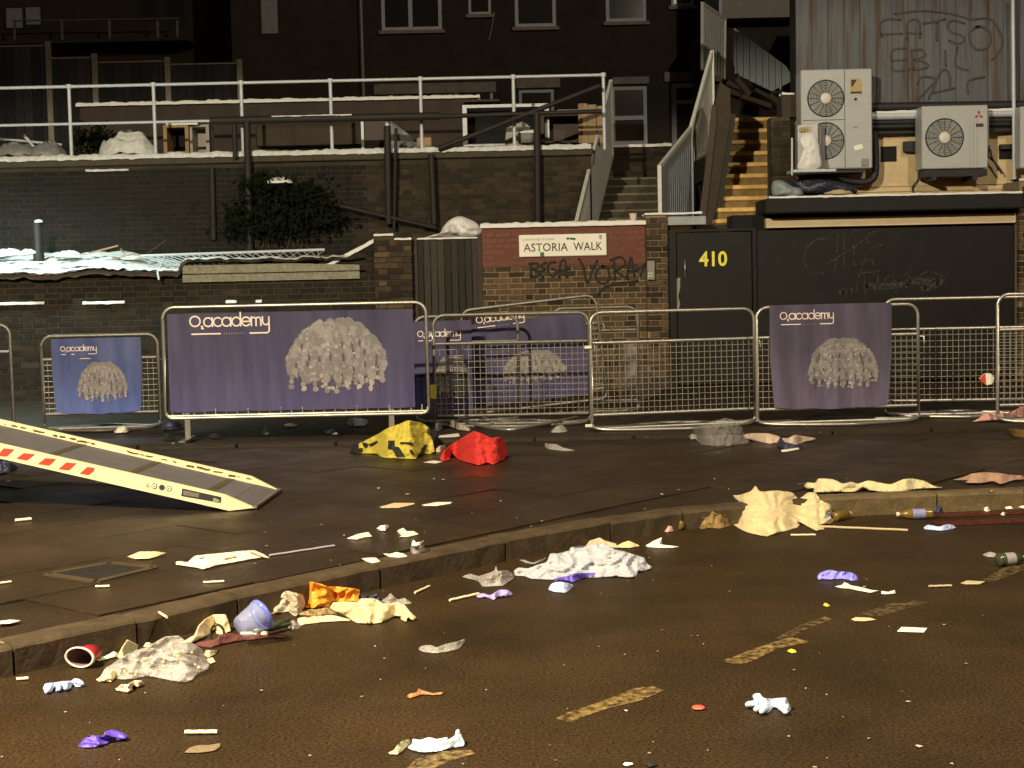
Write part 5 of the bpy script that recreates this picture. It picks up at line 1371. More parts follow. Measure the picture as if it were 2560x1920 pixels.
q.build('support_leg', M['galv_dull'], rm)

# ================================================================== STREET LAMPS (out of frame, they light the scene; the right-hand one is added)
for i, (x, y, h, wt, c, cone) in enumerate(LAMPS):
    lab = ['tall warm street lamp across the road, behind and left of the viewer', 'unseen tall lamp added on the right to lift the dim far houses', 'short white wall lamp post beyond the left end of the walls'][i]
    s_ = thing('street_lamp', lab, 'street lamp', (x, y, 0), 'street lamps')
    q = MB(); q.tube([(x, y, 0), (x, y, 1.2), (x, y, h + .35)], [.09, .075, .045], 12); q.build('post', M['galv_dull'], s_)
    q = MB(); q.bbox(x - .16, x + .16, y - .35, y + .35, h + .16, h + .30, .03); q.build('lantern', M['galv_dull'], s_)
    ld = bpy.data.lights.new('lamp_light', 'SPOT'); ld.energy = wt; ld.color = c; ld.spot_size = math.radians(cone); ld.spot_blend = .06 if cone > 130 else .5; ld.shadow_soft_size = .16
    lo = bpy.data.objects.new('lamp_light', ld); col.objects.link(lo); place(lo, (x, y + .0, h + .1), s_)
# ================================================================== LITTER
def scan(poly, x):
    ys = []
    for a, c in zip(poly, poly[1:] + poly[:1]):
        if (a[0] - x) * (c[0] - x) <= 0 and abs(a[0] - c[0]) > 1e-9: ys.append(a[1] + (c[1] - a[1]) * (x - a[0]) / (c[0] - a[0]))
    return (min(ys), max(ys)) if ys else (None, None)
def inside(poly, x, y):
    r = False; j = len(poly) - 1
    for i in range(len(poly)):
        if (poly[i][1] > y) != (poly[j][1] > y) and x < (poly[j][0] - poly[i][0]) * (y - poly[i][1]) / (poly[j][1] - poly[i][1]) + poly[i][0]: r = not r
        j = i
    return r
SEED = [0]
def crumple(name, label, cat, pts, m, group=None, lean=.7, cr=.02, freq=9.0, cells=26, back=.06, zl=None, jag=.0, patches=(), parent=None, smooth=True, fold=True, radial=0, fingers=()):
    """a crumpled sheet, bag or garment lying on the ground.  The outline gives its silhouette; lean = how far it lies back
    (0 upright .. 9 flat); cr = depth of its folds in metres; it is closed down to the ground behind and below."""
    SEED[0] += 1; sd = SEED[0] * 3.7
    pts = [tuple(p) for p in pts]
    bx = sum(p[0] for p in pts) / len(pts); by = max(p[1] for p in pts)
    z0 = level(bx, by - 3) if zl is None else zl
    z0 += .004
    sm = {'paper': 0, 'card': 0, 'napkin': 0, 'paper bag': .15, 'glove': .85, 'jacket': .35, 'bottle': .8, 'plastic': .3}.get(cat, .4)
    ol = []
    cr3 = crom([(x, y, 0) for x, y in pts], 3, True)
    for i, p in enumerate(cr3):
        a, c = pts[i // 3], pts[(i // 3 + 1) % len(pts)]; t = (i % 3) / 3
        ol.append((p.x * sm + (a[0] + (c[0] - a[0]) * t) * (1 - sm), p.y * sm + (a[1] + (c[1] - a[1]) * t) * (1 - sm)))
    x0, x1 = min(p[0] for p in ol), max(p[0] for p in ol)
    step = max(1.6, (x1 - x0) / cells)
    if jag: ol = [(x + R.uniform(-1, 1) * jag, y + R.uniform(-1, 1) * jag) for x, y in ol]
    vs = [V(p) for p in ol]; nb = len(vs)
    y0_, y1_ = min(p[1] for p in ol), by
    ymid = (y0_ + by) / 2
    stepy = max(1.2, min(step, (y1_ - y0_) / 7))
    y = y0_ + stepy * .5; row = 0
    while y < y1_:
        x = x0 + (step * .5 if row % 2 else 0)
        while x < x1:
            q_ = (x + R.uniform(-.2, .2) * step, y + R.uniform(-.2, .2) * stepy)
            if inside(ol, *q_) and min((q_[0] - p[0]) ** 2 + (q_[1] - p[1]) ** 2 for p in ol) > (stepy * .55) ** 2: vs.append(V(q_))
            x += step
        y += stepy; row += 1
    vv, ee, ff, ov, oe, of = delaunay_2d_cdt(vs, [(i, (i + 1) % nb) for i in range(nb)], [], 1, 1e-5)
    # smooth base curve
    cols = 40; bc = []
    for k in range(cols + 1):
        x = x0 + (x1 - x0) * (k + .001) / (cols + .002); a, c = scan(ol, x); bc.append(c if c is not None else by)
    bc = [sum(bc[max(0, k - 3):k + 4]) / len(bc[max(0, k - 3):k + 4]) for k in range(cols + 1)]
    def base(x):
        t = min(max((x - x0) / max(1e-6, x1 - x0), 0), 1) * cols; k = min(int(t), cols - 1); return bc[k] + (bc[k + 1] - bc[k]) * (t - k)
    def P(x, y, out=0.0, edge=1.0):
        yb = max(base(x), y); g = Gp(x, yb, z0); s = F / g.y
        gy = Gp(x, y, z0).y
        Y = min(g.y + lean * (yb - y) / s, gy)
        p0 = Wp(x, y, Y)
        n1 = noise.noise(V((p0.x * freq + sd, (p0.z * 1.2 + p0.y * .7) * freq, sd)))
        n2 = noise.noise(V((p0.x * freq * 2.3 + sd, (p0.z + p0.y * .7) * freq * 2.3, sd * 2)))
        n3 = noise.noise(V((p0.x * freq * .45 + sd * 3, (p0.z + p0.y * .6) * freq * .45, sd)))
        ph = (p0.x * math.cos(sd) + (p0.z * 1.3 + p0.y * .5) * math.sin(sd * 1.7)) * freq * .8 + n3 * 2.6
        tri = abs((ph % 1.0) * 2 - 1)
        ph2 = (p0.x * math.cos(sd + 1.9) - (p0.z * 1.3 + p0.y * .5)) * freq * 1.25 + n1 * 1.8
        tri2 = abs((ph2 % 1.0) * 2 - 1)
        d = (tri ** 1.5 - .4) * .65 + (tri2 ** 2 - .3) * .40 + (.4 - abs(n2)) * .45 + n3 * .6 if fold else n1 + .5 * n2
        if radial:
            an = math.atan2(y - ymid, (x - (x0 + x1) / 2) * .5); rr = math.hypot((x - (x0 + x1) / 2) / (x1 - x0), (y - ymid) / (by - y0_)) * 2
            d = d * .35 + (abs(((an * radial / 6.283 + n1 * .7) % 1.0) * 2 - 1) - .5) * min(1, rr) * .9 + n3 * .4
        d *= cr * edge
        Y2 = min(Y - d - out, gy - .002 - out * .3)
        return Wp(x, y, Y2)
    bset = set()
    ecount = {}
    for f in ff:
        for i in range(len(f)):
            e = tuple(sorted((f[i], f[(i + 1) % len(f)]))); ecount[e] = ecount.get(e, 0) + 1
    for e, c in ecount.items():
        if c == 1: bset |= set(e)
    front = [P(v.x, v.y, 0, .25 if i in bset else 1) for i, v in enumerate(vv)]
    n = len(front); q = MB()
    q.add(front, [tuple(f) for f in ff], 0, smooth)
    if back:
        bk = []
        for p in front:
            h = max(0, p.z - z0)
            bk.append(V((p.x * (1 + back / p.y), p.y + back * (.25 + min(1, h * 6)) , z0 - .002 if h < .03 else z0 + (h - .03) * .25)))
        q.add(bk, [tuple(reversed(f)) for f in ff], 0, smooth)
        for e, c in ecount.items():
            if c == 1: q.f.append([e[0], e[1], n + e[1], n + e[0]]); q.m.append(0); q.sm.append(False)
    else:
        bk = [V((p.x, p.y + .002, p.z - .0025)) for p in front]
        q.add(bk, [tuple(reversed(f)) for f in ff], 0, smooth)
        for e, c in ecount.items():
            if c == 1: q.f.append([e[0], e[1], n + e[1], n + e[0]]); q.m.append(0); q.sm.append(False)
    for fa, fb, fr in fingers:                 # rounded finger ends of a glove, lying on the road
        pa, pb = P(*fa, 0, .3), Gp(*fb, z0 + fr * .8); k_ = [0, .15, .4, .7, .88, .97, 1]
        q.tube([pa.lerp(pb, t) + V((0, 0, fr * .5 * math.sin(t * 3.14))) for t in k_], [fr * .8, fr, fr * 1.05, fr, fr * .95, fr * .6, fr * .1], 8)
    o = q.build(name, M[m], parent)
    if not parent: tag(o, label, cat, group)
    for pp_, pm, pn in patches:
        pl = [(a[0] + (c[0] - a[0]) * t / 4, a[1] + (c[1] - a[1]) * t / 4) for a, c in zip(pp_, pp_[1:] + pp_[:1]) for t in range(4)]
        pv = [V(p) for p in pl]; k = len(pv)
        xx0, xx1 = min(p[0] for p in pl), max(p[0] for p in pl); yy0, yy1 = min(p[1] for p in pl), max(p[1] for p in pl)
        yq = yy0
        while yq < yy1:
            xq = xx0
            while xq < xx1:
                if inside(pl, xq, yq): pv.append(V((xq + .01, yq + .013)))
                xq += 3
            yq += 3
        v2, e2, f2, *_r = delaunay_2d_cdt(pv, [(i, (i + 1) % k) for i in range(k)], [], 1, 1e-5)
        b2 = MB(); b2.add([P(v.x, v.y, .022) for v in v2], [tuple(f) for f in f2], 0, smooth); b2.build(pn, M[pm], o, fix=False)
    return o
ZA, ZB, ZC, ZD, ZE, ZF, ZG, ZH = [(lambda a: (lambda *p: zm(a[0], a[1], p)))(a) for a in ((0, 1000), (640, 1000), (1240, 1000), (1860, 1000), (0, 1500), (640, 1500), (1240, 1500), (1860, 1500))]
ZK = lambda *p: zm(480, 1420, p, 3.687)
GC = 'discarded clothes and cloths'; GG = 'discarded rubber gloves'; GP = 'scraps of paper on the pavement'; GB2 = 'plastic bags and film in the litter'
# ---- by the barriers
crumple('high_vis_jacket', 'yellow high visibility jacket with black stripes heaped on the pavement', 'jacket',
    ZB((800, 380), (830, 420), (960, 425), (1010, 455), (1120, 460), (1260, 465), (1290, 430), (1370, 425), (1415, 410), (1400, 340), (1385, 290), (1350, 260), (1370, 220), (1310, 180), (1200, 160), (1130, 190), (1060, 210), (960, 270), (880, 310), (810, 345)),
    'hivis', GC, .9, .06, 8, 60, .25, patches=[
    (ZB((1045, 320), (1095, 320), (1090, 365), (1130, 372), (1175, 445), (1110, 450), (1075, 390), (1040, 385)), 'blackcloth', 'black_stripe'),
    (ZB((1135, 332), (1230, 332), (1248, 365), (1200, 348), (1140, 345)), 'blackcloth', 'black_stripe'),
    (ZB((1330, 352), (1356, 352), (1330, 428), (1284, 436)), 'blackcloth', 'black_stripe'),
    (ZB((1210, 390), (1235, 395), (1252, 440), (1222, 422)), 'blackcloth', 'black_stripe'),
    (ZB((838, 335), (890, 345), (872, 378), (850, 370)), 'blackcloth', 'black_stripe'),
    (ZB((890, 350), (960, 320), (955, 332), (905, 372)), 'blackcloth', 'black_stripe')])
crumple('black_bag', 'black fabric sticking out behind the yellow jacket, beside the red cloth', 'bag', ZB((1250, 255), (1360, 225), (1420, 250), (1440, 300), (1445, 375), (1405, 392), (1385, 310), (1340, 295)), 'blackcloth', GC, .4, .02, 10, 16, .12)
crumple('black_bag', 'black fabric end at the left of the yellow jacket', 'bag', ZB((745, 412), (775, 350), (812, 340), (812, 400), (845, 428)), 'blackcloth', GC, .6, .02, 10, 12, .1)
crumple('red_cloth', 'bright red jacket heaped on the pavement beside the yellow one', 'jacket',
    ZB((1450, 470), (1480, 480), (1530, 470), (1545, 415), (1600, 470), (1700, 500), (1760, 515), (1830, 495), (1870, 510), (1960, 470), (1990, 420), (1970, 340), (1930, 290), (1860, 300), (1800, 270), (1720, 245), (1640, 290), (1560, 340), (1480, 400)), 'redcloth', GC, .9, .05, 8, 60, .25)
crumple('card_strip', 'cream card strip behind the red jacket', 'card', ZB((1435, 303), (1450, 280), (1600, 262), (1612, 285), (1480, 310)), 'whitepaper', None, 9, .004, 6, 14, 0)
crumple('paper_scrap', 'pale paper wedge in front of the red jacket', 'paper', ZB((1325, 492), (1400, 475), (1475, 486), (1420, 500)), 'whitepaper', GP, 9, .004, 6, 12, 0)
crumple('paper_scrap', 'peach paper tucked between yellow and red jackets', 'paper', ZB((1408, 400), (1450, 362), (1490, 352), (1500, 372), (1460, 412), (1420, 415)), 'peach', GP, .8, .01, 9, 12, .05)
crumple('film_scrap', 'dull film scrap behind the yellow jacket, under the barrier foot', 'plastic', ZB((1370, 225), (1400, 185), (1460, 180), (1475, 225), (1430, 250)), 'cleargrey', GB2, .6, .03, 12, 14, .08)
crumple('paper_roll', 'crushed pale paper roll under the tilted barrier', 'paper', ZB((1505, 165), (1560, 160), (1640, 205), (1700, 225), (1690, 245), (1600, 235), (1515, 200)), 'foggy', None, .6, .02, 10, 16, .06)
crumple('clear_cup', 'small clear plastic triangle near the bright barrier foot', 'plastic', ZC((430, 255), (470, 210), (520, 195), (560, 230), (560, 250), (500, 258)), 'clear', GB2, .5, .01, 12, 14, .06)
crumple('clear_spoon', 'clear tapering film lying on open pavement right of the red jacket', 'plastic', ZC((385, 340), (420, 345), (480, 350), (530, 375), (630, 398), (540, 402), (420, 388), (390, 372)), 'clear', GB2, 1.2, .008, 12, 18, .03)
crumple('clear_bag', 'large grey clear plastic bag on the pavement by the bright barrier', 'plastic bag', ZC((1560, 215), (1640, 195), (1720, 165), (1820, 142), (1890, 160), (1945, 215), (1955, 265), (1985, 320), (1960, 345), (1850, 362), (1720, 362), (1620, 350), (1570, 300)), 'cleargrey', GB2, .6, .06, 7, 20, .25, smooth=False)
crumple('film_scrap', 'crinkled bright film just left of the large clear bag', 'plastic', ZC((1520, 290), (1545, 265), (1580, 275), (1590, 305), (1540, 310)), 'clear', GB2, .7, .02, 16, 10, .04)
crumple('food_wrapper', 'torn peach and white food wrapper right of the large clear bag', 'wrapper', ZD((-10, 275), (60, 262), (180, 262), (260, 280), (300, 300), (350, 300), (400, 275), (470, 285), (560, 300), (540, 315), (420, 340), (380, 370), (300, 330), (200, 345), (80, 320), (0, 300)), 'peach', None, 1.0, .03, 12, 34, .1)
crumple('dark_wrapper', 'dark blue wrapper on top of the torn food wrapper', 'wrapper', ZD((260, 340), (290, 290), (320, 330), (400, 350), (465, 370), (420, 385), (320, 392), (270, 375)), 'navy', None, .6, .015, 12, 16, .06)
crumple('paper_scrap', 'white sliver of paper under the dark blue wrapper', 'paper', ZD((290, 395), (360, 385), (430, 375), (440, 388), (350, 405), (300, 410)), 'whitepaper', GP, 3, .004, 9, 12, 0)
crumple('paper_sheet', 'crumpled pink paper at the right edge by the barriers', 'paper', ZD((1800, 172), (1860, 140), (1900, 100), (1960, 105), (2000, 95), (2060, 110), (2140, 80), (2200, 40), (2280, 10), (2290, 110), (2200, 140), (2100, 152), (1960, 160)), 'pink', None, .8, .05, 8, 26, .15)
crumple('yellow_tube', 'mustard yellow tube cut off by the right edge', 'tube', ZD((2078, 240), (2120, 222), (2240, 240), (2270, 280), (2230, 300), (2130, 285)), 'bottleorange', None, .3, .004, 6, 14, .08)
crumple('clear_bag', 'hazy clear bag hanging behind the bright mesh barrier', 'plastic bag', zm(1240, 500, [(960, 1120), (1060, 1100), (1130, 1200), (1150, 1310), (1240, 1330), (1280, 1440), (1310, 1490), (1220, 1560), (1120, 1590), (1000, 1580), (960, 1480), (980, 1320)]), 'cleargrey', GB2, .15, .06, 6, 24, .2)
# little things under the barriers at the left
crumple('blue_wrapper', 'dark blue wrapper under the left end of the widest barrier', 'wrapper', ZA((1260, 190), (1300, 160), (1400, 165), (1450, 200), (1400, 230), (1290, 235)), 'darkglossy', None, .6, .03, 12, 16, .1)
crumple('paper_scrap', 'greenish white tissue under the low blue banner barrier', 'tissue', ZA((905, 245), (930, 215), (985, 205), (1050, 235), (1000, 255), (920, 260)), 'whitepaper', GP, .8, .02, 14, 12, .05)
crumple('grey_litter', 'grey crushed wrapper under the middle of the widest barrier', 'wrapper', ZB((720, 175), (750, 140), (840, 145), (900, 165), (860, 200), (760, 205)), 'tarp', None, .6, .03, 12, 14, .08)
crumple('film_scrap', 'pale film under the widest barrier, left of its centre', 'plastic', ZA((2070, 260), (2090, 200), (2140, 205), (2150, 260), (2110, 275)), 'clear', GB2, .5, .02, 14, 10, .05)
crumple('paper_scrap', 'flat pale scrap under the widest barrier', 'paper', ZB((220, 195), (260, 182), (330, 195), (310, 212), (240, 208)), 'tan', GP, 6, .004, 9, 10, 0)
crumple('green_wrapper', 'teal wrapper near the yellow jacket under the barrier', 'wrapper', ZB((540, 240), (620, 230), (680, 250), (640, 275), (560, 262)), 'tarp', None, 1, .02, 14, 12, .05)
crumple('dark_rag', 'dark lump below the widest barrier right of its left foot', 'rag', ZA((1640, 285), (1670, 262), (1730, 265), (1760, 295), (1690, 302)), 'blackcloth', None, .6, .02, 14, 10, .06)
crumple('dark_rag', 'dark lump left of the widest barrier foot', 'rag', ZA((1280, 290), (1310, 262), (1370, 270), (1385, 305), (1310, 312)), 'blackcloth', None, .6, .02, 14, 10, .06)
crumple('yellow_carton', 'yellow and black carton wedged behind the right post of the widest barrier', 'carton', ZB((1372, -40), (1395, -45), (1415, 0), (1418, 60), (1398, 78), (1380, 40)), 'hivis', None, .05, .01, 14, 10, .05, zl=PAVE + .35) if False else None
q = MB(); q.bbox(*(lambda a, c: (a.x, c.x, 14.95, 15.0, a.z, c.z))(Wp(1075, 998, 14.95), Wp(1090, 962, 14.95)), .006)
tag(q.build('yellow_tag', M['hivis']), 'yellow tag hanging beside the right post of the widest barrier', 'tag')
crumple('blue_bag', 'dark shiny blue bag under the ramp at the left edge', 'plastic bag', ZA((-60, 500), (0, 470), (80, 490), (140, 530), (80, 570), (-40, 580)), 'darkglossy', GB2, .6, .05, 9, 18, .2)
# ---- on the pavement
crumple('paper_square', 'flat square tan napkin, left of two, on the open pavement', 'napkin', ZB((975, 845), (1090, 812), (1250, 812), (1255, 822), (1130, 850), (1000, 852)), 'orangecard', 'square napkins on the pavement', 9, .003, 5, 16, 0)
crumple('paper_square', 'flat square white napkin, right of two, on the open pavement', 'napkin', ZB((1310, 828), (1430, 805), (1555, 805), (1530, 820), (1430, 835), (1330, 835)), 'whitepaper', 'square napkins on the pavement', 9, .003, 5, 16, 0)
crumple('paper_bag', 'small folded paper napkin behind the inspection cover', 'napkin', ZA((1010, 1235), (1100, 1197), (1230, 1195), (1315, 1208), (1250, 1235), (1180, 1252), (1080, 1255)), 'kraft', GP, 2.0, .012, 9, 22, .03)
crumple('paper_bag', 'long flattened takeaway paper bag on the pavement', 'paper bag', ZA((1395, 1275), (1440, 1272), (1480, 1282), (1540, 1230), (1620, 1220), (1730, 1210), (1900, 1192), (2010, 1186), (2080, 1215), (2130, 1248), (2080, 1240), (1950, 1262), (1740, 1300), (1690, 1312), (1610, 1335), (1570, 1325), (1440, 1305), (1400, 1300)), 'paper', GP, 2.6, .02, 8, 34, .03,
    patches=[(ZA((1560, 1236), (1600, 1228), (1612, 1242), (1575, 1248)), 'signgrey', 'print_mark'), (ZA((1760, 1248), (1860, 1228), (1870, 1236), (1775, 1256)), 'tan', 'print_mark'), (ZA((1960, 1198), (1985, 1196), (2080, 1232), (2060, 1234)), 'tan', 'print_mark')])
for lb, p, mm in [('curled paper scrap, leftmost of the group near the kerb', ZB((715, 1095), (790, 1062), (830, 1052), (890, 1042), (920, 1078), (860, 1085), (800, 1102)), 'paper'),
                  ('small grey white scrap, farthest back of the group near the kerb', ZB((955, 1012), (985, 990), (1040, 985), (1052, 1000), (1020, 1032), (985, 1030)), 'whitepaper'),
                  ('torn paper scrap, rightmost and back in the group near the kerb', ZB((1115, 1030), (1165, 1008), (1190, 1035), (1250, 1035), (1288, 1060), (1200, 1082), (1130, 1080), (1170, 1062)), 'paper'),
                  ('jagged paper scrap beside the clear cup near the kerb', ZB((1008, 1212), (1060, 1215), (1110, 1200), (1165, 1212), (1205, 1238), (1130, 1248), (1060, 1242)), 'paper'),
                  ('paper scrap nearest the kerb edge below the others', ZB((838, 1250), (900, 1245), (950, 1245), (985, 1278), (920, 1292), (880, 1278)), 'paper')]:
    crumple('paper_scrap', lb, 'paper', p, mm, GP, 1.8, .012, 14, 18, .02)
cc_ = crumple('clear_cup', 'clear crushed cup with torn white top near the kerb', 'cup', ZB((1226, 1150), (1325, 1150), (1332, 1185), (1310, 1212), (1235, 1222), (1228, 1190)), 'clear', None, .3, .012, 12, 16, .06)
crumple('torn_lid', None, None, ZB((1228, 1148), (1240, 1105), (1265, 1122), (1290, 1122), (1328, 1108), (1300, 1145), (1262, 1152)), 'whitepaper', None, .3, .01, 14, 12, .02, zl=PAVE + .05, parent=cc_)
def stick(label, a, c, r, m, nm='stick', cat='stick', grp='sticks and straws in the litter', za=0.0):
    z = level((a[0] + c[0]) / 2, (a[1] + c[1]) / 2)
    q = MB(); p0, p1 = Gp(*a, z + r + .002), Gp(*c, z + r + .002 + za); d = (p1 - p0) / 8
    q.tube([p0 + d * k + V((0, 0, .0007 * math.sin(k * 2.1))) for k in range(9)], r, 7)
    return tag(q.build(nm, M[m]), label, cat, grp)
stick('long mauve straw lying right of the flattened paper bag', ZB((105, 1228))[0], ZB((620, 1150))[0], .006, 'mauve', 'straw', 'straw')
stick('thin white stick just right of the inspection cover', (508, 1456), (560, 1453), .006, 'straw')
stick('short white stick in front of the inspection cover', (239, 1466), (274, 1465), .006, 'straw')
stick('white stick at the left edge of the pavement', (-10, 1459), (28, 1454), .006, 'straw')
stick('cream cigarette-like roll at the far left under the ramp', (38, 1301), (78, 1297), .010, 'paper', 'paper_roll', 'paper')
stick('tiny pale splinter on the kerb top at left', (398, 1531), (417, 1543), .006, 'straw')
stick('white stick at the kerb foot at left', ZE((130, 625))[0], ZE((222, 618))[0], .007, 'straw')
stick('thin pale stick at the kerb foot below the paper scraps', ZB((1255, 1522))[0], ZB((1370, 1470))[0], .006, 'straw')
stick('cream stick on the road nearest the viewer, upper of two', ZE((1460, 1045))[0], ZE((1715, 1042))[0], .008, 'straw')
stick('pale stick lying beside the purple glove in mid road', ZB((1530, 1582))[0], ZB((1760, 1530))[0], .007, 'straw')
stick('long cream stick lying along the red lines', ZD((620, 1000))[0], ZD((1295, 1028))[0], .008, 'tan')
stick('thin white stick in front of the big cream cloth', ZD((370, 1066))[0], ZD((565, 1064))[0], .006, 'straw')
stick('pale lath lying on the road at the right', ZD((1460, 1472))[0], ZD((1640, 1466))[0], .006, 'tan')
crumple('paper_strip', 'cream paper strip at the left edge of the pavement', 'paper', ZE((-20, 190), (0, 165), (80, 155), (165, 160), (80, 185)), 'paper', GP, 9, .004, 8, 12, 0)
crumple('paper_strip', 'short cream strip on the kerb top at the left edge', 'paper', ZE((-20, 340), (0, 318), (48, 318), (40, 335), (10, 342)), 'paper', GP, 9, .004, 8, 10, 0)
# ---- cloths by the kerb on the right
crumple('cream_cloth', 'long narrow pale yellow cloth lying on the right-hand kerb', 'cloth', ZD((475, 680), (500, 650), (560, 655), (590, 620), (700, 625), (780, 660), (850, 645), (900, 660), (980, 635), (1060, 650), (1160, 665), (1260, 625), (1330, 620), (1430, 640), (1500, 680), (1545, 692), (1460, 695), (1330, 705), (1220, 728), (1080, 722), (990, 712), (940, 690), (850, 725), (720, 722), (690, 728), (550, 725), (550, 695), (500, 700)), 'palecloth', GC, .8, .045, 8, 50, .12, zl=PAVE)
crumple('cream_cloth', 'large ruffled cream cloth spread over the kerb onto the road', 'cloth', ZD((-175, 765), (-120, 745), (-60, 755), (50, 725), (92, 676), (125, 722), (240, 715), (350, 725), (390, 735), (430, 785), (500, 732), (570, 730), (600, 790), (670, 815), (690, 850), (640, 900), (690, 930), (640, 970), (600, 985), (615, 1010), (570, 1035), (480, 985), (430, 960), (385, 1015), (290, 1045), (180, 1075), (80, 1060), (10, 1040), (-80, 985), (-70, 920), (-65, 860), (-150, 870), (-180, 810)), 'creamcloth', GC, 2.2, .06, 6, 70, .2, jag=.8, radial=15)
crumple('white_lining', 'grey white cloth corner under the right side of the large cream cloth', 'cloth', ZD((640, 905), (690, 880), (700, 940), (680, 970), (610, 985)), 'shirt', GC, .5, .02, 10, 12, .08)
crumple('amber_bag', 'crushed amber plastic bag at the kerb left of the large cream cloth', 'plastic bag', ZC((1600, 910), (1625, 865), (1670, 900), (1690, 870), (1740, 895), (1800, 905), (1850, 885), (1895, 900), (1900, 935), (1850, 985), (1780, 1015), (1680, 1010), (1620, 1020), (1580, 985)), 'amber', GB2, .6, .05, 9, 22, .12, smooth=False)
crumple('rag', 'muddy pink cloth lying flat near the right edge of the pavement', 'cloth', ZD((1650, 630), (1730, 610), (1800, 580), (1900, 570), (2010, 575), (2110, 590), (2200, 595), (2190, 625), (2080, 640), (2020, 662), (1960, 640), (1870, 655), (1780, 655), (1740, 650), (1770, 635), (1700, 632)), 'brownpink', GC, 1.4, .03, 9, 36, .08)
crumple('pink_scrap', 'small pink and red wrapper at the kerb foot', 'wrapper', ZC((1310, 1040), (1345, 1015), (1330, 980), (1370, 970), (1410, 985), (1395, 1010), (1405, 1035), (1360, 1045)), 'pink', None, .8, .015, 16, 12, .05)
q = MB(); P = Gp(1697, 1313, .03); q.lathe([(0, -.02), (.03, -.02), (.036, 0), (.03, .02), (0, .02)], P, P + V((-.3, -1, .2)), 12); tag(q.build('yellow_disc', M['bottleorange']), 'round yellow bottle cap at the kerb foot', 'bottle cap')
# ---- white shirt group
crumple('brown_card', 'brown card leaning behind the crumpled white shirt', 'card', ZC((700, 1145), (740, 1110), (820, 1085), (860, 1110), (950, 1135), (960, 1165), (900, 1165), (780, 1165)), 'tan', None, .9, .03, 8, 18, .05)
crumple('yellow_paper', 'leaf shaped yellow paper right of the brown card', 'paper', ZC((930, 1165), (1000, 1125), (1050, 1112), (1130, 1145), (1130, 1155), (1060, 1168)), 'palecloth', None, 1.2, .015, 8, 16, .04)
crumple('white_shirt', 'crumpled white shirt lying on the road beside the kerb', 'shirt', ZC((140, 1350), (180, 1322), (250, 1330), (330, 1300), (400, 1280), (430, 1212), (490, 1212), (570, 1190), (600, 1160), (720, 1150), (840, 1130), (940, 1180), (1010, 1195), (1090, 1220), (1170, 1245), (1190, 1290), (1222, 1312), (1215, 1335), (1150, 1355), (1120, 1350), (1090, 1398), (1010, 1400), (940, 1392), (800, 1402), (620, 1405), (450, 1420), (280, 1412), (220, 1392), (150, 1385)), 'shirt', GC, 1.8, .06, 10, 84, .15)
crumple('paper_fold', 'white folded paper with upright corner right of the white shirt', 'paper', ZC((1180, 1150), (1250, 1110), (1310, 1085), (1290, 1140), (1380, 1150), (1455, 1158), (1400, 1168), (1300, 1168), (1200, 1162)), 'whitepaper', GP, .7, .012, 10, 22, .03)
crumple('clear_bottle_bag', 'clear flattened plastic cup left of the white shirt', 'cup', ZB((1630, 1395), (1690, 1372), (1760, 1390), (1880, 1350), (1895, 1310), (1910, 1350), (1990, 1345), (2035, 1380), (2030, 1410), (1950, 1465), (1880, 1470), (1790, 1475), (1760, 1430), (1670, 1408)), 'clear', GB2, .7, .035, 10, 22, .08, smooth=False)
crumple('rubber_glove', 'dark violet glove pressed against the front of the white shirt', 'glove', ZC((455, 1440), (490, 1405), (560, 1392), (620, 1370), (700, 1365), (780, 1368), (805, 1385), (760, 1400), (700, 1405), (610, 1440), (570, 1430), (520, 1430)), 'glove_violet', GG, .7, .025, 16, 24, .04)
crumple('rubber_glove', 'pale blue glove in front of the white shirt', 'glove', ZC((415, 1495), (440, 1450), (510, 1435), (580, 1450), (612, 1470), (560, 1518), (500, 1520), (450, 1512)), 'glove_pale', GG, .9, .025, 14, 18, .04)
crumple('rubber_glove', 'lilac glove with loose fingers left of the pale blue glove', 'glove', ZB((1740, 1545), (1790, 1525), (1850, 1540), (1920, 1500), (1990, 1500), (2030, 1535), (1990, 1552), (1920, 1555), (1880, 1578), (1820, 1560), (1760, 1562)), 'glove_lilac', GG, .8, .025, 14, 22, .04)
crumple('film_scrap', 'dull clear film on the kerb foot left of the white shirt', 'plastic', ZC((185, 1262), (220, 1262), (290, 1285), (380, 1250), (395, 1240), (370, 1270), (300, 1295), (230, 1285)), 'clear', GB2, .8, .015, 14, 16, .03)
crumple('rubber_glove', 'violet blue glove in mid road at the right', 'glove', ZD((578, 1400), (600, 1365), (670, 1342), (740, 1352), (830, 1358), (890, 1385), (885, 1420), (850, 1428), (780, 1412), (700, 1418), (620, 1415), (590, 1420)), 'glove_blue', GG, .8, .03, 14, 26, .05)
crumple('paper_twist', 'cream paper twist in front of the violet blue glove', 'paper', ZD((715, 1472), (770, 1462), (795, 1438), (850, 1465), (930, 1480), (1000, 1500), (1068, 1505), (1000, 1522), (900, 1505), (830, 1490), (760, 1485)), 'paper', GP, 1.2, .015, 12, 22, .03)
crumple('paper_scrap', 'small bright white paper right of the cream paper twist', 'paper', ZD((1082, 1508), (1140, 1515), (1190, 1500), (1195, 1525), (1140, 1535), (1085, 1532)), 'whitepaper', GP, 1.5, .01, 12, 12, .02)
crumple('rubber_glove', 'pale blue glove beside the red lines at the right', 'glove', ZD((1420, 1005), (1460, 985), (1540, 1000), (1600, 982), (1650, 988), (1665, 1005), (1620, 1020), (1560, 1032), (1480, 1028), (1430, 1020)), 'glove_pale', GG, .9, .02, 14, 20, .04)
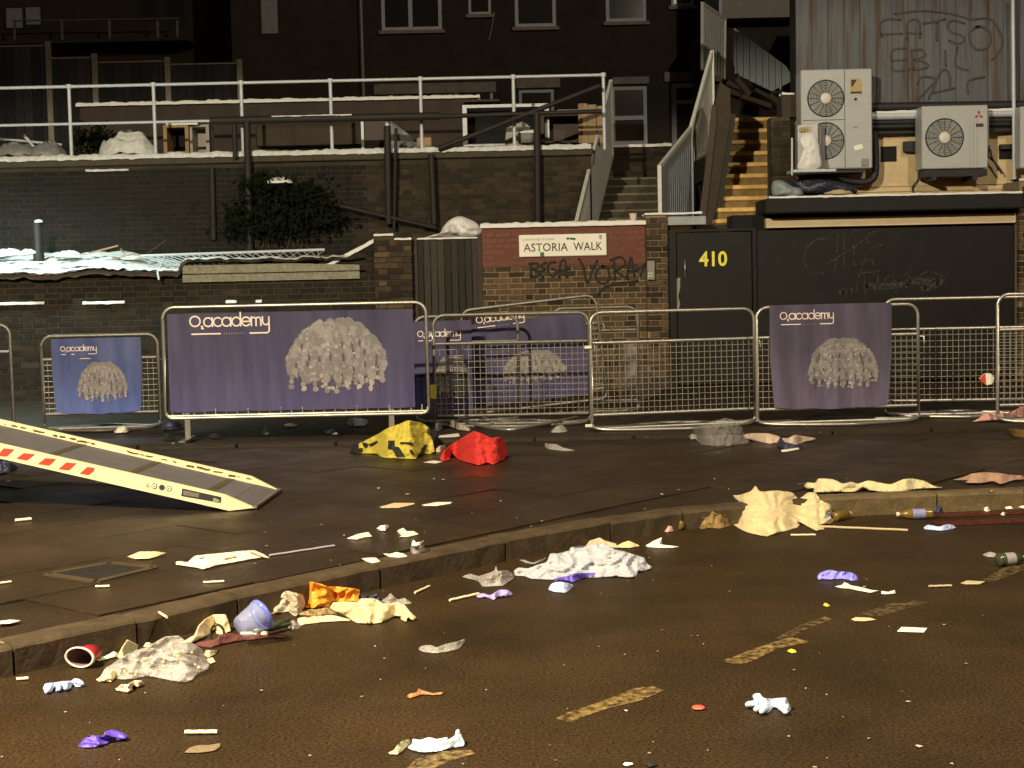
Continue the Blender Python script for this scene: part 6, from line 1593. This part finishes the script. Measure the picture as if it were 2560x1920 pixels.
# gutter bottles
def bottle(label, a, c, r, m, lab_=None, nm='bottle', z=0.0):
    p0, p1 = Gp(*a, z + r), Gp(*c, z + r * .92); L = (p1 - p0).length
    t = thing(nm, label, 'bottle', (p0 + p1) / 2 - V((0, 0, r)), 'bottles and cans in the gutter')
    q = MB(); q.lathe([(0, 0), (r * .9, .0), (r, .012), (r, L * .62), (r * .75, L * .76), (r * .36, L * .88), (r * .36, L), (0, L)], p0, p1, 16); q.build('bottle_body', M[m], t)
    if lab_: q = MB(); q.lathe([(r * 1.01, L * .22), (r * 1.015, L * .23), (r * 1.015, L * .56), (r * 1.01, L * .57)], p0, p1, 16); q.build('bottle_label', M[lab_], t)
    q = MB(); q.lathe([(r * .40, L * .93), (r * .42, L * .94), (r * .42, L * 1.01), (0, L * 1.012)], p0, p1, 12); q.build('bottle_cap', M['ivoryplastic'], t)
    return t
bottle('orange drink bottle with blue label lying in the right-hand gutter', (2332, 1284), (2242, 1286), .034, 'bottleorange', 'bottlelabel')
bottle('orange drink bottle lying in the gutter right of the large cream cloth', (2086, 1292), (2126, 1284), .032, 'bottleorange')
bottle('dark can lying on the road at the right edge', (2495, 1400), (2562, 1396), .036, 'bottlegreen', 'grey', 'drinks_can')
crumple('paper_scrap', 'white paper curl under the dark can at the right edge', 'paper', ZD((2000, 1235), (2020, 1228), (2060, 1265), (2180, 1272), (2150, 1288), (2060, 1292), (2012, 1275)), 'pink', GP, 1.0, .012, 12, 14, .03)
crumple('clear_scrap', 'dull clear film left of the dark can', 'plastic', ZD((1880, 1222), (1940, 1198), (1990, 1210), (2000, 1240), (1930, 1240)), 'clear', GB2, 1, .015, 12, 12, .03)
crumple('dark_wrapper', 'dark maroon wrapper in the gutter beside the blue labelled bottle', 'wrapper', ZD((1480, 860), (1510, 825), (1560, 830), (1600, 870), (1540, 892), (1490, 885)), 'navy', None, .6, .03, 12, 14, .06)
for lb, p in [('white leaf shaped scrap in the right-hand gutter', ZD((1890, 850), (1930, 842), (1975, 845), (1920, 880), (1895, 875))), ('small white scrap at the right-hand kerb joint', ZD((2055, 845), (2110, 838), (2120, 858), (2070, 862))), ('white scrap on the red lines below the kerb joint', ZD((2025, 905), (2045, 882), (2065, 890), (2050, 912))), ('white scrap in the gutter at the right edge', ZD((2165, 845), (2200, 832), (2240, 840), (2220, 858)))]:
    crumple('paper_scrap', lb, 'paper', p, 'whitepaper', GP, 1.0, .01, 16, 10, .03)
# ---- heap by the left kerb
crumple('cream_cloth', 'cream cloth, last of the litter heap along the left kerb', 'cloth', ZK((1270, 370), (1300, 318), (1400, 310), (1520, 312), (1555, 282), (1690, 282), (1760, 325), (1830, 325), (1890, 312), (1960, 340), (2010, 400), (2070, 460), (2040, 485), (1990, 470), (1975, 495), (1940, 480), (1930, 450), (1880, 440), (1820, 470), (1740, 505), (1620, 512), (1520, 505), (1470, 470), (1380, 420), (1300, 390)), 'creamcloth', GC, .9, .05, 8, 44, .12)
crumple('orange_bag', 'bright orange plastic bag standing in the litter heap against the kerb', 'plastic bag', ZK((1020, 240), (1032, 118), (1110, 128), (1200, 148), (1260, 172), (1330, 170), (1440, 180), (1542, 198), (1535, 300), (1480, 305), (1380, 312), (1290, 310), (1270, 350), (1215, 355), (1130, 372), (1055, 365), (1070, 300)), 'orange', GB2, .55, .05, 8, 44, .10)
crumple('beige_bag', 'crinkled beige film bag between the orange bag and the blue lidded cup', 'plastic bag', ZK((712, 300), (740, 240), (820, 225), (870, 205), (940, 225), (1020, 245), (1045, 330), (1010, 400), (960, 445), (910, 400), (850, 405), (740, 420), (720, 360)), 'foggy', GB2, .6, .05, 10, 22, .12, smooth=False)
crumple('film_scrap', 'wispy grey film behind the cream cloth at the left kerb', 'plastic', ZK((1745, 300), (1800, 265), (1830, 230), (1860, 260), (1900, 290), (1960, 275), (2030, 325), (1960, 335), (1900, 315), (1800, 330)), 'clear', GB2, .6, .03, 12, 22, .06)
crumple('dark_bag', 'dark shiny bag at the kerb behind the cream cloth', 'plastic bag', ZK((1545, 240), (1640, 250), (1700, 228), (1745, 290), (1700, 300), (1600, 290), (1550, 280)), 'darkglossy', GB2, .6, .03, 12, 18, .05)
crumple('brown_wrapper', 'dark brown wrapper under the orange bag', 'wrapper', ZK((980, 430), (1060, 380), (1150, 380), (1270, 360), (1340, 430), (1250, 430), (1130, 440)), 'amber', GB2, .7, .03, 12, 20, .05)
crumple('card_strip', 'long cream card strip in front of the orange bag', 'card', ZK((975, 465), (1010, 455), (1130, 440), (1290, 432), (1380, 455), (1470, 475), (1450, 490), (1330, 490), (1200, 498), (1090, 512), (1000, 525)), 'kraft', None, .8, .012, 9, 26, .05)
crumple('clear_cup', 'small clear cup at the end of the green glass bottle', 'cup', ZK((895, 500), (935, 480), (985, 520), (1000, 550), (930, 570), (900, 550)), 'clear', None, .5, .02, 14, 12, .05)
def obj_tube_bottle():
    a, c = Gp(575 + 60 , 1578, .035), Gp(722, 1556, .035)
    t = thing('glass_bottle', 'dark green glass bottle lying in front of the beige film bag', 'bottle', (a + c) / 2, 'bottles and cans in the gutter')
    L = (c - a).length; r = .019
    q = MB(); q.lathe([(0, 0), (r * .4, .0), (r * .4, L * .25), (r, L * .45), (r, L * .98), (0, L)], a, c, 18); q.build('bottle_body', M['bottlegreen'], t)
    q = MB(); q.lathe([(r * .46, -.004), (r * .46, .02), (r * .42, .022)], a, c, 14); q.build('bottle_neck_ring', M['ivoryplastic'], t)
obj_tube_bottle()
# clear cup with blue lid
c0, c1 = Gp(610, 1590, .05), Gp(664, 1530, .085)
ct = thing('plastic_cup', 'clear plastic cup with a blue rim lying against the left kerb', 'cup', c0 - V((0, 0, .05)))
dr_ = (Wp(668, 1527, c0.y + .10) - Wp(597, 1572, c0.y)).normalized(); s0 = Wp(600, 1570, c0.y)
Lc = (Wp(660, 1532, c0.y + .06) - s0).length
q = MB(); q.lathe([(0, 0), (.045, 0), (.05, .01), (.066, Lc - .02)], s0, s0 + dr_, 28); q.build('cup_body', M['clearblue'], ct)
q = MB(); q.lathe([(.064, Lc - .018), (.070, Lc - .016), (.071, Lc), (.066, Lc + .004), (.06, Lc - .006), (.0, Lc - .010)], s0, s0 + dr_, 28); q.build('blue_rim', M['lidblue'], ct)
# curled card tub
crumple('paper_bag', 'curled cream paper bag with a dark opening, left of the blue rimmed cup', 'paper bag', ZK((-90, 690), (-20, 640), (20, 620), (60, 530), (120, 470), (200, 428), (310, 428), (330, 470), (360, 580), (260, 612), (230, 560), (180, 580), (150, 620), (90, 650), (0, 690)), 'kraft', None, .6, .03, 8, 34, .1)
crumple('ribbon', 'dark maroon ribbon of cloth trailing in front of the blue rimmed cup', 'ribbon', ZK((40, 690), (130, 670), (220, 655), (260, 610), (360, 600), (430, 612), (600, 612), (700, 622), (858, 628), (855, 640), (740, 640), (600, 655), (420, 675), (280, 705), (170, 735), (60, 718)), 'maroon', GC, .8, .015, 12, 36, .06)
stick('pale rounded stick on top of the maroon ribbon', ZK((450, 612))[0], ZK((695, 608))[0], .012, 'straw')
q = MB(); P = Wp(544, 1585, Gp(544, 1604, 0).y); q.tube([P + V((math.cos(a) * .03, -.01 * math.sin(a), math.sin(a) * .045)) for a in [k * 6.283 / 16 for k in range(14)]], .006, 6)
tag(q.build('wire_loop', M['bottlegreen']), 'dark looped strap in front of the curled paper bag', 'strap')
crumple('tan_card', 'tan card corner at the right of the popcorn bag', 'card', ZE((1625, 395), (1730, 395), (1700, 430), (1650, 452), (1620, 430)), 'tan', None, .8, .01, 9, 14, .04)
pb = crumple('popcorn_bag', 'large clear film bag full of popcorn on the road by the left kerb', 'plastic bag', ZE((890, 520), (930, 470), (1000, 430), (1090, 390), (1160, 370), (1230, 330), (1300, 290), (1410, 280), (1450, 310), (1530, 345), (1590, 385), (1620, 440), (1655, 500), (1640, 545), (1560, 580), (1520, 630), (1460, 648), (1350, 635), (1240, 612), (1150, 600), (1050, 622), (960, 628), (910, 590)), 'popfilm', GB2, .8, .08, 9, 60, .2)
q = MB()
for k in range(75):
    u, v = R.random(), R.random(); x = 900 + 740 * u; y = 330 + 290 * v
    px, py = zm(0, 1500, [(x, y)])[0]
    if not inside(ZE((930, 560), (990, 460), (1160, 400), (1330, 330), (1560, 420), (1610, 520), (1480, 610), (1200, 590), (1000, 600)), px, py): continue
    yb = 1690; g = Gp(px, yb, .0); P = Wp(px, py, min(g.y + .1 + .5 * (yb - py) / (F / g.y), Gp(px, py, .012).y)); r = R.uniform(.004, .010)
    q.grid(lambda a, b_: P + V((math.cos(a * 6.283) * math.sin(b_ * 3.14), math.sin(a * 6.283) * math.sin(b_ * 3.14), math.cos(b_ * 3.14))) * r * (1 + .9 * noise.noise(V((math.cos(a * 6.283) * 1.7 + k, b_ * 5, math.sin(a * 6.283) * 1.7)))), 8, 5)
tag(q.build('popcorn', M['popcorn'], pb, fix=False), kind='stuff')
crumple('popcorn_clump', 'clump of spilled popcorn at the left tip of the film bag', 'popcorn', ZE((778, 620), (800, 595), (830, 545), (870, 560), (910, 550), (925, 585), (905, 620), (880, 645), (820, 645), (790, 638)), 'popcorn', None, .7, .03, 24, 20, .05)
crumple('yellow_card', 'yellow card standing behind the popcorn bag', 'card', ZE((925, 440), (965, 370), (1005, 312), (1095, 355), (1085, 395), (1040, 420), (960, 460)), 'palecloth', None, .5, .015, 9, 20, .05)
crumple('paper_twist', 'yellow paper strip between the red cup and the popcorn bag', 'paper', ZE((755, 460), (830, 445), (900, 405), (930, 420), (920, 450), (850, 465), (790, 480)), 'paper', None, .8, .015, 10, 18, .04)
crumple('beige_tissue', 'crumpled beige tissue in front of the popcorn bag', 'tissue', ZE((930, 690), (960, 665), (1010, 665), (1060, 635), (1120, 635), (1135, 660), (1095, 690), (1050, 680), (1045, 715), (1010, 732), (940, 715)), 'peach', None, .8, .03, 14, 20, .05)
crumple('beige_tissue', 'small cream tissue at the right tip of the popcorn bag', 'tissue', ZE((1640, 465), (1680, 455), (1702, 490), (1670, 500)), 'popcorn', None, .8, .015, 14, 10, .03)
crumple('beige_tissue', 'cream tissue scrap behind the top of the popcorn bag', 'tissue', ZE((1140, 365), (1150, 338), (1180, 335), (1210, 355), (1180, 372)), 'popcorn', None, .8, .015, 14, 10, .03)
# red paper cup
g0 = Gp(200, 1672, 0); Yc = g0.y
ca = Wp(199, 1640, Yc); cb = ca + V((.035, .15, .012)); cd = (cb - ca).normalized()
cu_ = thing('paper_cup', 'red paper cup lying on its side by the left kerb, mouth towards the viewer', 'cup', (ca.x, Yc, 0))
rr2 = 38 * Yc / F
def squash(o, k):
    for v in o.data.vertices: v.co.z = v.co.z * k
    return o
q = MB(); q.lathe([(rr2, 0), (rr2 * .96, .02), (rr2 * .72, .105), (0, .105)], ca, cb, 26); o = squash(q.build('cup_body', M['cupred'], cu_), .68)
q = MB(); q.lathe([(rr2 * .95, .001), (rr2 * .9, .02), (rr2 * .68, .10), (0, .10)], ca, cb, 26); squash(q.build('cup_inside', M['cupinner'], cu_), .68)
q = MB(); pts_ = []
x_ = cd.cross(V((0, 0, 1))).normalized(); y_ = cd.cross(x_)
q.tube([ca + (x_ * math.cos(a) + y_ * math.sin(a)) * rr2 for a in [k * 6.283 / 28 for k in range(28)]], .006, 6, True); squash(q.build('cup_rim', M['cuprim'], cu_), .68)
for ch in cu_.children: ch.location.z = -.0 + .002
# gloves nearest
crumple('rubber_glove', 'pale blue glove with splayed fingers below the red cup', 'glove', ZE((350, 668), (380, 655), (450, 650), (500, 640), (560, 638), (600, 622), (625, 650), (665, 655), (662, 680), (620, 685), (575, 668), (560, 695), (520, 710), (500, 680), (485, 715), (450, 718), (440, 685), (405, 725), (370, 735), (360, 700)), 'glove_pale', GG, 1.0, .02, 16, 30, .03, fingers=[((130, 1712), (118, 1730), .010), ((147, 1712), (146, 1727), .010), ((165, 1708), (164, 1724), .010), ((185, 1702), (208, 1712), .010)])
crumple('rubber_glove', 'dark violet glove on the road at the bottom left', 'glove', ZE((640, 1130), (670, 1090), (740, 1068), (810, 1075), (830, 1040), (880, 1025), (960, 1042), (1015, 1075), (1000, 1100), (930, 1115), (870, 1120), (840, 1140), (760, 1160), (690, 1168), (650, 1162)), 'glove_violet', GG, .8, .035, 12, 30, .05)
crumple('rubber_glove', 'white glove with fingers curled to the left, alone on the road at right', 'glove', ZH((18, 835), (45, 815), (85, 815), (75, 780), (90, 738), (125, 738), (160, 775), (230, 778), (330, 770), (345, 800), (362, 835), (345, 885), (310, 890), (285, 860), (225, 850), (180, 890), (135, 890), (130, 870), (110, 885), (80, 860), (40, 855)), 'glove_white', GG, .8, .03, 12, 34, .04, fingers=[((1895, 1762), (1864, 1764), .011), ((1902, 1770), (1888, 1778), .011), ((1918, 1772), (1902, 1783), .011), ((1900, 1755), (1886, 1741), .011), ((1950, 1770), (1966, 1783), .011)])
crumple('rubber_glove', 'white glove with upright blue cuff at the bottom centre', 'glove', ZF((1200, 1170), (1235, 1130), (1240, 1095), (1290, 1105), (1370, 1085), (1430, 1098), (1510, 1082), (1520, 1100), (1570, 1070), (1580, 1030), (1605, 1022), (1622, 1070), (1645, 1115), (1640, 1152), (1560, 1165), (1440, 1195), (1330, 1205), (1280, 1200)), 'glove_white', GG, .7, .016, 9, 36, .05)
crumple('yellow_paper', 'twisted cream paper at the left end of the white glove', 'paper', ZF((1045, 1205), (1090, 1185), (1120, 1140), (1160, 1110), (1210, 1102), (1225, 1130), (1190, 1160), (1150, 1200), (1120, 1220), (1060, 1218)), 'palecloth', None, .9, .02, 12, 22, .03)
crumple('tan_wrapper', 'dull tan wrapper below the cream stick, nearest the viewer', 'wrapper', ZE((1458, 1205), (1500, 1165), (1570, 1145), (1650, 1145), (1740, 1130), (1740, 1160), (1690, 1190), (1580, 1205)), 'duntan', None, 4, .008, 9, 20, .0)
crumple('clear_bottle_bag', 'clear crushed plastic bottle in the middle of the road', 'bottle', ZF((1285, 385), (1310, 362), (1380, 355), (1430, 372), (1500, 345), (1580, 330), (1640, 310), (1650, 320), (1600, 385), (1500, 410), (1400, 420), (1320, 410)), 'clear', GB2, .7, .02, 10, 26, .06)
crumple('peel', 'orange brown peel on the road left of the broken yellow line', 'peel', ZF((1195, 755), (1220, 738), (1270, 730), (1285, 700), (1320, 715), (1400, 735), (1480, 725), (1470, 745), (1400, 750), (1320, 745), (1260, 765), (1215, 775)), 'terracotta', None, 1.0, .015, 12, 22, .03)
crumple('paper_sheet', 'flat white rectangular paper on the road at right', 'paper', ZH((1208, 248), (1245, 212), (1450, 220), (1420, 256)), 'whitepaper', None, 9, .003, 5, 12, 0)
crumple('orange_card', 'flat orange card over the faint road marking', 'card', ZH((848, 150), (880, 135), (1000, 140), (1045, 155), (960, 166), (880, 164)), 'orangecard', None, 9, .003, 5, 12, 0)
crumple('orange_card', 'flat tan card at the right by the faint road marking', 'card', ZD((1712, 1445), (1760, 1425), (1910, 1432), (1860, 1455), (1760, 1455)), 'tan', None, 9, .003, 5, 12, 0)
q = MB(); P = Gp(1746, 1769, .006); q.lathe([(0, .006), (.02, .005), (.024, 0)], P, P + V((0, 0, 1)), 14); tag(q.build('red_disc', M['redscrap']), 'small round red lid on the road left of the white glove', 'lid')
for lb, p in [('lime yellow scrap beside the broken road line', ZH((340, 402), (370, 385), (405, 395), (412, 412), (375, 418))), ('small yellow scrap farther up the road by the faint line', ZH((625, 40), (640, 22), (665, 32), (680, 45), (650, 52)))]:
    crumple('lime_scrap', lb, 'scrap', p, 'gum', 'lime scraps on the road', 1.2, .008, 14, 10, .02)
crumple('white_scrap', 'bright white flake at the bottom edge right of the centre', 'paper', ZG((1000, 1300), (1020, 1282), (1080, 1285), (1085, 1300), (1030, 1310)), 'whitepaper', GP, 1.5, .006, 14, 10, .01)
crumple('dark_rag', 'black crushed lump at the bottom edge right of the centre', 'rag', ZG((1170, 1300), (1200, 1282), (1240, 1285), (1270, 1305), (1220, 1320)), 'blackcloth', None, 1.0, .012, 14, 10, .03)
# ---- things on the walls
q = MB(); P = Wp(1583, 556, YW + .1); q.lathe([(.0, 0), (.036, 0), (.053, .115), (.056, .118), (.050, .116), (.0, .03)], P, P + V((0, 0, 1)), 18)
tag(q.build('paper_cup', M['cuprim']), 'small pale cup standing on the snowy top of the sign wall', 'cup')
def lump(name, label, cat, pts, Y, depth, m, cr=.05, group=None):
    n_ = 22; ol = [(p.x, p.y) for p in crom([(x, y, 0) for x, y in pts], 4, True)]
    cx_, cy_ = sum(p[0] for p in ol) / len(ol), sum(p[1] for p in ol) / len(ol); k = len(ol); q = MB(); vs, fs = [], []; rings = 9
    for sd in (-1, 1):
        b0 = len(vs)
        for r in range(rings + 1):
            t = r / rings
            for (x, y) in ol:
                px, py = cx_ + (x - cx_) * t, cy_ + (y - cy_) * t
                d = depth * .5 * math.sqrt(max(0, 1 - t * t)); p = Wp(px, py, Y + sd * d)
                w = noise.noise(p * 7) + .5 * noise.noise(p * 17)
                vs.append(Wp(px, py, Y + sd * d + w * cr * (1 - t ** 4)))
        for r in range(rings):
            for i in range(k): fs.append((b0 + r * k + i, b0 + r * k + (i + 1) % k, b0 + (r + 1) * k + (i + 1) % k, b0 + (r + 1) * k + i))
    q.add(vs, fs, 0, True); return tag(q.build(name, M[m], fix=True), label, cat, group)
lump('white_bag', 'knotted white plastic bag resting on top of the dark board gate', 'plastic bag', zm(640, 500, [(1330, 300), (1400, 275), (1450, 265), (1480, 210), (1540, 150), (1610, 128), (1680, 150), (1740, 180), (1785, 240), (1760, 275), (1700, 290), (1560, 295), (1440, 290)]), YW + .12, .32, 'bagwhite', .10)
lump('crumpled_plastic', 'crumpled white plastic heaped against the small unit', 'plastic', zm(1860, 0, [(420, 1320), (440, 1250), (460, 1170), (440, 1110), (480, 1060), (550, 1060), (590, 1140), (600, 1220), (610, 1300), (560, 1340), (470, 1350)]), 20.1, .12, 'bagwhite', .03)
lump('plastic_sack', 'blue grey plastic sack at the left end of the black fascia', 'sack', zm(1860, 0, [(225, 1545), (225, 1440), (300, 1425), (380, 1470), (450, 1490), (470, 1545), (420, 1560), (300, 1560)]), 20.3, .4, 'bluegrey', .05)
lump('plastic_sack', 'dark crumpled sacks under the twin fan unit', 'sack', zm(1860, 0, [(370, 1440), (450, 1400), (600, 1400), (700, 1420), (850, 1460), (900, 1500), (840, 1540), (600, 1545), (450, 1530)]), 20.5, .4, 'darkglossy', .06)
lump('plastic_sack', 'pale slush covered sack lying right of the dark sacks', 'sack', zm(1860, 0, [(600, 1530), (700, 1490), (800, 1480), (850, 1500), (850, 1540), (720, 1548)]), 20.45, .25, 'tan', .03)
# ---- specks and grit nobody could count
q = MB()
for k in range(210):
    x = R.uniform(-2.2, 3.2); y = 4.4 + 5.2 * R.random() ** 1.1
    if abs(x) > y * .345: continue
    z = PAVE + .004 if y > kerb_y(x) + .16 else .003
    if z < .1 and y > kerb_y(x) - .02: continue
    r = R.uniform(.0022, .007) if R.random() < .93 else R.uniform(.008, .014); a = R.uniform(0, 3.1)
    vs = [V((x + math.cos(a + t) * r * R.uniform(.6, 1.6), y + math.sin(a + t) * r * R.uniform(.6, 1.4), z + R.uniform(0, .004))) for t in (0, 1.5, 3.1, 4.6)]
    q.add(vs, [(0, 1, 2, 3)])
tag(q.build('litter_specks', M['dirt'], fix=False), 'tiny pale specks and crumbs scattered over road and pavement', 'specks', None, 'stuff')
q = MB()
for k in range(90):
    x = R.uniform(-4.5, 4.6); y = R.uniform(9.9, 14.6)
    r = R.uniform(.005, .018); a = R.uniform(0, 3.1); z = PAVE + .006
    q.add([V((x + math.cos(a + t) * r * R.uniform(.6, 1.6), y + math.sin(a + t) * r * R.uniform(.6, 1.4), z + R.uniform(0, .008))) for t in (0, 1.5, 3.1, 4.6)], [(0, 1, 2, 3)])
tag(q.build('litter_specks', M['dirt'], fix=False), 'tiny pale specks in front of and under the barriers', 'specks', None, 'stuff')
